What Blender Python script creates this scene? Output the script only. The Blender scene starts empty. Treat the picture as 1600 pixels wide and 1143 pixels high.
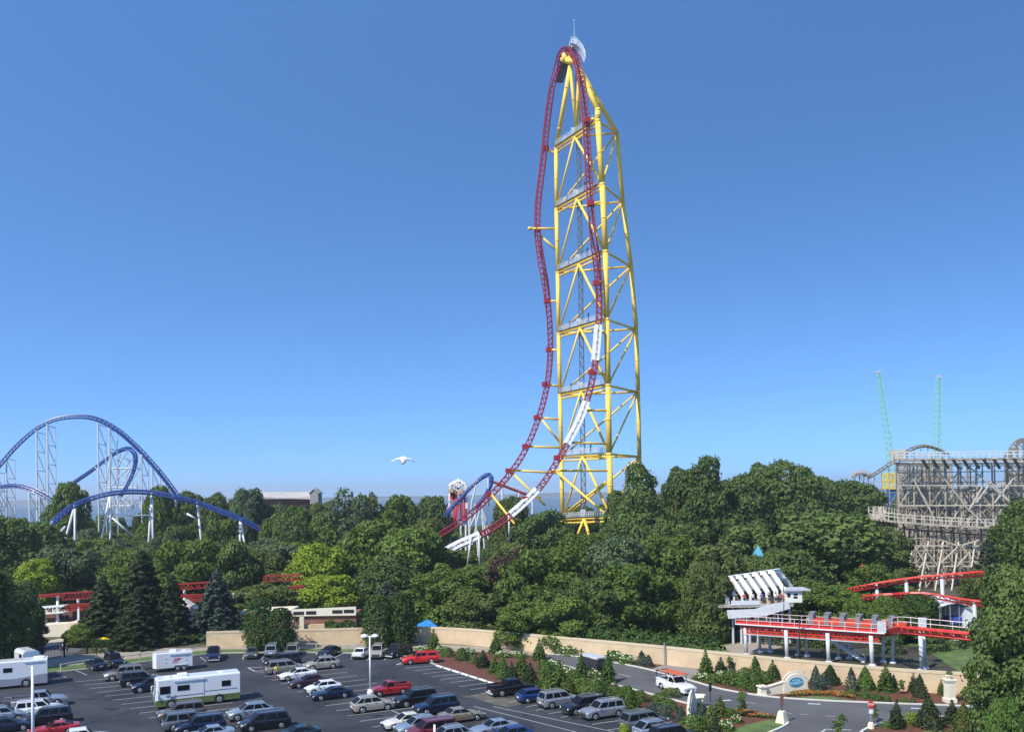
import bpy, math, random
import numpy as np
from mathutils import Vector, Matrix
R = math.radians
sc = bpy.context.scene
C = sc.collection

# ------------------------------------------------------------------ camera, world, sun
FPX = 1400.0; ROLL = R(.9); PITCH = R(.8); CY = 752.0; H = 23.5
RV = Vector((math.cos(ROLL), math.sin(ROLL)*math.sin(PITCH), -math.sin(ROLL)*math.cos(PITCH)))
UV = Vector((math.sin(ROLL), -math.sin(PITCH)*math.cos(ROLL), math.cos(PITCH)*math.cos(ROLL)))
DV = Vector((0, math.cos(PITCH), math.sin(PITCH)))
cam_d = bpy.data.cameras.new('camera'); cam = bpy.data.objects.new('camera', cam_d); C.objects.link(cam)
cam.matrix_world = Matrix(((RV.x, UV.x, -DV.x, 0), (RV.y, UV.y, -DV.y, 0), (RV.z, UV.z, -DV.z, H), (0, 0, 0, 1)))
cam_d.sensor_width = 36; cam_d.lens = 31.5; cam_d.shift_y = (CY-571.5)/1600
cam_d.clip_start = 1; cam_d.clip_end = 60000
sc.camera = cam
w = bpy.data.worlds.new("World"); sc.world = w; w.use_nodes = True
nt = w.node_tree; nt.nodes.clear()
SUN_EL = R(48); SUN_DIR = Vector((-.7, -.71, 0)).normalized()
sky = nt.nodes.new('ShaderNodeTexSky'); sky.sky_type = 'NISHITA'; sky.sun_disc = False
sky.sun_elevation = SUN_EL; sky.sun_rotation = math.atan2(SUN_DIR.x, SUN_DIR.y)
sky.air_density = 1.0; sky.dust_density = .4; sky.ozone_density = 2.5; sky.altitude = 0
tcw = nt.nodes.new('ShaderNodeTexCoord'); mpw = nt.nodes.new('ShaderNodeVectorMath'); mpw.operation = 'MULTIPLY_ADD'
mpw.inputs[1].default_value = (1, 1, 1.6); mpw.inputs[2].default_value = (0, 0, .125); nt.links.new(tcw.outputs['Generated'], mpw.inputs[0]); nt.links.new(mpw.outputs[0], sky.inputs[0])
tint = nt.nodes.new('ShaderNodeMix'); tint.data_type = 'RGBA'; tint.blend_type = 'MULTIPLY'; tint.inputs['Factor'].default_value = 1; tint.inputs['B'].default_value = (.66, 1.04, 1.36, 1)
bg = nt.nodes.new('ShaderNodeBackground'); bg.inputs[1].default_value = .14
wo = nt.nodes.new('ShaderNodeOutputWorld'); nt.links.new(sky.outputs[0], tint.inputs['A']); nt.links.new(tint.outputs['Result'], bg.inputs[0]); nt.links.new(bg.outputs[0], wo.inputs[0])
sd = bpy.data.lights.new('sun', 'SUN'); sd.energy = 4.4; sd.angle = R(.5); sd.color = (1, .94, .84)
so = bpy.data.objects.new('sun', sd); C.objects.link(so)
sv = Vector((SUN_DIR.x*math.cos(SUN_EL), SUN_DIR.y*math.cos(SUN_EL), math.sin(SUN_EL)))
so.rotation_euler = sv.to_track_quat('Z', 'Y').to_euler()
sc.view_settings.view_transform = 'Standard'; sc.view_settings.look = 'None'
sc.view_settings.exposure = 0.35; sc.view_settings.gamma = 1; sc.view_settings.use_curve_mapping = False
sc.render.engine = 'CYCLES'; sc.cycles.max_bounces = 6; sc.cycles.transparent_max_bounces = 8

# ------------------------------------------------------------------ survey helpers (photo pixels -> places in metres)
def ray(px, py): return RV*((px-800)/FPX) + UV*((CY-py)/FPX) + DV
def G(px, py, z=0.0):
    v = ray(px, py); t = (z-H)/v.z; return Vector((v.x*t, v.y*t, z))
def P(px, py, Y):
    v = ray(px, py); t = Y/v.y; return Vector((v.x*t, Y, H+v.z*t))
def hang(a, b):   # heading from ground pixel a to ground pixel b
    p, q = G(*a), G(*b); return math.atan2(q.y-p.y, q.x-p.x)

# ------------------------------------------------------------------ materials
MATS = {}
def mat(name, col, rough=.6, metal=0, var=.12, scale=3.0, coat=0, spec=.5, bump=0, bscale=40, col2=None, island=False, transl=0, trans=0):
    if name in MATS: return MATS[name]
    m = bpy.data.materials.new(name); m.use_nodes = True; t = m.node_tree; t.nodes.clear()
    o = t.nodes.new('ShaderNodeOutputMaterial'); b = t.nodes.new('ShaderNodeBsdfPrincipled')
    b.inputs['Roughness'].default_value = rough; b.inputs['Metallic'].default_value = metal
    b.inputs['Coat Weight'].default_value = coat; b.inputs['Specular IOR Level'].default_value = spec
    c1 = tuple(max(0, c*(1-var)) for c in col)+(1,)
    c2 = (tuple(col2)+(1,)) if col2 else tuple(min(1, c*(1+var)) for c in col)+(1,)
    tc = t.nodes.new('ShaderNodeTexCoord'); n = t.nodes.new('ShaderNodeTexNoise')
    n.inputs['Scale'].default_value = scale; n.inputs['Detail'].default_value = 6; n.inputs['Roughness'].default_value = .6
    t.links.new(tc.outputs['Object'], n.inputs['Vector'])
    mx = t.nodes.new('ShaderNodeMix'); mx.data_type = 'RGBA'; mx.inputs['A'].default_value = c1; mx.inputs['B'].default_value = c2
    mr = t.nodes.new('ShaderNodeMapRange'); mr.inputs[1].default_value = .32; mr.inputs[2].default_value = .68
    t.links.new(n.outputs['Fac'], mr.inputs[0])
    fac = mr.outputs[0]
    if island:
        g = t.nodes.new('ShaderNodeNewGeometry'); oi = t.nodes.new('ShaderNodeObjectInfo')
        a1 = t.nodes.new('ShaderNodeMath'); a1.operation = 'MULTIPLY_ADD'; a1.inputs[1].default_value = .45
        a2 = t.nodes.new('ShaderNodeMath'); a2.operation = 'MULTIPLY'; a2.inputs[1].default_value = .3
        a3 = t.nodes.new('ShaderNodeMath'); a3.operation = 'MULTIPLY_ADD'; a3.inputs[1].default_value = .35
        t.links.new(g.outputs['Random Per Island'], a1.inputs[0]); t.links.new(fac, a2.inputs[0]); t.links.new(a2.outputs[0], a1.inputs[2])
        t.links.new(oi.outputs['Random'], a3.inputs[0]); t.links.new(a1.outputs[0], a3.inputs[2]); fac = a3.outputs[0]
    t.links.new(fac, mx.inputs['Factor']); t.links.new(mx.outputs['Result'], b.inputs['Base Color'])
    if bump:
        n2 = t.nodes.new('ShaderNodeTexNoise'); n2.inputs['Scale'].default_value = bscale; n2.inputs['Detail'].default_value = 4
        t.links.new(tc.outputs['Object'], n2.inputs['Vector']); bp = t.nodes.new('ShaderNodeBump'); bp.inputs['Strength'].default_value = bump
        t.links.new(n2.outputs['Fac'], bp.inputs['Height']); t.links.new(bp.outputs[0], b.inputs['Normal'])
    if transl:
        tr = t.nodes.new('ShaderNodeBsdfTranslucent'); ms = t.nodes.new('ShaderNodeMixShader'); ms.inputs[0].default_value = transl
        t.links.new(mx.outputs['Result'], tr.inputs[0]); t.links.new(b.outputs[0], ms.inputs[1]); t.links.new(tr.outputs[0], ms.inputs[2])
        t.links.new(ms.outputs[0], o.inputs[0])
    else: t.links.new(b.outputs[0], o.inputs[0])
    MATS[name] = m; return m

def leafmat(name, dark, light): return mat(name, dark, .62, var=0, scale=.35, spec=.18, col2=light, island=True, transl=.3)
L_DEEP = leafmat('deep_green_leaves', (.06, .105, .03), (.175, .25, .07))
L_MID = leafmat('mid_green_leaves', (.06, .11, .022), (.19, .28, .055))
L_OLIVE = leafmat('olive_leaves', (.07, .095, .025), (.2, .25, .07))
L_LIME = leafmat('yellow_green_leaves', (.16, .24, .02), (.36, .46, .05))
L_PALE = leafmat('pale_leaves', (.07, .11, .045), (.17, .24, .11))
L_SPR = leafmat('spruce_needles', (.03, .052, .022), (.085, .12, .05))
L_BLUE = leafmat('blue_spruce_needles', (.045, .075, .055), (.12, .17, .13))
L_BRON = leafmat('bronze_leaves', (.05, .03, .022), (.12, .085, .06))
L_HEDGE = leafmat('hedge_leaves', (.032, .068, .016), (.095, .165, .04))
L_SHRUB = leafmat('shrub_leaves', (.05, .1, .02), (.16, .27, .06))
BARK = mat('grey_bark', (.16, .13, .1), .9, var=.35, scale=2)
PALEBARK = mat('pale_bark', (.36, .32, .26), .9, var=.3, scale=2)
GRASS = mat('lawn', (.075, .13, .03), .9, var=.3, scale=.4, col2=(.13, .2, .05), bump=.3)
SOIL = mat('woodland_floor', (.05, .06, .03), .95, var=.4, scale=.2, col2=(.11, .1, .06))
MULCH = mat('red_mulch', (.11, .036, .02), .95, var=.3, scale=2.0, col2=(.17, .062, .035), bump=.8, bscale=12)
WHITE = mat('white_paint', (.78, .78, .76), .45, var=.05)
CREAM = mat('cream_stucco', (.7, .64, .48), .8, var=.06, scale=.6)
BEIGE = mat('beige_wall_paint', (.6, .46, .29), .85, var=.13, scale=.45, bump=.1)
BEIGE2 = mat('beige_wall_cap_paint', (.6, .49, .33), .85, var=.05, scale=.3)
CONC = mat('concrete', (.42, .39, .34), .9, var=.14, scale=.8)
PAVE = mat('paving', (.33, .28, .22), .9, var=.15, scale=.6)
BLK = mat('black_iron', (.02, .02, .022), .5, metal=.3)
GALV = mat('galvanised_steel', (.42, .44, .47), .45, metal=.5, var=.15)
GREYP = mat('grey_paint', (.5, .52, .55), .5, var=.1)
YEL = mat('yellow_steel_paint', (.96, .61, .09), .6, var=.1, scale=.25)
REDT = mat('crimson_track_paint', (.27, .012, .035), .5, var=.2, scale=.4)
REDB = mat('bright_red_track_paint', (.66, .035, .02), .4, var=.1, scale=.5, coat=.2)
REDD = mat('dull_red_track_paint', (.3, .025, .02), .5, var=.15, scale=.5)
BLUET = mat('blue_track_paint', (.03, .075, .3), .4, var=.15, scale=.3, coat=.2)
WST = mat('white_steel_paint', (.62, .64, .66), .5, var=.08, scale=.4)
GREEN_ST = mat('mint_green_steel', (.3, .62, .3), .5, var=.1)
BLUE_ST = mat('blue_steel', (.03, .13, .3), .5, var=.1)
MASTG = mat('dark_mast_steel', (.16, .18, .2), .5, metal=.4)
WOODT = mat('weathered_timber', (.36, .3, .22), .9, var=.3, scale=.6, col2=(.56, .5, .4))
WOODD = mat('dark_timber', (.22, .185, .14), .9, var=.3, scale=.6)
WOODL = mat('pale_timber', (.55, .5, .4), .9, var=.12, scale=.6)
BROWN = mat('brown_siding', (.22, .105, .075), .8, var=.12, scale=.5)
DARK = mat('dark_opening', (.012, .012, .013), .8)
GLASS = mat('tinted_glass', (.008, .01, .012), .25, var=0, spec=.15)
GLASS2 = mat('green_glass', (.06, .2, .15), .06, var=0, spec=.9)
TYRE = mat('tyre_rubber', (.015, .015, .016), .85)
RIM = mat('alloy_rim', (.55, .56, .58), .3, metal=.7)
TRIM = mat('black_plastic', (.03, .03, .032), .6)
HLAMP = mat('headlamp_lens', (.75, .78, .8), .1, var=0, spec=.8)
TLAMP = mat('tail_lamp_lens', (.28, .02, .015), .2, var=0)
PLATE = mat('number_plate', (.7, .72, .75), .4, var=0)
SKIN = mat('skin', (.5, .29, .2), .6, var=.03)
STRIPE = mat('worn_white_marking', (.62, .62, .6), .8, var=.0, scale=3.0, col2=(.36, .36, .36))
WATER = mat('lake_water', (.08, .14, .19), .4, var=.15, scale=.01, bump=.4, bscale=.3)
SHORE = mat('far_shore_woods', (.03, .05, .05), .9, var=.2, scale=.002)

# ------------------------------------------------------------------ mesh builder
def basis(d):
    d = d.normalized(); a = Vector((0, 0, 1)) if abs(d.z) < .9 else Vector((1, 0, 0))
    x = d.cross(a).normalized(); return x, x.cross(d).normalized()
class MB:
    def __init__(s): s.v = []; s.f = []; s.m = []
    def add(s, vs, fs, m=0):
        o = len(s.v); s.v += [tuple(p) for p in vs]; s.f += [tuple(i+o for i in f) for f in fs]; s.m += [m]*len(fs); return s
    def box(s, c, size, rz=0, m=0, M=None):
        x, y, z = (k/2 for k in size); c = Vector(c); ca, sa = math.cos(rz), math.sin(rz); vs = []
        for i, j, k in ((-1,-1,-1),(1,-1,-1),(1,1,-1),(-1,1,-1),(-1,-1,1),(1,-1,1),(1,1,1),(-1,1,1)):
            a, b = i*x, j*y; vs.append(c+Vector((a*ca-b*sa, a*sa+b*ca, k*z)))
        return s.add(vs, ((0,3,2,1),(4,5,6,7),(0,1,5,4),(1,2,6,5),(2,3,7,6),(3,0,4,7)), m)
    def beam(s, p, q, a, b=None, m=0):
        b = b or a; p = Vector(p); q = Vector(q)
        if (q-p).length < 1e-4: return s
        x, y = basis(q-p); x = x*a/2; y = y*b/2
        vs = [p-x-y, p+x-y, p+x+y, p-x+y, q-x-y, q+x-y, q+x+y, q-x+y]
        return s.add(vs, ((3,2,1,0),(4,5,6,7),(0,1,5,4),(1,2,6,5),(2,3,7,6),(3,0,4,7)), m)
    def tube(s, p, q, r, r2=None, n=8, m=0, cap=True):
        return s.path([p, q], r, r2, n, m, cap)
    def path(s, pts, r, r2=None, n=6, m=0, cap=True):
        r2 = r if r2 is None else r2; pts = [Vector(p) for p in pts]; k = len(pts); vs = []; fs = []
        x = None
        for i, p in enumerate(pts):
            d = (pts[min(i+1, k-1)]-pts[max(i-1, 0)]).normalized()
            if x is None: x, y = basis(d)
            else: x = (x-d*x.dot(d)).normalized(); y = x.cross(d).normalized()
            rr = r+(r2-r)*i/max(1, k-1)
            for j in range(n):
                a = 2*math.pi*j/n; vs.append(p+x*math.cos(a)*rr+y*math.sin(a)*rr)
        for i in range(k-1):
            for j in range(n):
                fs.append((i*n+j, i*n+(j+1)%n, (i+1)*n+(j+1)%n, (i+1)*n+j))
        if cap: fs += [tuple(range(n))[::-1], tuple((k-1)*n+j for j in range(n))]
        return s.add(vs, fs, m)
    def lathe(s, c, prof, n=16, m=0):
        c = Vector(c); vs = []; fs = []; k = len(prof)
        for r, z in prof:
            for j in range(n):
                a = 2*math.pi*j/n; vs.append(c+Vector((r*math.cos(a), r*math.sin(a), z)))
        for i in range(k-1):
            for j in range(n): fs.append((i*n+j, i*n+(j+1)%n, (i+1)*n+(j+1)%n, (i+1)*n+j))
        fs += [tuple(range(n))[::-1], tuple((k-1)*n+j for j in range(n))]
        return s.add(vs, fs, m)
    def prism(s, poly, vec, m=0):      # polygon (3-D points) extruded along vec
        n = len(poly); poly = [Vector(p) for p in poly]; vec = Vector(vec)
        vs = poly+[p+vec for p in poly]
        fs = [tuple(range(n))[::-1], tuple(range(n, 2*n))]+[(i, (i+1)%n, n+(i+1)%n, n+i) for i in range(n)]
        return s.add(vs, fs, m)
    def sheet(s, poly, m=0): return s.add([Vector(p) for p in poly], [tuple(range(len(poly)))], m)
    def me(s, name, mats, smooth=False):
        me = bpy.data.meshes.new(name); me.from_pydata(s.v, [], s.f)
        for q in (mats if isinstance(mats, (list, tuple)) else [mats]): me.materials.append(q)
        me.polygons.foreach_set('material_index', s.m)
        if smooth: me.polygons.foreach_set('use_smooth', [True]*len(s.f))
        me.update(); return me
    def build(s, name, mats, parent=None, smooth=False, loc=None):
        o = bpy.data.objects.new(name, s.me(name, mats, smooth)); C.objects.link(o)
        if parent: o.parent = parent
        if loc is not None: o.location = loc
        return o
def tag(o, label=None, cat=None, group=None, kind=None):
    if label: o['label'] = label
    if cat: o['category'] = cat
    if group: o['group'] = group
    if kind: o['kind'] = kind
    return o
def thing(name, label, cat, loc=(0,0,0), rz=0, group=None):
    o = bpy.data.objects.new(name, None); C.objects.link(o); o.location = loc; o.rotation_euler = (0, 0, rz)
    o.empty_display_size = .3
    return tag(o, label, cat, group)
KIDS = {}
def kids(o):
    return [c for c in o.children]
def dup(o, parent=None):
    c = o.copy(); C.objects.link(c)
    if parent: c.parent = parent
    for ch in kids(o): dup(ch, c)
    return c
def struct(o): o['kind'] = 'structure'; return o
class TH:   # a thing whose parts are modelled in world coordinates, parented to an Empty at its base
    def __init__(s, name, label, cat, base, group=None):
        s.e = thing(name, label, cat, base, 0, group); s.b = Vector(base)
    def part(s, mb, name, mats, smooth=False, parent=None, label=None):
        off = s.b
        mb.v = [(x-off.x, y-off.y, z-off.z) for x, y, z in mb.v]
        o = mb.build(name, mats, parent or s.e, smooth)
        if label: o['label'] = label
        return o
def cr(pts, n=8):   # Catmull-Rom through points
    pts = [Vector(p) for p in pts]; out = []
    for i in range(len(pts)-1):
        p0 = pts[max(i-1, 0)]; p1 = pts[i]; p2 = pts[i+1]; p3 = pts[min(i+2, len(pts)-1)]
        for k in range(n):
            t = k/n
            out.append(.5*((2*p1)+(p2-p0)*t+(2*p0-5*p1+4*p2-p3)*t*t+(3*p1-p0-3*p2+p3)*t**3))
    out.append(pts[-1]); return out
def resample(pts, step):
    out = [pts[0].copy()]; acc = 0
    for a, b in zip(pts, pts[1:]):
        L = (b-a).length; d = step-acc
        while d <= L: out.append(a.lerp(b, d/L)); d += step
        acc = (acc+L) % step if L else acc
        acc = L-(d-step)
    return out

# ------------------------------------------------------------------ the setting
def flat(name, pts, z, m, px=True):
    poly = [G(*p) if px else Vector((p[0], p[1], 0)) for p in pts]
    mb = MB(); mb.sheet([Vector((p.x, p.y, z)) for p in poly])
    o = mb.build(name, m); 
    if o.data.polygons[0].normal.z < 0: o.data.flip_normals()
    return struct(o)
flat('ground', [(-900, -80), (900, -80), (900, 690), (-900, 690)], 0, SOIL, False)
flat('lake_water', [(-30000, -300), (30000, -300), (30000, 30000), (-30000, 30000)], -1.2, WATER, False)
rnd = random.Random(5)
mb = MB(); xs = [-9000+i*150 for i in range(121)]
top = []
for x in xs: top.append(24+7*math.sin(x*.0011)+4*math.sin(x*.004)+rnd.uniform(-1.5, 1.5)+(6 if x < -1500 else 0))
vs = [(x, 8200, -1) for x in xs]+[(x, 8260, t) for x, t in zip(xs, top)]+[(x, 9000, t*.8) for x, t in zip(xs, top)]
n = len(xs); mb.add(vs, [(i, i+1, n+i+1, n+i) for i in range(n-1)]+[(n+i, n+i+1, 2*n+i+1, 2*n+i) for i in range(n-1)])
struct(mb.build('far_shore', SHORE))

ASPH = mat('parking_asphalt', (.02, .023, .03), .85, var=.2, scale=.16, col2=(.046, .049, .058), bump=.15, bscale=30)
ASPH2 = mat('road_asphalt', (.085, .085, .088), .9, var=.12, scale=.15, col2=(.12, .12, .122), bump=.15, bscale=30)
LOTEDGE = [(-60, 1070), (0, 1060), (70, 1052), (160, 1042), (240, 1031.5), (330, 1020.5), (450, 1018.5), (540, 1020), (640, 1025), (681, 1038), (778, 1069.5), (860, 1083), (960, 1106), (1040, 1130), (1110, 1160), (1180, 1230)]
flat('parking_lot', LOTEDGE+[(1180, 1400), (-500, 1400), (-300, 1100)], .012, ASPH)
# pale dusty patch and tar lines worn into the lot
flat('worn_patch', [(757, 1082), (790, 1090), (830, 1085), (822, 1093), (812, 1101), (790, 1104), (768, 1099), (745, 1091), (722, 1088)], .018,
     mat('dusty_asphalt', (.09, .08, .062), .9, var=.3, scale=.6, col2=(.15, .135, .105)))
def ribbon(name, pts, wd, z0, z1, m, px=True, side=0, n=0):
    pts = [G(*p) for p in pts] if px else [Vector(p) for p in pts]
    if n: pts = cr(pts, n)
    mb = MB(); L = []; Rr = []
    for i, p in enumerate(pts):
        d = (pts[min(i+1, len(pts)-1)]-pts[max(i-1, 0)]); d.z = 0; d.normalize(); nn = Vector((-d.y, d.x, 0))
        L.append(p+nn*wd*(.5+side)); Rr.append(p-nn*wd*(.5-side))
    for i in range(len(pts)-1):
        a, b, c, d_ = L[i], L[i+1], Rr[i+1], Rr[i]
        vs = [Vector((q.x, q.y, z)) for z in (z0, z1) for q in (a, b, c, d_)]
        if z1 > z0: mb.add(vs, ((0,1,2,3),(7,6,5,4),(0,4,5,1),(2,6,7,3),(0,3,7,4),(1,5,6,2)))
        else: mb.add(vs[:4], ((3,2,1,0),))
    return mb
struct(ribbon('kerb', LOTEDGE[1:9]+[(600, 1022), (640, 1025), (681, 1038)], .35, 0, .14, CONC).build('lot_kerb', CONC))
struct(ribbon('kerb', [(681, 1038.5), (778, 1070), (860, 1083.5), (960, 1106.5), (1040, 1130.5)], .2, 0, .12, CONC).build('bed_kerb', CONC))
# strip of grass and the service path behind the lot
flat('grass_verge', [(-40, 1066)]+[(x, y-.3) for x, y in LOTEDGE[1:9]]+[(640, 1023), (680, 1032), (640, 1017), (540, 1014), (450, 1013), (330, 1014), (240, 1024), (160, 1034), (70, 1042), (-40, 1052)], .01, GRASS)
flat('service_path', [(-40, 1052), (70, 1042), (160, 1034), (240, 1024), (330, 1014), (450, 1013), (540, 1014), (640, 1016), (760, 1018), (845, 1024), (870, 1018), (760, 1009.8), (640, 1003.5), (500, 1007.5), (325, 1011.2), (240, 1012), (110, 1023), (-40, 1036)], .008, PAVE)
flat('dark_plaza_paving', [(0, 1036), (110, 1023), (135, 1010), (120, 1000), (60, 1008), (20, 1015)], .01, mat('dark_paving', (.14, .14, .15), .9, var=.2))  # darker grey paving beside the tan plaza
flat('tan_plaza', [(38, 1012), (60, 1003), (105, 995), (122, 993), (122, 1001), (98, 1006), (60, 1011)], .016, mat('tan_paving', (.47, .38, .27), .9, var=.1))
# beds, lawns, road
flat('mulch_bed', [(640, 1017), (690, 1033), (681, 1039), (778, 1070), (860, 1083.7), (960, 1106.7), (1040, 1130.7), (1110, 1160), (1200, 1300), (1420, 1300), (1205, 1146), (1229, 1128), (1215, 1122), (1130, 1108.5), (1080, 1101), (1020, 1086), (950, 1067), (890, 1043), (850, 1033), (820, 1022), (760, 1018)], .02, MULCH)
flat('upper_mulch_bed', [(858, 1018), (905, 1022), (1040, 1037), (1180, 1054), (1300, 1067), (1400, 1077), (1500, 1084), (1620, 1092), (1620, 1109), (1510, 1103), (1400, 1099), (1320, 1096), (1280, 1094), (1200, 1088), (1130, 1077), (1075, 1062), (1010, 1045), (960, 1035), (890, 1024)], .02, MULCH)
flat('driveway_apron', [(1015, 1046), (1038, 1037.5), (1098, 1046), (1078, 1061)], .032, mat('grey_paving', (.24, .22, .2), .9, var=.12))
ROADTOP = [(845, 1021), (890, 1024), (960, 1035), (1010, 1045), (1075, 1062), (1130, 1077), (1200, 1088), (1280, 1094), (1400, 1099), (1510, 1103), (1600, 1108), (1750, 1118)]
ROADBOT = [(1750, 1160), (1600, 1123), (1510, 1118), (1430, 1121), (1388, 1128), (1348, 1142), (1325, 1180), (1420, 1400), (1120, 1400), (1190, 1150), (1222, 1136), (1231, 1128), (1215, 1121), (1130, 1107.5), (1080, 1100), (1020, 1085), (950, 1066), (890, 1042), (845, 1031)]
flat('road', ROADTOP+ROADBOT, .028, ASPH2)
flat('right_island_mulch', [(1750, 1162), (1600, 1125), (1510, 1120), (1430, 1123), (1390, 1130), (1350, 1144), (1328, 1182), (1420, 1400), (1900, 1400)], .022, MULCH)
flat('right_island_lawn', [(1400, 1150), (1450, 1141), (1520, 1143), (1650, 1170), (1650, 1300), (1450, 1300)], .034, GRASS)
flat('left_island_lawn', [(1130, 1146), (1165, 1132), (1200, 1124), (1216, 1124), (1226, 1129), (1215, 1138), (1200, 1147), (1190, 1200), (1120, 1200)], .034, GRASS)
flat('roadside_lawn', [(1240, 1090), (1270, 1087), (1300, 1088), (1330, 1093), (1334, 1096), (1280, 1093.5)], .034, GRASS)
flat('park_lawn', [(1000, 1022), (1180, 1030), (1330, 1048), (1560, 1070), (1700, 1060), (1650, 960), (1530, 985), (1440, 985), (1300, 985), (1150, 995)], .012, GRASS)
flat('painted_platform_shade', [(1150, 1016), (1240, 1004), (1330, 1003), (1440, 1010), (1470, 1030), (1500, 1050), (1440, 1054), (1330, 1046), (1180, 1034), (1120, 1024)], .016, mat('platform_shade_colour', (.035, .032, .022), .95, var=.4, scale=.5, col2=(.075, .075, .04)))  # shade of the raised platform, painted on the lawn as a dark patch
flat('station_yard', [(1125, 1010), (1165, 1000), (1225, 998), (1230, 1008), (1190, 1020), (1150, 1022)], .02, PAVE)
kb = MB()
for seg in (ROADTOP, [(1388, 1128), (1348, 1142), (1325, 1180)], [(1190, 1150), (1222, 1136), (1231, 1128), (1215, 1121), (1130, 1107.5), (1080, 1100), (1020, 1085), (950, 1066), (890, 1042), (845, 1031)], [(1750, 1160), (1600, 1123), (1510, 1118), (1430, 1121), (1388, 1128)]):
    q = ribbon('k', seg, .28, 0, .15, CONC, n=4); kb.add(q.v, q.f)
struct(kb.build('road_kerb', mat('pale_kerb', (.6, .58, .52), .85, var=.08)))
mbk = MB(); rk_ = random.Random(21)
for k in range(26):
    p = G(rk_.uniform(80, 900), rk_.uniform(1045, 1135)); a_ = rk_.uniform(0, 6.28); q = [p]
    for i in range(rk_.randint(4, 9)): a_ += rk_.uniform(-.5, .5); q.append(q[-1]+Vector((math.cos(a_), math.sin(a_), 0))*rk_.uniform(.6, 1.6))
    for u, v in zip(q, q[1:]):
        d = (v-u).normalized(); nn = Vector((-d.y, d.x, 0))*rk_.uniform(.02, .05); mbk.add([Vector((w_.x, w_.y, .021)) for w_ in (u-nn, v-nn, v+nn, u+nn)], ((0,1,2,3),))
struct(mbk.build('tar_cracks', mat('tar_seal', (.012, .012, .013), .5)))
mbk = MB()
for k in range(90):
    p = G(rk_.uniform(40, 1000), rk_.uniform(1036, 1140)); r_ = rk_.uniform(.15, .55); mbk.add([Vector((p.x+r_*math.cos(t)*rk_.uniform(.6, 1.3), p.y+r_*math.sin(t)*rk_.uniform(.5, 1.2), .0205+k*.00001)) for t in [j*.698 for j in range(9)]], (tuple(range(9)),))
struct(mbk.build('oil_stains', mat('oil_stain', (.014, .014, .017), .6, var=.3)))
# painted markings
mk = MB()
def stroke(a, b, wd=.11, z=.03, pts=False):
    p, q = (a, b) if pts else (G(*a), G(*b))
    d = (q-p); d.z = 0; d.normalize(); nn = Vector((-d.y, d.x, 0))*wd/2
    mk.add([Vector((v.x, v.y, z)) for v in (p-nn, q-nn, q+nn, p+nn)], ((0,1,2,3),))
SA = R(26.5); SD = Vector((math.cos(SA), math.sin(SA), 0))
def stripes(spine, n0, n1, Lr, Ll, gap):
    a, b = G(*spine[0]), G(*spine[1]); ax = (b-a).normalized()
    for k in range(n0, n1):
        c = a+ax*gap*k
        stroke(c-SD*Ll, c+SD*Lr, pts=True)
stripes(((543, 1080), (632, 1117)), -6, 9, 5.0, 5.0, 2.95)
stroke((535, 1076), (568, 1092)); stroke((568, 1092), (640, 1121)); stroke((470, 1046), (500, 1060)); stroke((640, 1121), (720, 1160))
stripes(((262, 1092), (332, 1122)), -6, 8, 5.0, 5.0, 2.95)
stroke((235, 1081), (275, 1098)); stroke((312, 1113), (327, 1120)); stroke((327, 1120), (362, 1138))
for a, b in (((634, 1043), (681, 1039.3)), ((647, 1047.5), (693, 1043)), ((661, 1052), (706, 1047.3)), ((674, 1056.7), (721, 1052)), ((688, 1061.2), (735, 1056.2)), ((703, 1066), (748, 1060.7)), ((718, 1072), (765, 1066)), ((735, 1077), (778, 1071)), ((752, 1083), (790, 1077))): stroke(a, b)
for a, b in (((822, 1104), (850, 1098.5)), ((838, 1109), (868, 1104)), ((857, 1114.5), (885, 1110)), ((877, 1120), (905, 1115)), ((925, 1131), (972, 1124.5)), ((950, 1140), (990, 1134)), ((795, 1096.5), (822, 1093))): stroke(a, b)
for a, b in (((86, 1049.8), (103, 1057.5)), ((117, 1046.5), (136, 1054)), ((313, 1026), (323, 1033)), ((379, 1030), (382, 1022)), ((408, 1030), (414, 1022)), ((434, 1030), (443, 1022)), ((465, 1028.5), (478, 1020)), ((493, 1029), (503, 1021)), ((522, 1027), (537, 1020)), ((548, 1029), (556, 1022)), ((574, 1031), (580, 1023)), ((600, 1031), (606, 1025)), ((205, 1042), (225, 1048)), ((60, 1053), (76, 1061)), ((30, 1057), (44, 1065))): stroke(a, b)
for a, b in (((387, 1042.5), (411, 1042)), ((387, 1042.5), (399, 1048.5)), ((399, 1048.5), (415, 1047)), ((619, 1038), (633, 1033)), ((619, 1038), (634, 1037.5))): stroke(a, b, .2)
stroke((740, 1103), (900, 1143), .1); stroke((770, 1103), (960, 1143), .1)
stroke((0, 1104), (45, 1098)); stroke((5, 1090), (78, 1083)); stroke((15, 1113), (31, 1136))
for k in range(0): stroke((204-k*1.5, 1095+k*6.5), (243, 1091+k*6.2))
# road: centre dashes, arrow heads, stop bar
for a, b in (((900, 1034), (925, 1041)), ((955, 1049), (985, 1057)), ((1228, 1113), (1238, 1114.5)), ((1250, 1115.5), (1262, 1116.5)), ((1290, 1118), (1305, 1119)), ((1160, 1096), (1182, 1099))): stroke(a, b, .12, .045)
for a, b in (((1262, 1098.6), (1282, 1100)), ((1423, 1106), (1440, 1107)), ((1128, 1094.5), (1142, 1093.5))): stroke(a, b, .5, .045)
stroke((1290, 1139), (1330, 1140), .2, .045); stroke((1290, 1139), (1280, 1146), .2, .045)
struct(mk.build('painted_lines', STRIPE))
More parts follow.
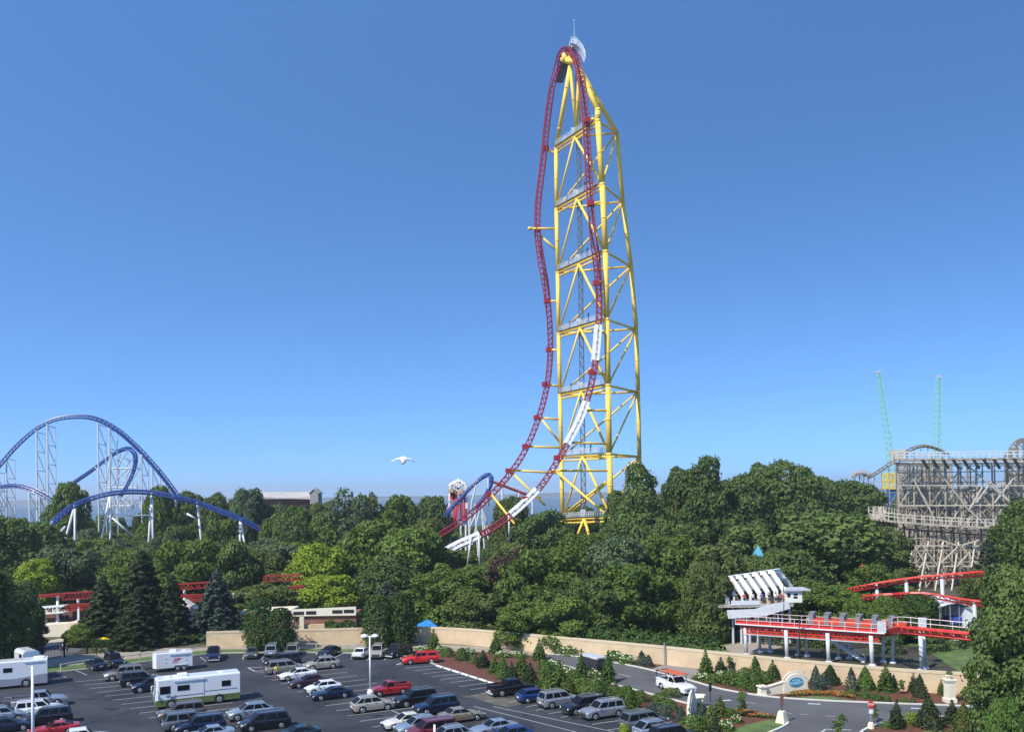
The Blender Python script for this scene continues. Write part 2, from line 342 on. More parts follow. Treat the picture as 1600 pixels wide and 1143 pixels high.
# flower beds
def flowers(name, pts, label, cols, n, s=.12, z=.3):
    rr = random.Random(len(pts)*7+n); ps = [G(*p) for p in pts]; x0 = min(p.x for p in ps); x1 = max(p.x for p in ps); y0 = min(p.y for p in ps); y1 = max(p.y for p in ps)
    def inside(x, y):
        c = False
        for i in range(len(ps)):
            a, b = ps[i], ps[i-1]
            if (a.y > y) != (b.y > y) and x < (b.x-a.x)*(y-a.y)/(b.y-a.y)+a.x: c = not c
        return c
    mb = MB(); k = 0
    while k < n:
        x, y = rr.uniform(x0, x1), rr.uniform(y0, y1)
        if not inside(x, y): continue
        k += 1; zz = rr.uniform(.05, z); a = rr.uniform(0, 6.3); q = s*rr.uniform(.6, 1.4)
        u = Vector((math.cos(a), math.sin(a), rr.uniform(-.5, .5)))*q; v = Vector((-math.sin(a), math.cos(a), rr.uniform(-.5, .5)))*q
        c = Vector((x, y, zz)); mb.add([c-u, c-v, c+u, c+v], ((0,1,2,3),), 1 if (zz > z*.5 and rr.random() < .45) else 0)
    return tag(mb.build(name, cols), label, 'flowers', kind='stuff')
ORF = mat('orange_petals', (.5, .12, .03), .7, var=.3); 
flowers('orange_flowers', [(1225, 1088), (1240, 1082), (1275, 1078), (1330, 1083), (1338, 1092), (1300, 1086), (1262, 1086)], 'bed of orange flowers in front of the cream sign with blue oval', [L_SHRUB, ORF], 2600)
flowers('orange_flowers', [(1138, 1110), (1165, 1110), (1218, 1122), (1200, 1122), (1165, 1119)], 'strip of orange flowers along the near kerb of the road', [L_SHRUB, ORF], 1300)

# ------------------------------------------------------------------ vegetation prototypes
def leaves_mesh(name, pos, nor, size, seed, m, asp=1.5, up=0.0):
    rg = np.random.default_rng(seed); n = len(pos)
    d = nor+rg.normal(0, .55, (n, 3)); d[:, 2] += up; d /= np.linalg.norm(d, axis=1)[:, None]
    a = rg.normal(0, 1, (n, 3)); u = np.cross(d, a); u /= np.linalg.norm(u, axis=1)[:, None]; v = np.cross(d, u)
    s = (size*rg.uniform(.6, 1.35, n))[:, None]
    u = u*s*asp/2; v = v*s/2; b = d*s*.18
    V = np.stack([pos-u-b, pos-v+b, pos+u-b, pos+v+b], 1).reshape(-1, 3)
    me = bpy.data.meshes.new(name); me.vertices.add(4*n); me.vertices.foreach_set('co', V.ravel())
    me.loops.add(4*n); me.loops.foreach_set('vertex_index', np.arange(4*n)); me.polygons.add(n)
    me.polygons.foreach_set('loop_start', np.arange(0, 4*n, 4)); me.polygons.foreach_set('loop_total', np.full(n, 4))
    me.materials.append(m); me.update(calc_edges=True); return me
def lobes_points(lobes, per_area, seed, lo=.78):
    rg = np.random.default_rng(seed); P_, N_ = [], []
    Cn = np.array([l[0] for l in lobes]); Rn = np.array([l[1] for l in lobes])
    for c, r in zip(Cn, Rn):
        n = int(per_area*4*math.pi*np.prod(r)**(2/3)); d = rg.normal(0, 1, (n, 3)); d[:, 2] += .35; d /= np.linalg.norm(d, axis=1)[:, None]
        bump = 1+.12*np.sin(d[:, 0]*7+c[0])*np.sin(d[:, 1]*6+c[1])*np.sin(d[:, 2]*7+c[2])
        p = c+d*r*((rg.uniform(lo, 1.08, n)+(rg.uniform(0, 1, n) > .86)*rg.uniform(0, .3, n))*bump)[:, None]
        keep = np.ones(n, bool)
        for c2, r2 in zip(Cn, Rn):
            if c2 is c: continue
            q = (((p-c2)/r2)**2).sum(1); keep &= (q > .42)
        P_.append(p[keep]); N_.append(d[keep])
    return np.concatenate(P_), np.concatenate(N_)
def limbs(mb, h, r, targets, rnd, m=0):
    pts = [Vector((0, 0, -.3)), Vector((rnd.uniform(-.2, .2), rnd.uniform(-.2, .2), h*.25)), Vector((rnd.uniform(-.5, .5), rnd.uniform(-.5, .5), h*.55)), Vector((rnd.uniform(-.6, .6), rnd.uniform(-.6, .6), h*.88))]
    mb.path(cr(pts, 3), r, r*.2, 8, m)
    for t in targets:
        z = t[2]*rnd.uniform(.45, .7); b = pts[1].lerp(pts[2], min(1, max(0, (z-h*.25)/(h*.3)))); b = Vector((b.x, b.y, z))
        mid = b.lerp(Vector(t), .5)+Vector((0, 0, -.04*h)); mb.path([b, mid, Vector(t)], r*.38, r*.08, 5, m)
PROTO = {}
def proto(key, leaf_me, wood_me, h, wd, leafname='crown', extra=None): PROTO[key] = dict(leaf=leaf_me, wood=wood_me, h=h, w=wd, leafname=leafname, extra=extra)
def broad(key, h, wd, nl, seed, leaf, lm, dens=1.0, base=.12, top=1.0, colsty=False, lo=.78, bark=None):
    rn = random.Random(seed); lobes = []; tries = 0
    rl = wd*.17
    while len(lobes) < nl and tries < 4000:
        tries += 1
        z = rn.uniform(base, .97); a = rn.uniform(0, 6.283)
        if colsty: prof = min(1, (1-z)*(2.2 if key == 'tall1' else 2.9)+.14)*(.78+.22*math.sin(z*11+seed))
        else: prof = math.sqrt(max(0, 1-((z-.42)/.6)**2))
        rad = wd/2*prof*math.sqrt(rn.uniform(.25, 1))-rl*.45
        if rad < 0: rad = rn.uniform(0, .2)
        c = (math.cos(a)*rad, math.sin(a)*rad, min(z*h*top, h-rl*.6)); r = rl*rn.uniform(.55, 1.3)*(1 if not colsty else .72)
        if any((Vector(c)-Vector(l[0])).length < (r+l[1][0])*.42 for l in lobes): continue
        lobes.append((c, (r*rn.uniform(.9, 1.15), r*rn.uniform(.9, 1.15), r*rn.uniform(.7, .95)*(1.25 if colsty else 1))))
    sub = []
    for c, r in lobes:
        for _ in range(3):
            d = Vector((rn.gauss(0, 1), rn.gauss(0, 1), rn.gauss(.4, .8))).normalized(); q = rn.uniform(.34, .52)
            sub.append(((c[0]+d.x*r[0]*.85, c[1]+d.y*r[1]*.85, max(.6, c[2]+d.z*r[2]*.85)), (r[0]*q, r[1]*q, r[2]*q*rn.uniform(.9, 1.3))))
    lobes = lobes+sub
    p, nn = lobes_points(lobes, dens*1.5/(leaf*leaf), seed, lo)
    zmax = p[:, 2].max(); p[:, 2] *= h/zmax; p[:, 2] = np.maximum(p[:, 2], .15)
    mb = MB(); limbs(mb, h, .022*h+.05, [l[0] for l in lobes[::3]], rn)
    proto(key, leaves_mesh(key+'_leaves', p, nn, leaf, seed, lm), mb.me(key+'_trunk', bark or BARK, True), h, wd)
broad('broad1', 14, 12, 46, 1, .42, L_MID); broad('broad2', 14, 13, 50, 2, .42, L_MID, base=.08); broad('broad3', 13, 11, 40, 7, .4, L_MID)
broad('broad4', 13, 12, 60, 8, .38, L_MID, base=.06)
broad('tall1', 27, 15, 120, 3, .46, L_DEEP, colsty=True, base=.05); broad('tall2', 27, 14, 110, 4, .46, L_DEEP, colsty=True, base=.05); broad('tall3', 25, 16, 110, 14, .46, L_DEEP, base=.05)
broad('sparse1', 18, 11, 26, 5, .42, L_OLIVE, dens=.42, base=.3, lo=.55); broad('sparse2', 16, 12, 28, 15, .4, L_PALE, dens=.5, base=.25, lo=.5)
broad('near', 17, 12.5, 105, 6, .3, L_DEEP, base=.05, dens=.9); 
broad('egg', 8, 6.4, 0, 9, .24, L_HEDGE)  if False else None
def closed(key, h, wd, seed, leaf, lm, prof, lump=.12, dens=1.6, lname='crown', trunk=True, rows=0):
    rg = np.random.default_rng(seed); n = int(dens*math.pi*wd*h/(leaf*leaf))
    z = rg.uniform(0.02, 1, n); a = rg.uniform(0, 2*math.pi, n); r = np.array([prof(q) for q in z])
    l = 1+lump*np.sin(a*5+z*9+seed)+lump*np.sin(a*9-z*23)+(lump*np.sin(z*rows*6.28) if rows else 0)
    f = rg.uniform(.66, 1.06, n)+(rg.uniform(0, 1, n) > .9)*rg.uniform(0, .22, n); sk = 1+(.24 if h < 4 else .12)*np.sin(a*3+seed*1.7)*np.sin(z*7+seed)+.1*np.sin(a*13+z*31); rr = r*l*f*sk*wd/2
    p = np.stack([rr*np.cos(a), rr*np.sin(a), z*h], 1); nn = np.stack([np.cos(a), np.sin(a), np.full(n, .35)], 1)
    mb = MB(); mb.path([(0, 0, -.2), (0, 0, h*.85)], .03*h, .008*h, 6)
    proto(key, leaves_mesh(key+'_l', p, nn, leaf, seed, lm), mb.me(key+'_t', BARK, True), h, wd, lname)
closed('egg', 8, 5.2, 11, .26, L_HEDGE, lambda z: math.sqrt(max(0, 1-((z-.45)/.57)**2))**.8, .07, 2.0)
closed('egg2', 8, 4.4, 12, .26, L_HEDGE, lambda z: math.sqrt(max(0, 1-((z-.42)/.6)**2))**.7, .09, 2.0)
closed('cone1', 3.2, 1.9, 21, .14, L_SPR, lambda z: (1-z)**.85*(1.0 if z > .1 else .8), .1, 1.7)
closed('cone2', 3.2, 2.2, 22, .14, L_SHRUB, lambda z: (1-z)**.65, .14, 1.6)
closed('conebig', 3.6, 3.0, 23, .15, L_SPR, lambda z: (1-z)**.8, .1, 2.0, rows=9)
closed('bluecone', 3.0, 2.2, 24, .16, L_BLUE, lambda z: (1-z)**.75, .2, 1.5)
closed('bluebush', 2.4, 2.5, 25, .16, L_BLUE, lambda z: math.sqrt(max(0, 1-((z-.35)/.66)**2)), .2, 1.5)
closed('bush1', 1.6, 2.4, 26, .14, L_SHRUB, lambda z: math.sqrt(max(0, 1-(z)**2))**.9, .14, 1.6)
closed('bush2', 2.2, 2.4, 27, .15, L_SHRUB, lambda z: math.sqrt(max(0, 1-((z-.35)/.66)**2)), .16, 1.5)
def spruce(key, h, wd, seed, lm, leaf=.34, dens=1.0, droop=.25, open_=.0, gap=.026):
    rn = random.Random(seed); rg = np.random.default_rng(seed); Pn, Nn = [], []; mb = MB(); mb.path([(0, 0, -.2), (0, 0, h)], .018*h, .01, 7)
    z = .04*h
    while z < h*.985:
        t = 1-z/h; nb = int(5+6*t); off = rn.uniform(0, 6)
        for k in range(nb):
            a = off+k*6.283/nb+rn.uniform(-.25, .25); L = wd/2*(t**.75)*rn.uniform(.72, 1.08)
            n = max(4, int(dens*L*L*.9/(leaf*leaf)+L*3)); s = np.sqrt(rg.uniform(.02+open_, 1, n)); spread = rg.normal(0, .17, n)*(1.15-s)*L+rg.normal(0, min(.08, h*.01), n)
            dx, dy = math.cos(a), math.sin(a); zz = z-droop*L*s*s+.1*L*s**3+rg.normal(0, min(.07, h*.01), n)-np.abs(rg.normal(0, min(.1, h*.014), n))
            Pn.append(np.stack([dx*L*s-dy*spread, dy*L*s+dx*spread, np.maximum(zz, .1)], 1)); Nn.append(np.stack([np.full(n, dx*.6), np.full(n, dy*.6), np.full(n, .9)], 1))
            if k % 2 == 0: mb.path([(0, 0, z), (dx*L*.8, dy*L*.8, z-droop*L*.6)], .02+.004*L, .01, 3, cap=False)
        z += h*gap+(.14 if h > 5 else .04)*rn.random()
    proto(key, leaves_mesh(key+'_l', np.concatenate(Pn), np.concatenate(Nn), leaf, seed, lm, 2.0), mb.me(key+'_t', BARK, True), h, wd)
spruce('spruce1', 15, 8.5, 31, L_SPR, .36, 1.5); spruce('spruce2', 14, 8, 32, L_BLUE, .36, 1.5); spruce('pine', 15, 8, 33, L_SPR, .3, .5, .1, .2)
spruce('youngspruce', 3.6, 2.4, 34, L_SPR, .12, .75, .15, gap=.055); 
def sapling(key, h, wd, seed, lm, n=260):
    rn = random.Random(seed); mb = MB(); mb.path([(0, 0, -.1), (.03, 0, h*.5), (0, .04, h)], .035, .01, 5); pos = []; nor = []
    for k in range(16):
        a = rn.uniform(0, 6.28); z = rn.uniform(.35, .95)*h; L = wd/2*rn.uniform(.5, 1)*(1.15-z/h*.6); e = Vector((math.cos(a)*L, math.sin(a)*L, z+.25*L)); mb.path([(0, 0, z-.2), e], .012, .005, 3, cap=False)
        for j in range(n//16): q = e*rn.uniform(.35, 1.05); pos.append((q.x+rn.gauss(0, .1), q.y+rn.gauss(0, .1), z-.1+rn.gauss(0, .15))); nor.append((math.cos(a), math.sin(a), .6))
    proto(key, leaves_mesh(key+'_l', np.array(pos), np.array(nor), .15, seed, lm), mb.me(key+'_t', BARK, True), h, wd)
sapling('sapling', 3.4, 2.0, 41, L_SHRUB, 420)
def hydrangea(key, seed):
    rn = random.Random(seed); base = PROTO['bush1']; mb = MB()
    for k in range(46):
        a = rn.uniform(0, 6.28); z = rn.uniform(.35, 1.0); r = 1.2*math.sqrt(max(.02, 1-z*z))*rn.uniform(.8, 1.05); c = Vector((r*math.cos(a), r*math.sin(a), z*1.62)); q = rn.uniform(.1, .17)
        vs = [c+Vector(v)*q*rn.uniform(.8, 1.2) for v in ((1,0,0),(-1,0,0),(0,1,0),(0,-1,0),(0,0,.9),(0,0,-.7))]
        mb.add(vs, ((0,2,4),(2,1,4),(1,3,4),(3,0,4),(2,0,5),(1,2,5),(3,1,5),(0,3,5)))
    proto(key, base['leaf'], base['wood'], 1.6, 2.4, 'crown', ('flowers', mb.me(key+'_f', mat('cream_petals', (.72, .74, .5), .7, var=.12), True)))
hydrangea('hydrangea', 51)
LEAFM = dict(deep=L_DEEP, mid=L_MID, olive=L_OLIVE, lime=L_LIME, pale=L_PALE, spr=L_SPR, blue=L_BLUE, bronze=L_BRON, hedge=L_HEDGE, shrub=L_SHRUB)
RT = random.Random(77)
def plant(key, base, h, wd, label, cat, name, group=None, lm=None, bark=None, rz=None):
    p = PROTO[key]; o = thing(name, label, cat, base, RT.uniform(0, 6.28) if rz is None else rz, group)
    o.scale = (wd/p['w'], wd/p['w'], h/p['h'])
    for nm, me, m in ((p['leafname'], p['leaf'], LEAFM[lm] if lm else None), ('trunk', p['wood'], bark)):
        c = bpy.data.objects.new(nm, me); C.objects.link(c); c.parent = o
        if m: c.material_slots[0].link = 'OBJECT'; c.material_slots[0].material = m
    if p['extra']: c = bpy.data.objects.new(p['extra'][0], p['extra'][1]); C.objects.link(c); c.parent = o
    return o
def tree(key, cx, ytop, wpx, D, label, group=None, lm=None, name='tree', cat='tree', bark=None):
    t = P(cx, ytop, D); g = Vector((t.x, t.y, 0)); return plant(key, g, t.z, wpx/FPX*D, label, cat, name, group, lm, bark)
# columns of the table: prototype, centre x, top y, width (photo px), distance m, leaves, label
TREES = [
 ('near', 1602, 878, 168, 80, 'deep', 'big dark maple rising at the right edge in front of the beige wall'),
 ('near', 1640, 800, 150, 108, 'deep', 'dark leafy tree behind the big maple at the right edge'),
 ('broad4', 1570, 1085, 70, 66, 'shrub', 'low bright green tree under the big maple at bottom right'),
 ('tall3', 1612, 772, 120, 165, 'deep', 'tall dark tree in front of the right end of the wooden coaster'),
 ('pine', 1543, 838, 95, 150, 'spr', 'open pine beside the lower right of the wooden coaster'),
 ('broad3', 1530, 880, 60, 150, 'olive', 'small olive tree at the foot of the open pine'),
 ('broad1', 1295, 800, 190, 178, 'deep', 'very broad rounded dark tree above the red station train'),
 ('broad4', 1225, 855, 110, 168, 'deep', 'dark round tree right of the light blue roof'),
 ('broad2', 1370, 820, 115, 185, 'olive', 'olive tree touching the left side of the wooden coaster'),
 ('broad3', 1355, 870, 80, 170, 'mid', 'green tree with orange flags in it left of the wooden coaster'),
 ('broad3', 1265, 905, 75, 152, 'mid', 'small rounded tree just right of the white station'),
 ('broad4', 1310, 912, 95, 150, 'mid', 'bushy green tree behind the middle of the red coaster train'),
 ('broad4', 1348, 925, 52, 142, 'mid', 'small bright tree left of the first upper red track column'),
 ('broad3', 1184, 866, 70, 160, 'deep', 'dark tree directly below the light blue pointed roof'),
 ('broad4', 1103, 872, 72, 140, 'olive', 'olive green tree overlapping the left end of the white station'),
 ('broad3', 1118, 925, 50, 144, 'mid', 'small green tree in the shade at the left end of the red platform'),
 ('broad3', 1393, 885, 60, 172, 'olive', 'olive tree below the sky blue awning'),
 ('broad1', 424, 785, 60, 268, 'pale', 'greyish crown below the left end of the covered station'),
 ('broad2', 466, 789, 62, 262, 'mid', 'green crown below the middle of the covered station'),
 ('broad1', 503, 784, 52, 266, 'olive', 'olive crown just right of the gable of the covered station'),
 ('broad4', 440, 800, 70, 250, 'mid', 'lower green crown below the covered station'),
 ('tall1', 1000, 722, 98, 190, 'deep', 'tall dark poplar just right of the yellow tower foot'),
 ('tall1', 962, 765, 70, 196, 'deep', 'dark poplar covering the right leg of the yellow tower'),
 ('tall2', 1062, 728, 88, 205, 'deep', 'tall poplar left of the highest poplar pair'),
 ('tall1', 1100, 711, 105, 200, 'deep', 'tallest dark poplar of the row right of the yellow tower'),
 ('tall3', 1150, 738, 100, 210, 'deep', 'dark poplar in the middle of the row right of the tower'),
 ('tall2', 1190, 722, 95, 215, 'deep', 'tall poplar second from the right end of the poplar row'),
 ('tall3', 1235, 716, 110, 215, 'deep', 'tall poplar at the right end of the poplar row'),
 ('tall3', 1285, 742, 100, 240, 'deep', 'dark wooded crown behind the broad rounded tree'),
 ('tall3', 1335, 748, 110, 250, 'deep', 'dark crown below the far end of the wooden coaster slope'),
 ('tall3', 1350, 762, 70, 250, 'deep', 'dark crown left of the yellow and blue lattice base'),
 ('broad1', 1160, 820, 110, 185, 'deep', 'dark tree left of the light blue roof'),
 ('tall2', 1075, 815, 90, 175, 'deep', 'slender dark tree in the hollow below the poplar row'),
 ('broad2', 965, 838, 120, 158, 'pale', 'greyish green tree with pale leaves below the tower foot'),
 ('broad1', 1040, 835, 110, 160, 'mid', 'green tree right of the greyish tree below the tower'),
 ('broad1', 1110, 850, 105, 156, 'olive', 'yellowish green tree directly left of the white station'),
 ('broad4', 1070, 900, 110, 150, 'mid', 'dense low tree behind the wall left of the red platform'),
 ('broad3', 1095, 935, 70, 143, 'mid', 'small light green tree against the wall by the red platform'),
 ('broad2', 985, 880, 120, 147, 'mid', 'wide green tree behind the wall beside the driveway apron'),
 ('broad4', 905, 830, 110, 165, 'mid', 'fresh green tree hiding the foot of the yellow tower'),
 ('broad2', 850, 855, 130, 152, 'mid', 'big bright green tree whose branches hang over the wall'),
 ('broad4', 925, 900, 110, 145, 'deep', 'dark leafy tree behind the wall above the shuttle cart'),
 ('broad3', 880, 930, 96, 136, 'mid', 'low green tree with branches reaching over the wall top'),
 ('broad3', 812, 940, 92, 138.2, 'mid', 'overhanging tree that throws its shadow on the wall'),
 ('sparse1', 795, 855, 90, 160, 'bronze', 'thin bronze tree with bare pale limbs right of the white track end'),
 ('tall3', 848, 795, 92, 203, 'deep', 'dark tree between the two red track ends and the yellow tower'),
 ('broad1', 798, 848, 80, 186, 'olive', 'olive tree behind the lower white track section'),
 ('broad4', 752, 880, 115, 165, 'mid', 'feathery green tree under the lower end of the red track'),
 ('broad2', 702, 890, 130, 155, 'mid', 'wide flat green tree above the blue canopy'),
 ('broad3', 740, 920, 90, 147, 'olive', 'low tree with level branches right of the blue canopy'),
 ('broad2', 645, 822, 130, 178, 'mid', 'large green tree left of the red track end'),
 ('broad1', 580, 812, 120, 190, 'mid', 'large rounded green tree right of the yellow green tree'),
 ('broad4', 610, 865, 110, 170, 'deep', 'dark tree with a deep hollow above the oval shrubs'),
 ('spruce2', 605, 905, 85, 158, 'blue', 'blue spruce behind the right pair of oval shrubs'),
 ('broad4', 494, 846, 104, 178, 'lime', 'bright yellow green tree in the middle of the wood'),
 ('broad4', 512, 896, 98, 166, 'lime', 'lower yellow green tree above the cream building'),
 ('broad3', 425, 905, 95, 165, 'olive', 'olive tree with reddish berries behind the left oval shrubs'),
 ('broad3', 385, 915, 80, 168, 'olive', 'small olive tree right of the blue spruce'),
 ('broad1', 430, 850, 110, 195, 'pale', 'greyish green tree under the end of the blue track'),
 ('broad2', 385, 868, 110, 212, 'mid', 'green tree around the right white track supports'),
 ('broad1', 310, 852, 110, 215, 'mid', 'green tree right of the tall pair of white track legs'),
 ('broad2', 340, 874, 110, 195, 'mid', 'green tree below the blue track between two supports'),
 ('broad1', 240, 858, 100, 212, 'deep', 'dark tree behind the big left spruce'),
 ('broad1', 165, 862, 110, 208, 'deep', 'dark tree under the dip of the near blue track'),
 ('broad2', 110, 868, 120, 190, 'mid', 'green tree below the steep end of the blue track'),
 ('broad4', 60, 870, 70, 180, 'lime', 'small bright green tree above the left red track'),
 ('broad1', 40, 815, 120, 205, 'deep', 'dark tree at far left below the small blue hill'),
 ('tall3', 0, 800, 120, 190, 'deep', 'dark tree cut by the left edge of the picture'),
 ('broad1', 105, 752, 62, 272, 'mid', 'rounded tree standing above the wood at the blue track crossing'),
 ('broad1', 253, 758, 55, 265, 'mid', 'rounded tree where the big blue hill meets the wood'),
 ('tall3', 300, 765, 60, 270, 'deep', 'dark crown right of the end of the big blue hill'),
 ('tall3', 335, 768, 55, 265, 'deep', 'dark crown halfway between blue hill and covered roof'),
 ('broad1', 388, 762, 62, 262, 'pale', 'pale rounded crown just left of the long covered roof'),
 ('sparse1', 455, 792, 70, 235, 'deep', 'tree with a bare leaning trunk below the covered roof'),
 ('sparse1', 543, 760, 85, 240, 'pale', 'tall thin pale tree right of the long covered roof'),
 ('sparse2', 575, 768, 60, 242, 'olive', 'thin open tree against the lake'),
 ('broad1', 620, 772, 66, 270, 'mid', 'small rounded crown alone against the lake'),
 ('broad2', 600, 795, 80, 245, 'mid', 'green crown below the thin open tree'),
 ('broad1', 677, 774, 58, 290, 'deep', 'dark round crown left of the white arched ride'),
 ('broad1', 668, 808, 60, 225, 'olive', 'small olive crown left of the red track end'),
 ('broad1', 520, 795, 70, 240, 'mid', 'green crown left of the tall thin pale tree'),
 ('broad2', 800, 775, 70, 250, 'olive', 'olive crown beyond the thin red and white track'),
 ('broad1', 955, 785, 50, 250, 'deep', 'dark crown seen between the yellow tower legs'),
 ('broad1', 905, 790, 70, 260, 'deep', 'dark crown seen through the foot of the yellow tower'),
 ('spruce1', 222, 856, 125, 150, 'spr', 'tallest dark spruce behind the lot at left'),
 ('spruce1', 160, 895, 90, 148, 'spr', 'dark spruce left of the tallest spruce'),
 ('spruce1', 268, 895, 80, 147, 'spr', 'dark spruce right of the tallest spruce'),
 ('spruce1', 215, 915, 90, 143, 'spr', 'lower dark spruce in front of the tallest spruce'),
 ('spruce2', 338, 886, 92, 150, 'blue', 'bluish spruce left of the end of the beige wall'),
 ('broad4', 130, 972, 56, 146, 'mid', 'small green tree beside the cream wall'),
 ('broad4', 22, 905, 80, 142, 'deep', 'dark tree at the left edge above the black fence'),
 ('broad3', 46, 965, 54, 143, 'olive', 'small dark olive tree left of the cream wall'),
 ('near', -30, 880, 120, 125, 'deep', 'dark leafy tree at the left edge behind the white motorhome'),
 ('broad4', 10, 985, 60, 137, 'deep', 'low dark tree on the black fence at the left edge'),
 ('egg', 403, 934, 44, 139, 'hedge', 'left oval clipped evergreen of the pair at the left end of the wall'),
 ('egg2', 438, 950, 44, 138, 'hedge', 'right oval clipped evergreen of the pair at the left end of the wall'),
 ('egg', 590, 929, 48, 140, 'hedge', 'left oval clipped evergreen of the pair behind the tall lamp post'),
 ('egg2', 625, 927, 46, 141, 'hedge', 'right oval clipped evergreen of the pair behind the tall lamp post'),
 ('bush2', 350, 965, 40, 149, 'hedge', 'yellowish shrub at the left end of the wall'),
 ('broad4', 1383, 928, 50, 136, 'mid', 'light rounded bush tree below the upper red track'),
 ('broad4', 1432, 924, 68, 138, 'hedge', 'dark rounded bush tree left of the white tent'),
]
for key, cx, yt, wp, D, lm, lab in TREES:
    nm = 'spruce_tree' if key.startswith('spruce') else 'pine_tree' if key == 'pine' else 'poplar_tree' if 'poplar' in lab else 'clipped_evergreen' if key.startswith('egg') else 'leafy_tree'
    tree(key, cx, yt, wp, D, lab, None, lm, nm)
# the rest of the wood: crowns that fill it out, telling nothing apart within one stretch
SKY = [(-80, 800), (60, 800), (90, 780), (130, 785), (180, 800), (250, 775), (300, 772), (380, 770), (430, 795), (500, 785), (560, 778), (600, 795), (630, 785), (660, 790), (700, 802), (760, 812), (830, 785), (880, 800), (930, 800), (960, 770), (1000, 745), (1050, 735), (1150, 745), (1250, 732), (1300, 748), (1380, 765), (1420, 800), (1700, 800)]
def skyl(x):
    for a, b in zip(SKY, SKY[1:]):
        if a[0] <= x <= b[0]: return a[1]+(b[1]-a[1])*(x-a[0])/(b[0]-a[0])
    return 800
def stretch(x):
    return ('leafy tree in the wood under the blue coaster' if x < 420 else 'leafy tree in the wood under the long covered roof and the lake' if x < 690 else 'leafy tree in the wood behind the red track ends and yellow tower' if x < 960 else 'leafy tree among the tall dark wood right of the yellow tower' if x < 1400 else 'leafy tree behind the wooden coaster')
rnd = random.Random(9)
for D0, n in ((345, 44), (300, 44), (262, 42), (232, 38), (205, 30), (180, 20)):
    for k in range(n):
        x = -60+1460*(k+rnd.uniform(.1, .9))/n; D = D0+rnd.uniform(-12, 12)
        yt = skyl(x)+6+(345-D)/165*62*rnd.uniform(.75, 1.1)+rnd.uniform(0, 14)
        if D < 215 and (x > 1120 or 640 < x < 830 and yt < 880): continue
        if 400 < x < 505 and yt < 792: yt = 792+rnd.uniform(0, 6)
        if 50 < x < 440 and D < 250 and yt < 838: yt = 838+rnd.uniform(0, 32)
        if 440 < x < 500 and 235 < D < 280 and yt < 815: yt = 815
        if 430 < x < 550 and D < 215: continue
        if 1375 < x < 1412 and yt < 812: continue
        key = rnd.choice(['broad1', 'broad2', 'broad3', 'broad4']) if x < 960 or D < 200 else rnd.choice(['tall3', 'broad1', 'broad4'])
        tree(key, x, yt, rnd.uniform(60, 95)*205/D, D, stretch(x), 'background trees: '+stretch(x), rnd.choice(['mid', 'mid', 'deep', 'olive', 'deep', 'pale'] if x < 960 else ['deep', 'deep', 'mid']), 'woodland_tree')
for x in (1410, 1450, 1490, 1530, 1570, 1610, 1650):
    for D in (300, 330): tree('broad1', x+rnd.uniform(-8, 8), rnd.uniform(778, 790), 60, D, stretch(x), 'background trees: '+stretch(x), 'deep', 'woodland_tree')

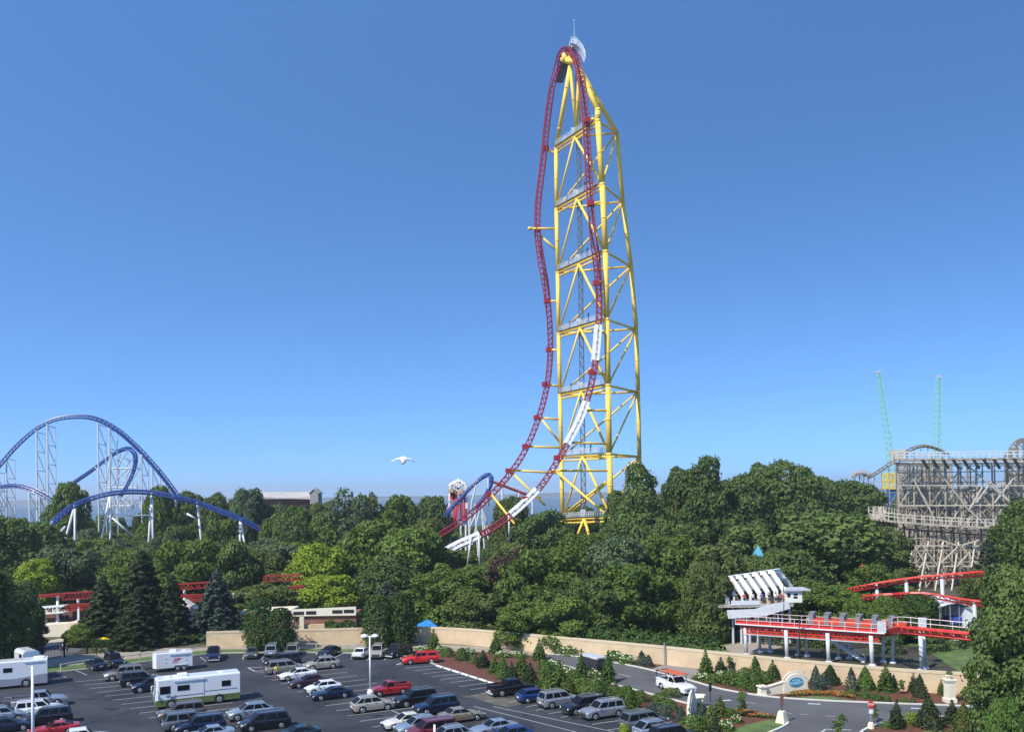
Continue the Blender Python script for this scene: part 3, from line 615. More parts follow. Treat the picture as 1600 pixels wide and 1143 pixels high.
# small planting: prototype, base px, top y, width px, leaves, label
SM = [
 ('youngspruce', 678, 1013, 981, 24, 'shrub', 'young open spruce beside the red pickup with the cap'),
 ('bush1', 700, 1025, 1011, 18, 'shrub', 'first low shrub right of the young open spruce'),
 ('hydrangea', 660, 1018, 1008, 22, None, 'white flowering bush behind the red pickup with the cap'),
 ('hydrangea', 688, 1018, 1008, 16, None, 'white flowering bush just right of the young open spruce'),
 ('bush1', 722, 1031, 1012, 20, 'shrub', 'second low shrub right of the young open spruce'),
 ('hydrangea', 733, 1022, 1012, 22, None, 'white flowering bush above the fourth white wheel stop'),
 ('bush1', 741, 1036, 1022, 14, 'shrub', 'tiny shrub in open mulch near the wheel stops'),
 ('cone1', 755, 1042, 1014, 24, 'spr', 'dark conical evergreen at the left start of the evergreen belt'),
 ('hydrangea', 785, 1026, 1016, 26, None, 'white flowering bush behind the first conical evergreens'),
 ('cone2', 773, 1051, 1024, 24, 'shrub', 'conical evergreen second in the belt from the left'),
 ('cone2', 786, 1059, 1026, 24, 'shrub', 'conical evergreen third in the belt from the left'),
 ('cone1', 800, 1063, 1032, 22, 'spr', 'dark conical evergreen above the cab of the black pickup'),
 ('cone2', 816, 1054, 1014, 26, 'shrub', 'tall conical evergreen above the blue hatchback'),
 ('cone1', 828, 1068, 1034, 30, 'spr', 'broad dark conical evergreen right of the black pickup cab'),
 ('youngspruce', 843, 1030, 996, 26, 'shrub', 'open young tree by the road start below the hanging branches'),
 ('hydrangea', 812, 1026, 1017, 22, None, 'white flowering bush near the road start'),
 ('youngspruce', 775, 1020, 987, 24, 'shrub', 'young open conifer against the shaded wall'),
 ('bush2', 850, 1052, 1030, 22, 'shrub', 'round shrub behind the tall middle evergreens'),
 ('cone2', 856, 1077, 1032, 32, 'shrub', 'tall pointed evergreen above the silver jeep'),
 ('cone1', 874, 1080, 1030, 36, 'shrub', 'tallest evergreen in the belt above the silver jeep'),
 ('cone2', 888, 1086, 1056, 30, 'olive', 'brownish evergreen right of the tallest one'),
 ('hydrangea', 866, 1044, 1030, 30, None, 'white flowering bush left of the shuttle cart'),
 ('hydrangea', 884, 1054, 1040, 26, None, 'white flowering bush below left of the shuttle cart'),
 ('bush2', 897, 1068, 1048, 26, 'shrub', 'rounded shrub between flowering bushes and evergreens'),
 ('youngspruce', 908, 1060, 1012, 22, 'shrub', 'slim young conifer directly left of the shuttle cart'),
 ('bush2', 912, 1084, 1058, 30, 'shrub', 'rounded shrub above the silver suv facing left'),
 ('hydrangea', 924, 1058, 1044, 30, None, 'white flowering bush below the shuttle cart'),
 ('bush2', 930, 1092, 1060, 30, 'shrub', 'dense shrub above right of the silver suv'),
 ('youngspruce', 950, 1066, 1014, 28, 'shrub', 'dark young tree at the road edge right of the shuttle cart'),
 ('bush2', 945, 1088, 1066, 28, 'shrub', 'dense shrub by the near road kerb'),
 ('cone2', 962, 1090, 1062, 26, 'shrub', 'pointed shrub by the near road kerb'),
 ('bush2', 975, 1100, 1072, 30, 'shrub', 'large shrub left of the white work pickup'),
 ('cone2', 985, 1109, 1070, 30, 'shrub', 'tall pointed shrub above the grey wagon'),
 ('bush2', 1000, 1096, 1078, 24, 'shrub', 'round shrub below the white work pickup tail'),
 ('hydrangea', 893, 1022, 1006, 34, None, 'white flowering bush against the wall above the road start'),
 ('bush2', 876, 1020, 1002, 26, 'shrub', 'green bush against the wall above the road start'),
 ('bush2', 913, 1022, 1008, 24, 'shrub', 'green bush against the wall above the shuttle cart'),
 ('cone2', 934, 1026, 1006, 14, 'shrub', 'small cone against the wall right of the shuttle cart'),
 ('hydrangea', 960, 1032, 1016, 30, None, 'white flowering bush on the far road side right of the cart'),
 ('hydrangea', 980, 1036, 1022, 26, None, 'white flowering bush beside the two small blue cones'),
 ('cone1', 984, 1030, 1010, 14, 'spr', 'small dark cone behind the white flowering bush'),
 ('bluecone', 1003, 1038, 1016, 18, None, 'left small bluish cone left of the grey driveway'),
 ('bluecone', 1014, 1041, 1022, 16, None, 'right small bluish cone left of the grey driveway'),
 ('youngspruce', 1103, 1054, 1013, 28, 'shrub', 'tall young spruce right of the driveway on the far bed'),
 ('cone1', 1126, 1052, 1025, 22, 'spr', 'dark cone right of the tall young spruce'),
 ('hydrangea', 1097, 1062, 1050, 24, None, 'white flowering bush at the right edge of the driveway'),
 ('hydrangea', 1127, 1060, 1047, 20, None, 'white flowering bush under the dark cone'),
 ('sapling', 1143, 1052, 1024, 20, None, 'thin leafy sapling against the wall'),
 ('bush2', 1115, 1066, 1052, 22, 'shrub', 'leftmost low shrub in front of the tall young spruce'),
 ('bush2', 1142, 1069, 1046, 30, 'shrub', 'shrub beneath the thin sapling'),
 ('bush2', 1160, 1073, 1050, 26, 'shrub', 'shrub in the middle of the far bed clump'),
 ('bush2', 1178, 1077, 1050, 34, 'shrub', 'largest shrub nearest the cream sign in the far bed'),
 ('cone1', 1181, 1056, 1024, 20, 'shrub', 'narrow cone rising from the shrub clump'),
 ('bush2', 1193, 1066, 1048, 24, 'shrub', 'shrub just left of the cream sign wall'),
 ('cone2', 1207, 1060, 1029, 22, 'shrub', 'lively green cone left of the cream sign'),
 ('bush1', 1164, 1056, 1042, 20, 'shrub', 'round bush behind the shrub clump'),
 ('cone1', 1243, 1058, 1032, 20, 'shrub', 'narrow cone behind the arch of the cream sign'),
 ('bluecone', 1256, 1062, 1038, 20, None, 'bluish cone behind the right shoulder of the cream sign'),
 ('bluecone', 1275, 1074, 1039, 20, None, 'pointed blue spruce right of the cream sign'),
 ('bluebush', 1281, 1079, 1054, 27, None, 'rounded blue spruce right of the cream sign'),
 ('conebig', 1298, 1069, 1038, 30, 'spr', 'neat broad dark cone against the wall right of the sign'),
 ('bluecone', 1331, 1080, 1042, 20, None, 'slim grey green cone left of the golden cone'),
 ('conebig', 1353, 1077, 1040, 30, 'shrub', 'golden green cone in the far right bed'),
 ('bush1', 1331, 1086, 1076, 18, 'shrub', 'low bush under the slim grey green cone'),
 ('bush1', 1352, 1090, 1080, 16, 'shrub', 'low bush under the golden cone'),
 ('bush1', 1366, 1092, 1082, 12, 'shrub', 'tiny bush right of the golden cone'),
 ('youngspruce', 1385, 1080, 1034, 30, 'shrub', 'tall bright young conifer in the far right bed'),
 ('cone1', 1396, 1078, 1052, 16, 'spr', 'dark cone behind the tall bright conifer'),
 ('bush1', 1373, 1094, 1084, 14, 'shrub', 'left of the two tiny shrubs under the tall bright conifer'),
 ('bush1', 1386, 1095, 1086, 12, 'shrub', 'right of the two tiny shrubs under the tall bright conifer'),
 ('sapling', 1411, 1084, 1060, 20, None, 'leafy sapling between tall bright conifer and dark cones'),
 ('bush1', 1412, 1097, 1088, 12, 'shrub', 'tiny shrub under the leafy sapling'),
 ('cone1', 1428, 1080, 1047, 18, 'spr', 'back one of the two dark cones left of the urn pillar'),
 ('cone1', 1438, 1089, 1053, 24, 'spr', 'front one of the two dark cones left of the urn pillar'),
 ('cone1', 1471, 1085, 1060, 14, 'olive', 'thin brownish cone beside the urn pillar'),
 ('bush1', 1427, 1098, 1091, 10, 'shrub', 'smallest shrub near the road left of the urn pillar'),
 ('youngspruce', 1400, 1137, 1090, 28, 'spr', 'dark upright conifer in the near right island'),
 ('bush2', 1425, 1130, 1112, 26, 'lime', 'bright leafy shrub right of the dark upright conifer'),
 ('bush1', 1386, 1136, 1126, 18, 'shrub', 'low shrub at the kerb tip of the near right island'),
 ('conebig', 1452, 1136, 1089, 46, 'spr', 'broadest dark cone in the near right island'),
 ('cone1', 1488, 1128, 1092, 28, 'spr', 'dark cone behind the golden one in the near right island'),
 ('conebig', 1506, 1143, 1098, 38, 'olive', 'golden brown cone in the near right island'),
 ('bush2', 1525, 1128, 1112, 20, 'lime', 'bright shrub beside the second cream pillar'),
 ('sapling', 1313, 1152, 1112, 28, None, 'pale sapling at the bottom edge left of the stop sign'),
 ('sapling', 1366, 1127, 1098, 18, None, 'thin sapling right behind the stop sign'),
 ('cone2', 1126, 1118, 1086, 26, 'olive', 'bronze green cone right of the half hidden cream sign'),
 ('sapling', 1163, 1120, 1076, 28, None, 'pale sapling in the flower strip by the near road kerb'),
 ('bush2', 1048, 1088, 1074, 26, 'olive', 'thin bush in front of the white work pickup'),
 ('bluebush', 1020, 1118, 1098, 22, None, 'left grey green shrub near the bottom parked cars'),
 ('bluebush', 1037, 1122, 1100, 26, None, 'right grey green shrub near the bottom parked cars'),
 ('bush2', 1032, 1098, 1082, 28, 'shrub', 'green bush on mulch below the work pickup'),
 ('bluecone', 1064, 1128, 1102, 22, None, 'bluish cone left of the half hidden cream sign'),
 ('bush2', 1046, 1108, 1092, 22, 'shrub', 'small bush on the mulch slope left of the half hidden sign'),
 ('bush2', 1086, 1112, 1095, 20, 'lime', 'yellowish bush over the half hidden cream sign'),
 ('bluecone', 1098, 1128, 1098, 26, None, 'bluish cone in front of the half hidden cream sign'),
 ('cone2', 1112, 1138, 1100, 30, 'olive', 'olive cone in the clump at the bottom right of the lot'),
 ('bush2', 1084, 1145, 1116, 36, 'shrub', 'big yellow green bush at the bottom of the clump'),
 ('cone2', 1118, 1158, 1118, 34, 'spr', 'dark evergreen at the very bottom of the clump'),
 ('hydrangea', 1134, 1140, 1124, 24, None, 'white flowering bush at the bottom left of the near lawn'),
 ('hydrangea', 1151, 1128, 1116, 18, None, 'white flowering bush at the top of the near lawn'),
 ('bush1', 1140, 1118, 1106, 22, 'shrub', 'low bush at the left end of the flower strip'),
 ('bush1', 975, 1144, 1130, 16, 'lime', 'small yellow green weed beside the grey wagon'),
]
for key, bx, by, yt, wp, lm, lab in SM:
    if key in ('cone1', 'cone2') and len(lab) % 5 < 4: key = 'youngspruce'; lm = lm or 'spr'; wp *= 1.1
    g = G(bx, by); t = P(bx, yt, g.y)
    nm = 'flowering_bush' if key == 'hydrangea' else 'sapling' if key == 'sapling' else 'shrub' if 'bush' in key and key != 'bluebush' else 'small_conifer'
    plant(key, g, t.z, wp/FPX*g.y*1.08, lab, {'flowering_bush': 'flowering bush', 'sapling': 'sapling', 'shrub': 'shrub', 'small_conifer': 'conifer'}[nm], nm, None, lm).rotation_euler.x = RT.uniform(-.05, .05)
def hedge(name, pts, hpx, wd, label, leaf=.22, h=None):
    ps = [G(*p) for p in pts]; h = h or 1.5; mid = ps[len(ps)//2]; rg = np.random.default_rng(len(label)); Pn, Nn = [], []
    for a, b in zip(ps, ps[1:]):
        L = (b-a).length; n = int(L*(h*2+wd)/(leaf*leaf)*1.6); s = rg.uniform(0, 1, n); d = (b-a).normalized(); nn = Vector((-d.y, d.x, 0)); th = rg.uniform(0, math.pi, n)
        lum = 1+.08*np.sin(s*L*2.1)+rg.normal(0, .05, n)
        ce = np.cos(th); cx = np.sign(ce)*np.abs(ce)**.5*wd/2*lum; cz = np.abs(np.sin(th))**.5*h*lum; zf = np.where(np.abs(ce) > .9, rg.uniform(0, .8, n)*h, cz)
        Pn.append(np.stack([a.x+d.x*L*s+nn.x*cx-mid.x, a.y+d.y*L*s+nn.y*cx-mid.y, zf], 1)); Nn.append(np.stack([nn.x*ce, nn.y*ce, np.sin(th)], 1))
    o = bpy.data.objects.new(name, leaves_mesh(name, np.concatenate(Pn), np.concatenate(Nn), leaf, 3, L_HEDGE)); C.objects.link(o); o.location = mid
    return tag(o, label, 'hedge')
hedge('hedge', [(1290, 1003), (1350, 1013), (1400, 1014), (1450, 1009), (1470, 1003)], 0, 9, 'big rounded dark hedge curving across the lawn under the red platform', .26, 2.6)
hedge('hedge', [(1200, 1003), (1240, 1008), (1285, 1008)], 0, 4, 'dark hedge under the left half of the red platform', .26, 1.8)
hedge('undergrowth', [(930, 1020), (1000, 1028.5), (1060, 1034.5), (1125, 1041)], 0, 4, 'dense dark undergrowth pressed against the back of the wall left of the red platform', .32, 3.6)
hedge('hedge', [(508, 1003), (556, 1002)], 0, 1.6, 'clipped hedge against the cream building above the wall', .22, 3.2)
hedge('hedge', [(143, 1021), (172, 1018)], 0, 1.5, 'short dark hedge at the right end of the black fence', .2, 2.0)
hedge('hedge', [(190, 1015), (310, 1002)], 0, 3.5, 'low dark ground hedge at the foot of the spruces', .26, 1.5)

# ------------------------------------------------------------------ vehicles
def paint(name, col, metal=.35): return mat('paint_'+name, col, .32, metal=metal, var=.03, scale=1, coat=.8)
PT = dict(black=paint('black', (.008, .008, .01), .1), navy=paint('navy', (.012, .018, .05)), white=paint('white', (.76, .77, .77), 0), silver=paint('silver', (.42, .44, .46), .6),
          lblue=paint('light_blue_silver', (.36, .42, .49), .5), beige=paint('beige', (.5, .45, .36), .4), tan=paint('tan', (.36, .32, .27), .5), brown=paint('brown', (.15, .125, .1), .4),
          grey=paint('grey', (.17, .18, .19), .5), red=paint('red', (.42, .02, .025), .1), bred=paint('bright_red', (.62, .02, .015), 0), maroon=paint('maroon', (.055, .014, .018), .3), dred=paint('dark_red', (.2, .02, .03), .3),
          blue=paint('blue', (.015, .05, .2), .4), ivory=paint('ivory', (.66, .63, .52), 0), teal=paint('teal', (.012, .03, .036), .4), olive=paint('grey_green', (.13, .14, .12), .5), gold=paint('gold', (.42, .34, .22), .5))
SPEC = {  # L, W, H, wheel r, front axle x, rear axle x, hood z0, hood z1, wb x, rf x, rr x, rb x, deck z, kind
 'sedan': (4.8, 1.82, 1.45, .33, 1.45, -1.35, .72, .93, .95, .1, -1.0, -1.65, 1.0, .94),
 'coupe': (4.7, 1.85, 1.36, .34, 1.45, -1.35, .7, .9, .75, -.1, -.95, -1.85, .98, .95),
 'suv': (4.85, 1.92, 1.78, .38, 1.45, -1.4, .98, 1.1, 1.15, .5, -2.05, -2.32, 1.08, 1.05),
 'crossover': (4.7, 1.88, 1.66, .37, 1.45, -1.35, .88, 1.06, 1.15, .35, -1.45, -2.25, 1.05, 1.0),
 'hatchback': (4.2, 1.76, 1.48, .32, 1.3, -1.25, .74, .96, 1.1, .3, -1.2, -1.95, 1.0, .95),
 'minivan': (5.0, 1.95, 1.74, .34, 1.5, -1.5, .82, 1.04, 1.6, .75, -2.05, -2.4, 1.0, .98),
 'pickup': (5.7, 1.98, 1.86, .4, 1.85, -1.65, 1.02, 1.14, 1.2, .65, -.85, -1.0, 1.12, 1.1),
 'smallpickup': (4.9, 1.8, 1.66, .35, 1.5, -1.4, .9, 1.02, .85, .35, -.35, -.5, 1.0, 1.0),
 'cappickup': (5.1, 1.8, 1.66, .35, 1.5, -1.5, .9, 1.02, 1.0, .45, -.75, -.9, 1.0, 1.0),
}
def arch(x, sp):
    z = .3
    for ax in (sp[4], sp[5]):
        d = abs(x-ax); r = sp[3]*1.22
        if d < r: z = max(z, sp[3]*.95+math.sqrt(r*r-d*d)*.98)
    return z
def car_proto(kind):
    sp = SPEC[kind]; L, W, Hh, wr, fa, ra, h0, h1, wb, rf, rr, rb, dz, tz = sp
    xs = sorted(set([round(v, 3) for v in [-L/2, -L/2+.06, -L/2+.2, L/2-.5, L/2-.2, L/2-.06, L/2, wb, rb]] +
        [round(a+d*wr*1.22, 3) for a in (fa, ra) for d in (-1.001, -.92, -.7, -.35, 0, .35, .7, .92, 1.001)] + [round(-L/2+.4+k*.45, 3) for k in range(int(L/.45))]))
    def top(x):
        if x >= wb: t = (L/2-x)/(L/2-wb); return h0*.86+(h1-h0*.86)*(1-(1-min(1, t))**2.2)
        if x >= rb: return h1+(dz-h1)*(wb-x)/(wb-rb)
        t = (x+L/2)/(rb+L/2+1e-6); return tz*.97+(dz-tz*.97)*min(1, t*1.6)
    def hw(x):
        e = max(0, abs(x)-L*.36)/(L*.14); return W/2*(1-.13*e**2)
    mb = MB(); rows = []
    for x in xs:
        zb = arch(x, sp); zt = top(x); h = hw(x); e = 1 if abs(abs(x)-L/2) > .03 else .9
        zb2 = zb if e == 1 else .38
        zm = max(zb2+.02, .62); zs = max(zm+.02, zt-.1)
        half = [(h*.97*e, zb2), (h*e, zm), (h*.985*e, zs-.03), (h*.9*e, zt-.015), (h*.5*e, zt+.03), (0, zt+.035)]
        rows.append([Vector((x, y, z)) for y, z in half]+[Vector((x, -y, z)) for y, z in half[-2::-1]])
    n = len(rows[0]); vs = [p for r_ in rows for p in r_]; fs = []
    for i in range(len(rows)-1):
        for j in range(n-1): fs.append((i*n+j, i*n+j+1, (i+1)*n+j+1, (i+1)*n+j))
    fs += [tuple(range(n))[::-1], tuple((len(rows)-1)*n+j for j in range(n))]
    mb.add(vs, fs)
    # greenhouse: painted shell, glass panes 12 mm proud of it
    bh = W/2*.9; rh = W/2*.72; bz = lambda x: top(x)
    wedge = [(wb, bh*.86, bz(wb)+.01), (rf, rh*.96, Hh-.03), (rr, rh*.95, Hh-.03), (rb, bh*.88, bz(rb)+.01)]
    pickup = 'pickup' in kind
    gl = {}
    bL = [Vector((wb, bh*.9, bz(wb))), Vector((rb, bh*.9, bz(rb)))]; tL = [Vector((rf, rh, Hh-.05)), Vector((rr, rh, Hh-.05))]
    def mir(v): return Vector((v.x, -v.y, v.z))
    A, B, Cc, D_ = bL[0], tL[0], tL[1], bL[1]
    mid = Vector(((rf+rr)/2, rh*.95, Hh-.04))
    roof = [B, Cc, mir(Cc), mir(B)]; rc = [Vector((rf-.05, rh*.5, Hh)), Vector((rr+.05, rh*.5, Hh)), Vector((rr+.05, -rh*.5, Hh)), Vector((rf-.05, -rh*.5, Hh))]
    low = [A, D_, mir(D_), mir(A)]; low = [Vector((v.x, v.y, v.z-.08)) for v in low]
    mb.add([A, B, Cc, D_, mir(A), mir(B), mir(Cc), mir(D_)]+rc, ((0,1,2,3),(7,6,5,4),(0,4,5,1),(3,2,6,7),(1,5,11,8),(2,9,10,6),(1,8,9,2),(5,6,10,11),(8,11,10,9)))
    def on(u, v):  # side pane coordinate: u along belt 0 front..1 rear, v 0 belt..1 roof
        a = A.lerp(D_, u); b = B.lerp(Cc, u); return a.lerp(b, v)
    nrm = Vector((0, 1, .35)).normalized()*.012
    def pane(us): 
        g = MB(); q = [on(us[0], .1), on(us[0], .88), on(us[1], .88), on(us[1], .1)]
        for sgn in (1, -1):
            w_ = [p+nrm for p in q]; 
            if sgn < 0: w_ = [mir(p) for p in w_][::-1]
            g.add(w_+[], ((0, 1, 2, 3),))
        return g
    splits = {'sedan': [(.06, .47), (.51, .9)], 'coupe': [(.06, .55), (.6, .86)], 'suv': [(.05, .33), (.37, .63), (.68, .94)], 'crossover': [(.05, .38), (.42, .7), (.74, .93)], 'hatchback': [(.06, .45), (.5, .88)],
              'minivan': [(.05, .32), (.36, .64), (.68, .95)], 'pickup': [(.08, .5), (.56, .92)], 'smallpickup': [(.1, .88)], 'cappickup': [(.08, .52), (.57, .92)]}[kind]
    P_ = {}
    root = thing({'hatchback': 'hatchback_car', 'pickup': 'pickup_truck', 'smallpickup': 'pickup_truck', 'cappickup': 'pickup_truck', 'crossover': 'crossover_car'}.get(kind, kind), None, None)
    if kind == 'cappickup':
        c0, c1 = rb-.02, -L/2+.05; q = [Vector((c0, bh*.93, 1.0)), Vector((c0, rh*1.04, Hh-.02)), Vector((c1+.12, rh*1.04, Hh-.06)), Vector((c1, bh*.93, 1.0))]
        mb.add(q+[mir(v) for v in q], ((0,1,2,3),(7,6,5,4),(0,4,5,1),(1,5,6,2),(2,6,7,3)))
        g = MB(); qq = [Vector((c0-.15, bh*.915+.03, 1.14)), Vector((c0-.15, rh*1.08+.03, Hh-.2)), Vector((c1+.35, rh*1.08+.03, Hh-.22)), Vector((c1+.3, bh*.915+.03, 1.14))]
        g.add(qq+[mir(v) for v in qq], ((0,1,2,3),(7,6,5,4))); g.build('cap_window', GLASS, root)
    body = mb.build('body', PT['black'], root, False)
    if pickup and kind != 'cappickup':
        g = MB(); x0, x1 = rb-.06, -L/2+.1; g.box(((x0+x1)/2, 0, dz+.05), (x0-x1, W*.78, .03)); g.build('bed_liner', DARK, root)
        g = MB()
        for s in (1, -1): g.box(((x0+x1)/2, s*W*.43, dz+.12), (x0-x1+.1, .1, .2))
        g.box((x1-.03, 0, dz+.12), (.08, W*.86, .2)); g.build('bed_rail', PT['black'], root)
    for k, us in enumerate(splits):
        g = pane(us)
        for h_ in (0, 4): q = MB(); q.add(g.v[h_:h_+4], ((0, 1, 2, 3),)); q.build('side_window', GLASS, root)
    def cross(a, b, c, d, nm, off):
        g = MB(); q = [a, b, c, d]; g.add([v+off for v in q], ((0,1,2,3),)); return g.build(nm, GLASS, root)
    def ins(a, b): # inset pane between belt line point a (left) and roof point b
        p1 = a.lerp(b, .08); p2 = a.lerp(b, .93); m1, m2 = mir(p1), mir(p2)
        return [p1.lerp(m1, .05), p2.lerp(m2, .06), p2.lerp(m2, .94), p1.lerp(m1, .95)]
    q = ins(A, B); cross(*q, 'windshield', Vector((.012, 0, .012))); q = ins(D_, Cc)
    cross(*q, 'rear_window', Vector((-.014, 0, .008)))
    # wheels
    for ax in (fa, ra):
        for s in (1, -1):
            t = MB(); c = Vector((ax, s*(W/2-.13), wr)); t.tube(c-Vector((0, .11, 0)), c+Vector((0, .11, 0)), wr, n=18); wl = t.build('wheel', TYRE, root)
            t = MB(); c2 = c+Vector((0, s*.112, 0)); t.tube(c2-Vector((0, .01*s, 0)), c2+Vector((0, s*.012, 0)), wr*.66, wr*.6, n=14)
            t.build('rim', RIM, wl)
    # dark wheel wells, sills, bumpers, grille
    t = MB(); 
    for ax in (fa, ra): t.box((ax, 0, wr+.12), (wr*2.3, W*.8, wr*1.5))
    t.box((0, 0, .28), (L*.92, W*.84, .2)); t.build('underbody', TRIM, root)
    t = MB(); t.box((L/2+.0, 0, .52), (.08, W*.52, .2 if kind not in ('pickup', 'suv') else .34)); t.build('grille', TRIM, root)
    for bx_ in (((L/2-.02, 0, .36), (.14, W*.82, .16)), ((-L/2+.02, 0, .42), (.14, W*.84, .18))): t = MB(); t.box(*bx_); t.build('bumper', TRIM if kind not in ('pickup', 'smallpickup') else GREYP, root)
    for s in (1, -1):
        zt = top(L/2-.15); t = MB(); t.box((L/2-.1, s*W*.355, min(.72, zt-.12)+.02), (.2, .32, .15), s*-.25); t.build('headlight', HLAMP, root)
        t = MB(); zz = tz-.18 if kind in ('sedan', 'coupe', 'hatchback', 'crossover') else tz-.12; t.box((-L/2+.05, s*W*.39, zz), (.12, .14, .14 if kind != 'suv' else .26)); t.build('taillight', TLAMP, root)
        t = MB(); t.box((wb-.28, s*(W/2+.06), bz(wb)+.07), (.12, .2, .14)); t.build('mirror', PT['black'], root)
        for xh in ([.15, -.85] if kind not in ('coupe', 'smallpickup') else [-.2]): t = MB(); t.box((xh, s*W*.497, .86 if kind in ('sedan', 'coupe', 'hatchback') else .97), (.2, .03, .035)); t.build('door_handle', TRIM, root)
    t = MB(); t.box((-L/2-.01, 0, .66), (.03, .48, .15)); t.build('licence_plate', PLATE, root)
    if kind in ('suv', 'minivan', 'crossover'):
        for s in (1, -1): t = MB(); t.beam((rf-.2, s*rh*.85, Hh+.05), (rr+.15, s*rh*.85, Hh+.05), .05, .05); t.build('roof_rack', GALV, root)
    return root
protos = {}
def car(kind, px, py, head, col, label, cat=None, sc_=1.0):
    if kind not in protos: protos[kind] = [car_proto(kind), False]
    pr = protos[kind]; o = pr[0] if not pr[1] else dup(pr[0]); pr[1] = True
    o.location = G(px, py, .025); o.rotation_euler = (0, 0, head); o.scale = (sc_,)*3
    tag(o, label, cat or {'crossover': 'suv', 'smallpickup': 'pickup truck', 'cappickup': 'pickup truck', 'pickup': 'pickup truck', 'coupe': 'car', 'sedan': 'car', 'hatchback': 'car'}.get(kind, kind), 'cars parked in the lot')
    for ch in kids(o):
        nm = ch.name.split('.')[0]
        if nm in ('body', 'mirror', 'bed_rail'): ch.material_slots[0].link = 'OBJECT'; ch.material_slots[0].material = PT[col]
    return o
Rr_, Ll_ = SA, SA+math.pi
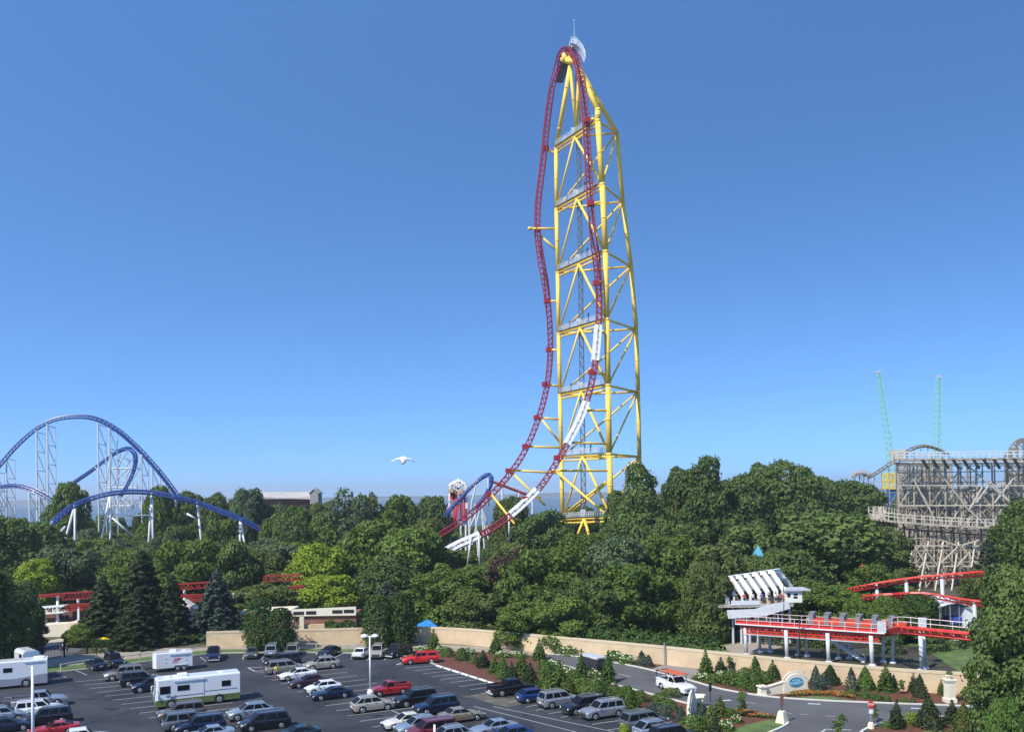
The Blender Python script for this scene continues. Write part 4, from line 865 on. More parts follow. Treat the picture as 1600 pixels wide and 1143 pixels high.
CARS = [
 ('sedan', 149, 1044, R(133), 'navy', 'dark blue saloon seen from behind, leftmost at the back kerb'),
 ('suv', 178, 1039, R(-52), 'black', 'black suv facing the camera beside the dark blue saloon at the back kerb'),
 ('pickup', 334, 1029, R(-72), 'navy', 'dark blue pickup facing the camera at the left end of the beige wall'),
 ('hatchback', 394, 1026, R(-78), 'olive', 'grey green hatchback facing the camera under the left oval evergreens'),
 ('minivan', 426, 1022, R(98), 'lblue', 'silver minivan seen from behind under the left oval evergreens'),
 ('minivan', 457, 1024, R(-82), 'tan', 'tan minivan facing the camera right of the silver minivan at the kerb'),
 ('coupe', 514, 1023, R(-108), 'black', 'black coupe facing the camera alone at the middle of the back kerb'),
 ('sedan', 566, 1025.5, R(80), 'white', 'white saloon seen from behind left of the tall lamp post'),
 ('suv', 590, 1025, R(-88), 'beige', 'beige suv facing the camera right behind the tall lamp post'),
 ('pickup', 622, 1023, R(-115), 'black', 'black pickup nose out under the right oval evergreens'),
 ('cappickup', 656, 1035, R(198), 'bred', 'bright red pickup with a red cap over its bed by the mulch'),
 ('suv', 194, 1060, Ll_, 'tan', 'tan suv facing left beside the white trailer'),
 ('suv', 219, 1069, Rr_, 'black', 'black suv facing right just behind the tan suv and white trailer'),
 ('crossover', 238, 1078, Ll_, 'navy', 'dark navy crossover facing left beside the nose of the green and white motorhome'),
 ('minivan', 441, 1039, Ll_, 'black', 'black minivan hidden behind the tan minivan with the person in yellow'),
 ('minivan', 445, 1050, Rr_, 'tan', 'tan minivan facing right behind the person in the yellow shirt'),
 ('sedan', 465, 1060, Ll_, 'white', 'white saloon right beside the person in the yellow shirt'),
 ('sedan', 483, 1071, Ll_, 'maroon', 'dark maroon saloon between the two white cars of the middle row'),
 ('hatchback', 505, 1081, Ll_, 'white', 'white hatchback between the maroon saloon and the small navy car'),
 ('coupe', 518, 1090, Ll_, 'navy', 'small navy coupe at the near end of the middle row'),
 ('crossover', 503, 1044, Ll_, 'beige', 'silver beige crossover facing left behind the white saloon'),
 ('crossover', 582, 1109, Rr_, 'beige', 'pale beige crossover facing right just below the tall lamp post'),
 ('smallpickup', 609, 1084, Ll_, 'red', 'dark red pickup with an open bed behind the lamp post base'),
 ('suv', 650, 1100, Ll_, 'black', 'black suv right of the pale beige crossover'),
 ('suv', 682, 1112, Ll_, 'navy', 'blue black suv above the beige saloon'),
 ('sedan', 634, 1135, Ll_, 'ivory', 'ivory saloon facing left at the bottom middle'),
 ('crossover', 654, 1144, Ll_, 'lblue', 'light blue silver crossover between the ivory saloon and the dark red minivan'),
 ('minivan', 676, 1150, Ll_, 'dred', 'dark red minivan at the bottom left of the beige saloon'),
 ('sedan', 721, 1125, Rr_, 'gold', 'beige saloon facing right in the bottom middle'),
 ('crossover', 700, 1161, Ll_, 'silver', 'silver car roof at the bottom edge right of the dark red minivan'),
 ('sedan', 772, 1146, Ll_, 'lblue', 'silver blue saloon at the bottom edge with the navy car below it'),
 ('hatchback', 798, 1158, Ll_, 'blue', 'navy blue car cut by the bottom edge right of the silver blue saloon'),
 ('pickup', 799, 1083, Rr_, 'black', 'black crew cab pickup backed out beside the white wheel stops'),
 ('hatchback', 835, 1094, Rr_, 'blue', 'blue hatchback between the black pickup and the silver jeep'),
 ('suv', 874, 1102, Rr_, 'silver', 'silver boxy jeep seen from behind right of the blue hatchback'),
 ('suv', 912, 1112, Ll_, 'black', 'black suv with bright chrome nose between the jeep and the silver suv'),
 ('suv', 942, 1119, Ll_, 'silver', 'silver suv facing left in the right row'),
 ('minivan', 1006, 1136, Rr_, 'grey', 'dark grey wagon at the bottom right row seen from behind'),
 ('crossover', 1026, 1149, Rr_, 'lblue', 'silver blue car at the bottom edge below the dark grey wagon'),
 ('suv', 1052, 1160, Rr_, 'black', 'black suv roof cut by the bottom edge at the right row'),
 ('suv', 284, 1122, Ll_, 'brown', 'brown suv in front of the green and white motorhome'),
 ('minivan', 294, 1136, Rr_, 'grey', 'dark grey wagon facing right below the brown suv'),
 ('suv', 313, 1143, Ll_, 'navy', 'navy suv below the dark grey wagon and brown suv'),
 ('sedan', 326, 1156, Ll_, 'lblue', 'silver blue saloon roof cut by the bottom edge below the navy suv'),
 ('crossover', 391, 1121, Ll_, 'lblue', 'silver blue crossover right of the brown suv'),
 ('minivan', 414, 1137, Ll_, 'black', 'black minivan below the silver blue crossover'),
 ('coupe', 462, 1155, Ll_, 'teal', 'dark teal car cut by the bottom edge right of the black minivan'),
 ('pickup', 62, 1103, Rr_, 'silver', 'silver crew cab pickup below the white motorhome at left'),
 ('suv', 60, 1117, Rr_, 'white', 'white suv behind the left lamp post'),
 ('suv', 74, 1130, Ll_, 'black', 'black suv between the white suv and the red coupe'),
 ('coupe', 84, 1147, Ll_, 'red', 'red coupe near the bottom left corner'),
 ('pickup', 124, 1167, Rr_, 'white', 'white pickup roof cut by the bottom edge right of the red coupe'),
 ('crossover', 5, 1126, Rr_, 'lblue', 'light silver car at the left edge above the navy car'),
 ('sedan', 12, 1141, Rr_, 'navy', 'navy car in the bottom left corner'),
 ('sedan', -12, 1110, Rr_, 'maroon', 'dark car end poking in at the left edge below the motorhome'),
]
for k, px, py, hd, col, lab in CARS: car(k, px, py, hd, col, lab)

# white work pickup on the road, with its rack and ladder
rh_ = hang((1010, 1066), (1085, 1089))
wp = car('smallpickup', 1056, 1079, rh_, 'white', 'white work pickup with a ladder rack driving on the road', None, 1.12)
if 'group' in wp: del wp['group']
rk = MB()
for x in (-2.3, -.6, .75):
    for s in (-1, 1): rk.beam((x, s*.8, 1.05 if x < .5 else 1.2), (x, s*.8, 1.9), .06)
    rk.beam((x, -.8, 1.9), (x, .8, 1.9), .06)
for s in (-1, 1): rk.beam((-2.35, s*.8, 1.88), (.95, s*.8, 1.88), .06)
rk.build('ladder_rack', BLK, wp)
lt = TH('ladder', 'orange red ladder lying on the rack of the white work pickup', 'ladder', wp.location+Vector((0, 0, 2.2)))
M_ = Matrix.Translation(wp.location) @ Matrix.Rotation(rh_, 4, 'Z'); lb = MB(); ORL = mat('orange_ladder', (.62, .16, .08), .5)
for s in (-.32, .05, .38): lb.beam(M_ @ Vector((-1.9, s, 2.22)), M_ @ Vector((1.7, s, 2.22)), .09, .09)
for k in range(12): lb.beam(M_ @ Vector((-1.8+k*.31, -.32, 2.22)), M_ @ Vector((-1.8+k*.31, .38, 2.22)), .05)
lt.part(lb, 'rails_and_rungs', ORL)
lb = MB(); lb.beam(M_ @ Vector((-2.3, -.6, 2.2)), M_ @ Vector((1.5, -.6, 2.2)), .12); lb.beam(M_ @ Vector((-2.2, .6, 2.2)), M_ @ Vector((.9, .62, 2.2)), .1)
tl = TH('ladder', 'pale second ladder on the near side of the work pickup rack', 'ladder', wp.location+Vector((0, 0, 2.2))); tl.part(lb, 'rails', ORL)

# box helper in a vehicle frame: x forward, y left
def rbox(mb, x0, x1, y0, y1, z0, z1, bev=0, m=0):
    if not bev: return mb.box(((x0+x1)/2, (y0+y1)/2, (z0+z1)/2), (x1-x0, y1-y0, z1-z0), 0, m)
    poly = [(y0, z0), (y1, z0), (y1, z1-bev), (y1-bev*.35, z1-bev*.3), (y1-bev, z1), (y0+bev, z1), (y0+bev*.35, z1-bev*.3), (y0, z1-bev)]
    return mb.prism([(x0, y, z) for y, z in poly], (x1-x0, 0, 0), m)
def wheel(root, x, y, r, wd=.26, s=1):
    t = MB(); t.tube((x, y-wd/2, r), (x, y+wd/2, r), r, n=20); wl = t.build('wheel', TYRE, root)
    t = MB(); t.tube((x, y+s*wd/2, r), (x, y+s*(wd/2+.02), r), r*.62, r*.55, n=14); t.build('rim', RIM, wl)
def rv(name, label, cat, px, py, head, L, W_, Hh, skirt, skirt_col, side=1, wheels=(), wins=(), front=None):
    r = thing(name, label, cat, G(px, py, .025), head); b = MB(); rbox(b, -L/2, L/2-.35, -W_/2, W_/2, skirt, Hh, .16)
    b.add([Vector(v) for v in ((L/2-.36, -W_/2, skirt), (L/2-.36, W_/2, skirt), (L/2, W_/2-.15, skirt), (L/2, -W_/2+.15, skirt), (L/2-.36, -W_/2, Hh-.1), (L/2-.36, W_/2, Hh-.1), (L/2-.12, W_/2-.15, Hh-.15), (L/2-.12, -W_/2+.15, Hh-.15))], ((0,1,2,3),(7,6,5,4),(3,2,6,7),(1,5,6,2),(0,3,7,4)))
    b.build('body', PT['white'], r); b = MB(); rbox(b, -L/2+.02, L/2-.1, -W_/2-.015, W_/2+.015, .32, skirt+.003); b.build('skirt', skirt_col, r)
    for x0, x1, z0, z1 in wins:
        g = MB(); g.box(((x0+x1)/2, side*(W_/2+.012), (z0+z1)/2), (x1-x0+.1, .03, z1-z0+.1)); f = g.build('window_frame', TRIM, r)
        g = MB(); g.box(((x0+x1)/2, side*(W_/2+.03), (z0+z1)/2), (x1-x0, .02, z1-z0)); g.build('pane', GLASS, f)
    for x in wheels:
        for s in (1, -1): wheel(r, x, s*(W_/2-.12), .48, .28, s)
        b = MB()
        for s in (1, -1): b.tube((x, s*(W_/2+.0), .5), (x, s*(W_/2+.018), .5), .58, n=20)
        b.build('wheel_arch', DARK, r)
    return r
GRN = mat('olive_green_skirt', (.13, .17, .05), .4, coat=.4); GRY = mat('grey_lilac_stripe', (.3, .3, .36), .4, coat=.4)
# both motorhomes face left (heading ~ SA+180): their camera side is then the +y side of their own frame
m1 = rv('motorhome', 'white motorhome with an olive green skirt facing left in the lot', 'motorhome', 308, 1098, Ll_, 9.2, 2.5, 3.35, 1.02, GRN, 1, (2.9, -2.3), ((3.05, 4.05, 1.75, 2.5), (1.0, 2.2, 1.95, 2.45), (-3.5, -2.6, 1.95, 2.5)))
g = MB(); g.add([Vector(v) for v in ((4.62, -1.05, 1.5), (4.62, 1.05, 1.5), (4.52, 1.02, 2.72), (4.52, -1.02, 2.72))], ((0,1,2,3),)); g.build('windshield', GLASS2, m1)
g = MB(); g.box((4.6, 0, 1.15), (.06, 1.3, .25)); g.build('grille', TRIM, m1)
for s in (1, -1):
    g = MB(); g.box((4.6, s*.95, .9), (.06, .3, .2)); g.build('headlight', HLAMP, m1)
    g = MB(); g.beam((4.5, s*1.25, 2.3), (4.75, s*1.5, 2.2), .05); g.box((4.75, s*1.5, 1.95), (.12, .2, .5)); g.build('mirror', WHITE, m1)
g = MB(); g.box((.9, 1.27, 2.98), (3.4, .14, .13)); g.build('awning', GREYP, m1)
g = MB(); g.box((1.0, 1.265, 1.35), (3.1, .012, .05)); g.box((-2.5, 1.265, 1.55), (3.6, .012, .05)); g.box((-.62, 1.265, 2.0), (.03, .014, 1.9)); g.build('stripe', TRIM, m1)
g = MB()   # the W emblem behind the driver's window
for a, b in (((3.05, 1.5), (2.92, 1.12)), ((2.92, 1.12), (2.78, 1.42)), ((2.78, 1.42), (2.66, 1.12)), ((2.66, 1.12), (2.5, 1.5)), ((3.45, 1.45), (3.2, 1.2)), ((3.45, 1.45), (3.1, 1.55))): g.beam((a[0], 1.27, a[1]), (b[0], 1.27, b[1]), .1, .02)
g.build('emblem', TRIM, m1)
for x, l, w_, h in ((1.6, 1.0, .8, .32), (.1, .0, 0, 0), (3.2, .6, .6, .12), (-2.6, .5, .5, .12), (2.4, .35, .35, .2)):
    if l: g = MB(); rbox(g, x-l/2, x+l/2, -w_/2, w_/2, 3.34, 3.34+h, min(.1, h*.6)); g.build('roof_unit', WHITE, m1)
g = MB(); g.box((-3.8, 1.27, .75), (.14, .02, .1)); g.box((-3.1, 1.27, .75), (.2, .02, .14)); g.build('hatch', TRIM, m1)
m2 = rv('motorhome', 'white motorhome with a grey lilac swoosh cut by the left edge', 'motorhome', 8, 1073, Ll_, 9.6, 2.5, 3.4, .5, GRY, 1, (-2.4, 3.3), ((-.8, .1, 2.1, 2.55), (2.2, 3.4, 2.0, 2.5)))
g = MB()
for i in range(20):
    x0 = -4.8+i*.46; x1 = x0+.46; f = lambda x: 1.15+.35*math.exp(-((x+4.6)/2.2)**2) + .2*math.exp(-((x-1.8)/1.6)**2)
    g.add([Vector((x0, 1.262, .5)), Vector((x1, 1.262, .5)), Vector((x1, 1.262, f(x1))), Vector((x0, 1.262, f(x0)))], ((0,1,2,3),))
g.build('swoosh', GRY, m2)
g = MB(); rbox(g, -4.4, -3.2, -.5, .5, 3.38, 3.6, .1); g.build('roof_unit', WHITE, m2)
g = MB(); g.box((-3.3, 1.27, 3.1), (2.2, .12, .12)); g.build('awning', GREYP, m2)
vn = thing('camper_van', 'white raised roof van standing behind the left motorhome', 'van', G(44, 1060, .025), R(-47))
b = MB(); rbox(b, -2.6, 1.5, -1.0, 1.0, .4, 3.9, .4); b.add([Vector(v) for v in ((1.5, -1, .4), (1.5, 1, .4), (2.7, .9, .4), (2.7, -.9, .4), (1.5, -1, 2.9), (1.5, 1, 2.9), (1.9, .85, 2.0), (1.9, -.85, 2.0), (2.7, .9, 1.2), (2.7, -.9, 1.2))], ((0,1,2,3),(4,7,6,5),(3,2,8,9),(9,8,6,7),(1,5,6,8,2),(0,3,9,7,4))); b.build('body', PT['white'], vn)
for y0 in (-1.01, 1.01):
    b = MB(); b.box((.4, y0, 3.2), (1.2, .04, .5)); b.build('side_window', GLASS, vn)
b = MB(); b.add([Vector(v) for v in ((2.68, -.8, 1.28), (2.68, .8, 1.28), (1.93, .75, 2.02), (1.93, -.75, 2.02))], ((0,1,2,3),)); b.v = [(x+.02, y, z+.02) for x, y, z in b.v]; b.build('windshield', GLASS, vn)
for x in (-1.7, 1.8):
    for s in (-1, 1): wheel(vn, x, s*.88, .36, .24, s)
# cargo trailer
tr = thing('cargo_trailer', 'white box trailer with two axles and a red scrawled logo', 'trailer', G(270, 1046, .025), Ll_)
b = MB(); rbox(b, -2.45, 2.2, -1.12, 1.12, .55, 2.6, .12); b.add([Vector(v) for v in ((2.2, -1.12, .55), (2.2, 1.12, .55), (2.6, .6, .55), (2.6, -.6, .55), (2.2, -1.12, 2.55), (2.2, 1.12, 2.55), (2.6, .6, 2.4), (2.6, -.6, 2.4))], ((0,1,2,3),(4,7,6,5),(3,2,6,7),(1,5,6,2),(0,3,7,4))); b.build('body', PT['white'], tr)
for x in (-1.35, -.55):
    for s in (-1, 1): wheel(tr, x, s*1.12, .36, .22, s)
b = MB(); 
for s in (-1, 1): b.box((-.95, s*1.16, .82), (1.75, .26, .06)); b.box((-1.82, s*1.16, .7), (.06, .26, .26)); b.box((-.08, s*1.16, .7), (.06, .26, .26))
b.build('fender', GALV, tr)
b = MB(); b.beam((2.5, .5, .5), (3.6, 0, .5), .1); b.beam((2.5, -.5, .5), (3.6, 0, .5), .1); b.tube((3.4, 0, .05), (3.4, 0, .7), .05); b.build('tongue', BLK, tr)
b = MB(); rbox(b, -.4, .4, -.35, .35, 2.59, 2.82, .08); rbox(b, -1.7, -1.2, -.25, .25, 2.59, 2.68); b.build('roof_unit', WHITE, tr)
b = MB(); b.box((-.85, 1.16, 2.28), (2.6, .1, .1)); b.build('awning_rail', GREYP, tr)
b = MB()
for x, z in ((.95, 1.75), (.95, 1.2), (-1.75, 1.95), (-1.75, 1.4)): b.box((x, 1.14, z), (.1, .03, .08))
b.build('hinge', TRIM, tr)
RL = mat('red_lettering', (.6, .04, .03), .5)
def text3(s, size, name, m, parent, loc, rot, ext=.006, bold=0, shear=0, sx=1):
    cu = bpy.data.curves.new(name, 'FONT'); cu.body = s; cu.size = size; cu.extrude = ext; cu.align_x = 'CENTER'; cu.align_y = 'CENTER'; cu.offset = bold; cu.shear = shear
    t = bpy.data.objects.new(name, cu); C.objects.link(t); bpy.context.view_layer.update()
    dg = bpy.context.evaluated_depsgraph_get(); me = bpy.data.meshes.new_from_object(t.evaluated_get(dg)); bpy.data.objects.remove(t)
    me.materials.clear(); me.materials.append(m); o = bpy.data.objects.new(name, me); C.objects.link(o); o.parent = parent; o.location = loc; o.rotation_euler = rot; o.scale = (sx, 1, 1); return o
text3('ZIP', .52, 'logo', RL, tr, (-.35, 1.135, 1.55), (R(90), R(-4), R(180)), .006, .012, .35, 1.25)
b = MB(); b.beam((.15, 1.14, 1.2), (-.55, 1.14, 1.22), .05, .01); b.beam((-.9, 1.14, 1.8), (-1.02, 1.14, 1.72), .06, .01); b.build('logo_flourish', RL, tr)
# shuttle cart on the road
ct = thing('shuttle_cart', 'dark open shuttle cart with a grey roof on the road among the bushes', 'shuttle cart', G(928, 1053, .045), hang((1010, 1066), (900, 1036)))
b = MB(); b.box((0, 0, .55), (3.6, 1.5, .35)); b.box((1.6, 0, .8), (.5, 1.4, .5)); b.build('chassis', TRIM, ct)
b = MB(); rbox(b, -1.9, 1.9, -.85, .85, 2.35, 2.5, .08); b.build('roof', GREYP, ct)
for x in (-1.6, -.4, .8):
    b = MB(); b.box((x, 0, .85), (.5, 1.35, .15)); b.box((x-.25, 0, 1.15), (.1, 1.35, .55)); b.build('seat', BLK, ct)
b = MB()
for x in (-1.75, 0, 1.75):
    for s in (-1, 1): b.beam((x, s*.78, .7), (x, s*.78, 2.36), .06)
b.build('roof_post', BLK, ct)
b = MB(); b.box((-1.85, 0, 1.5), (.03, 1.5, 1.6)); b.box((0, .8, 1.6), (3.5, .02, 1.3)); b.build('dark_curtain', mat('dark_curtain', (.03, .03, .04), .7), ct)
for x in (-1.3, 1.3):
    for s in (-1, 1): wheel(ct, x, s*.7, .28, .2, s)
# wheel stops
p0, p1 = G(681, 1039.5), G(778, 1070.2); nst = 7
for k in range(nst):
    a = p0.lerp(p1, (k+.08)/nst); b_ = p0.lerp(p1, (k+.86)/nst); m = MB(); d = (b_-a).normalized(); nn = Vector((-d.y, d.x, 0))
    q = [(-.14, 0), (.14, 0), (.11, .16), (-.11, .16)]
    m.prism([a+nn*y+Vector((0, 0, z+.03)) for y, z in q], b_-a); c = (a+b_)/2; m.v = [(x-c.x, y-c.y, z) for x, y, z in m.v]
    o = m.build('wheel_stop', WHITE, loc=(c.x, c.y, 0)); words = ['farthest', 'second farthest', 'third farthest', 'middle', 'third nearest', 'second nearest', 'nearest']
    tag(o, f'{words[k]} white concrete wheel stop along the mulch edge', 'wheel stop', 'wheel stops along the mulch')

# ------------------------------------------------------------------ walls, fences, lamps, signs
def wall_run(name, pts, h, th, m, label, cap=None, caph=.28, capw=.1, seams=None, cat='wall', dens=6):
    ps = [G(*p) if len(p) == 2 else Vector(p) for p in pts]; ps = cr(ps, dens) if dens else ps
    T = TH(name, label, cat, (ps[len(ps)//2].x, ps[len(ps)//2].y, 0)); a = MB(); c = MB(); s = MB()
    def sweep(mb, w_, z0, z1):
        vs = []
        for i, p in enumerate(ps):
            d = (ps[min(i+1, len(ps)-1)]-ps[max(i-1, 0)]); d.z = 0; d.normalize(); nn = Vector((-d.y, d.x, 0))*w_/2
            vs += [Vector((p.x+nn.x, p.y+nn.y, z0)), Vector((p.x+nn.x, p.y+nn.y, z1)), Vector((p.x-nn.x, p.y-nn.y, z1)), Vector((p.x-nn.x, p.y-nn.y, z0))]
        k = len(ps); mb.add(vs, [(i*4+j, (i+1)*4+j, (i+1)*4+(j+1) % 4, i*4+(j+1) % 4) for i in range(k-1) for j in range(4)]+[(3,2,1,0), tuple((k-1)*4+j for j in range(4))])
    sweep(a, th, -.1, h); T.part(a, 'panel', m)
    if cap: sweep(c, th+capw, h, h+caph); T.part(c, 'cap', cap)
    if seams:
        for p in resample(ps, seams): s.box((p.x, p.y, h/2), (.05, th+.02, h-.02))
        T.part(s, 'panel_joint', mat('wall_joint', (.46, .36, .24), .9, var=.05))
    return T
wall_run('boundary_wall', [(323, 1011.5), (400, 1009), (500, 1007), (580, 1004.5), (640, 1003), (700, 1005), (760, 1009.5), (900, 1023.5), (1035, 1037.5), (1180, 1054.5), (1300, 1067.5), (1400, 1077.5), (1500, 1084.5), (1640, 1091), (1760, 1096)], 2.25, .3, BEIGE, 'long beige wall curving behind the lot and road', BEIGE2, .32, .1, 6.1)
for x, y in ((1038, 1038.5),):
    g = G(x, y); m = MB(); m.tube((0, 0, 0), (0, 0, 3.1), .09, n=10); m.tube((0, 0, 3.1), (0, 0, 3.14), .11, n=10); tag(m.build('steel_post', GALV, loc=(g.x, g.y-.3, 0)), 'grey steel post standing against the beige wall by the driveway', 'post')
# low white rails between the lot and the path
def rail(pts, label, m, hh=.75, sp=2.8, r=.05, name='guard_rail', bars=(.72,), post=.09):
    ps = [G(*p) for p in pts]; c = ps[len(ps)//2]; T = TH(name, label, 'fence' if name != 'guard_rail' else 'guard rail', c); a = MB(); b = MB()
    cv = cr(ps, 5)
    for z in bars: a.path([p+Vector((0, 0, z)) for p in cv], r, n=6)
    T.part(a, 'rail', m); 
    for p in resample(cv, sp): b.box((p.x, p.y, hh/2), (post, post, hh))
    T.part(b, 'posts', m); return T
rail([(95, 1047), (150, 1038), (228, 1029), (300, 1021), (330, 1017)], 'pale rail fence along the path behind the white trailer', CONC, .95, 5.5, .09, bars=(.85,), post=.16)
rail([(445, 1014), (500, 1014), (560, 1015.5)], 'white rail fence in front of the middle of the beige wall', CONC, .9, 5, .08, bars=(.85,), post=.15)
bf = [(-10, 1040), (20, 1037), (60, 1032), (100, 1026), (140, 1021)]
ps = cr([G(*p) for p in bf], 4); T = TH('iron_fence', 'black iron picket fence in the shade at far left', 'fence', ps[8]); a = MB(); b = MB()
for z in (.25, 1.75): a.path([p+Vector((0, 0, z)) for p in ps], .03, n=4)
for p in resample(ps, .22): a.beam(p, p+Vector((0, 0, 1.9)), .03)
for p in resample(ps, 3.2): b.box((p.x, p.y, 1.15), (.2, .2, 2.3)); b.lathe((p.x, p.y, 2.3), [(.13, 0), (.13, .06), (.02, .22)], 8)
T.part(a, 'pickets', BLK); T.part(b, 'posts', BLK)
# lamps
def lamp(px, py, hh, label, heads=True, col=WHITE, r=.13, basec=True):
    g = G(px, py, .01); t = thing('street_lamp', label, 'street lamp', g, hang((px, py), (px+10, py)), 'lamp posts of the lot')
    if basec: m = MB(); m.lathe((0, 0, 0), [(.38, 0), (.38, .85), (.34, .95), (.2, 1.0), (.2, 1.12)], 16); m.build('concrete_base', WHITE, t, True)
    m = MB(); m.tube((0, 0, 1.0 if basec else 0), (0, 0, hh), r, r*.7, 12); m.build('pole', col, t, True)
    if heads:
        for s in (-1, 1):
            m = MB(); m.beam((0, 0, hh-.1), (s*.35, 0, hh), .08); m.lathe((s*.62, 0, hh-.12), [(.44, 0), (.46, .08), (.34, .24), (.12, .32)], 16); m.build('lamp_head', WHITE, t, True)
    return t
lamp(579, 1091, 7.3, 'white two headed lamp post standing in the middle of the lot')
lamp(52, 1205, 9.2, 'white lamp post rising from the bottom left edge', False, r=.15)
lamp(680, 1205, 4.0, 'short white post top poking up at the bottom edge by the blue silver crossover', False)
t = lamp(1250, 1035, 6.0, 'thin dark lamp pole in front of the red platform', False, BLK, .09, False)
t = lamp(1226, 1010, 9.3, 'thin dark pole beside the right end of the white station', False, BLK, .07, False)
m = MB(); m.box((0, 0, 6.0), (.9, .12, .12)); m.box((.5, 0, 6.0), (.4, .25, .18)); m.build('lamp_head', BLK, [o for o in C.objects if o.get('label', '').startswith('thin dark lamp pole')][0])
# sign boards
def small_sign(px, py, hh, label, w_=.45, h=.8, col=None, base=False):
    g = G(px, py, .05); t = thing('small_sign', label, 'sign', g)
    m = MB(); m.tube((0, 0, 0), (0, 0, hh), .04, n=8); m.build('post', BLK, t); m = MB(); m.box((0, -.06, hh-h/2), (w_, .06, h)); m.build('board', col or mat('brown_sign', (.16, .08, .06), .6), t)
    if base: m = MB(); m.lathe((0, 0, 0), [(.7, 0), (.62, .3), (.4, 1.1), (.3, 1.2)], 4); m.build('concrete_base', CREAM, t)
    return t
small_sign(1110, 1096, 2.1, 'small dark sign on a post at the traffic island', .3, .9, BLK)
small_sign(1222, 1128, 2.9, 'brown sign on a pyramid concrete base at the kerb point', .35, 1.1, None, True)
ss = thing('stop_sign', 'red round sign with a pale plate below at the near kerb tip', 'road sign', G(1361, 1137, .05))
m = MB(); m.tube((0, 0, 0), (0, 0, 2.5), .04, n=8); m.build('post', GALV, ss)
m = MB(); m.prism([(math.cos(R(22.5+45*k))*.36, -.05, 2.35+math.sin(R(22.5+45*k))*.36) for k in range(8)], (0, -.04, 0)); m.build('octagon', mat('sign_red', (.6, .03, .03), .4), ss)
text3('STOP', .25, 'lettering', WHITE, ss, (0, -.1, 2.35), (R(90), 0, 0), .004, .008)
m = MB(); m.box((0, -.07, 1.65), (.4, .03, .4)); m.build('plate', WHITE, ss); m = MB(); m.lathe((0, 0, 0), [(.35, 0), (.3, .4), (.2, .6)], 12); m.build('base', CREAM, ss)
# cream entrance signs
def monument(px0, px1, label, flip=False, text=True):
    a, b = G(*px0), G(*px1); L = (b-a).length; ang = math.atan2(b.y-a.y, b.x-a.x); t = thing('entrance_sign', label, 'sign', a, ang)
    s = L/5.6
    M1 = mat('cream_render', (.78, .72, .56), .8, var=.04, scale=1)
    m = MB(); m.box((.35*s, 0, .5*s), (.62*s, .62*s, 1.0*s)); m.box((.35*s, 0, .1*s), (.76*s, .76*s, .22*s)); m.box((.35*s, 0, 1.08*s), (.84*s, .84*s, .16*s)); m.build('pillar', M1, t)
    m = MB(); m.prism([(.67*s, -.13, 0), (2.75*s, -.13, 0), (2.75*s, -.13, 1.3*s), (.67*s, -.13, .85*s)], (0, .26, 0)); m.prism([(.67*s, -.2, .85*s), (2.75*s, -.2, 1.3*s), (2.75*s, -.2, 1.45*s), (.67*s, -.2, 1.0*s)], (0, .4, 0)); m.build('wing_wall', M1, t)
    pts = [(2.75, 0), (5.6, 0), (5.6, .45), (5.5, .5), (5.5, 1.45), (5.2, 1.5)]+[(4.15+1.05*math.cos(R(k)), 1.5+.72*math.sin(R(k))) for k in range(0, 181, 12)]+[(2.9, 1.5), (2.75, 1.42)]
    m = MB(); m.prism([(x*s, -.2, z*s) for x, z in pts], (0, .42, 0)); m.build('panel', M1, t)
    m = MB(); q = [(4.15+1.12*math.cos(R(k)), 1.5+.8*math.sin(R(k))) for k in range(0, 181, 10)]; q = [(5.62, 1.38), (5.62, 1.52)]+q+[(2.7, 1.5), (2.7, 1.36)]
    for u, v in zip(q, q[1:]): m.beam((u[0]*s, 0, u[1]*s), (v[0]*s, 0, v[1]*s), .14*s, .56)
    m.beam((2.75*s, 0, .1), (5.66*s, 0, .1), .3, .56); m.build('moulding', M1, t)
    if text:
        m = MB(); m.prism([((4.15+.82*math.cos(R(k)))*s, -.215, (1.25+.56*math.sin(R(k)))*s) for k in range(0, 360, 12)], (0, -.03, 0)); pl = m.build('oval_plaque', mat('plaque_blue', (.03, .24, .42), .5, var=.15, scale=3), t)
        TB = mat('pale_blue_letters', (.5, .78, .88), .5, var=0)
        text3('HOTEL', .3*s, 'lettering', TB, pl, (4.15*s, -.255, 1.47*s), (R(90), 0, 0), .004, .008); text3('Breakers', .42*s, 'lettering', TB, pl, (4.15*s, -.255, 1.2*s), (R(90), R(-4), 0), .004, .008)
        m = MB(); m.beam((3.7*s, -.25, .95*s), (4.6*s, -.25, .95*s), .05, .01); pass
        m.build('underline', TB, pl)
    t.scale = (1, 1, .84); return t
monument((1186, 1086), (1262, 1079), 'cream entrance sign with a blue oval plaque on the far road side')
monument((1094, 1103), (1076, 1131), 'cream entrance sign half hidden by conifers on the near road side', text=False)
def urn_pillar(px, py, label, s=1.0):
    t = thing('urn_pillar', label, 'pillar', G(px, py, .02)); M1 = MATS['cream_render']
    m = MB(); m.box((0, 0, .2*s), (1.0*s, 1.0*s, .4*s)); m.box((0, 0, 1.2*s), (.78*s, .78*s, 1.7*s)); m.box((0, 0, 2.08*s), (.95*s, .95*s, .14*s)); m.box((0, 0, 2.2*s), (1.05*s, 1.05*s, .12*s)); m.build('pillar', M1, t)
    for dx in (-.3, .3): m = MB(); m.box((0, -.4*s, 1.2*s), (.48*s, .03, 1.2*s)); m.build('recessed_panel', CREAM, t); break
    m = MB(); m.lathe((0, 0, 2.26*s), [(.2, 0), (.12, .1), (.3, .3), (.42, .42), (.4, .46)], 16); m.build('urn', M1, t, True)
    p = PROTO['bush1']; c = bpy.data.objects.new('planting', p['leaf']); C.objects.link(c); c.parent = t; c.location = (0, 0, 2.65*s); c.scale = (.28, .28, .3)
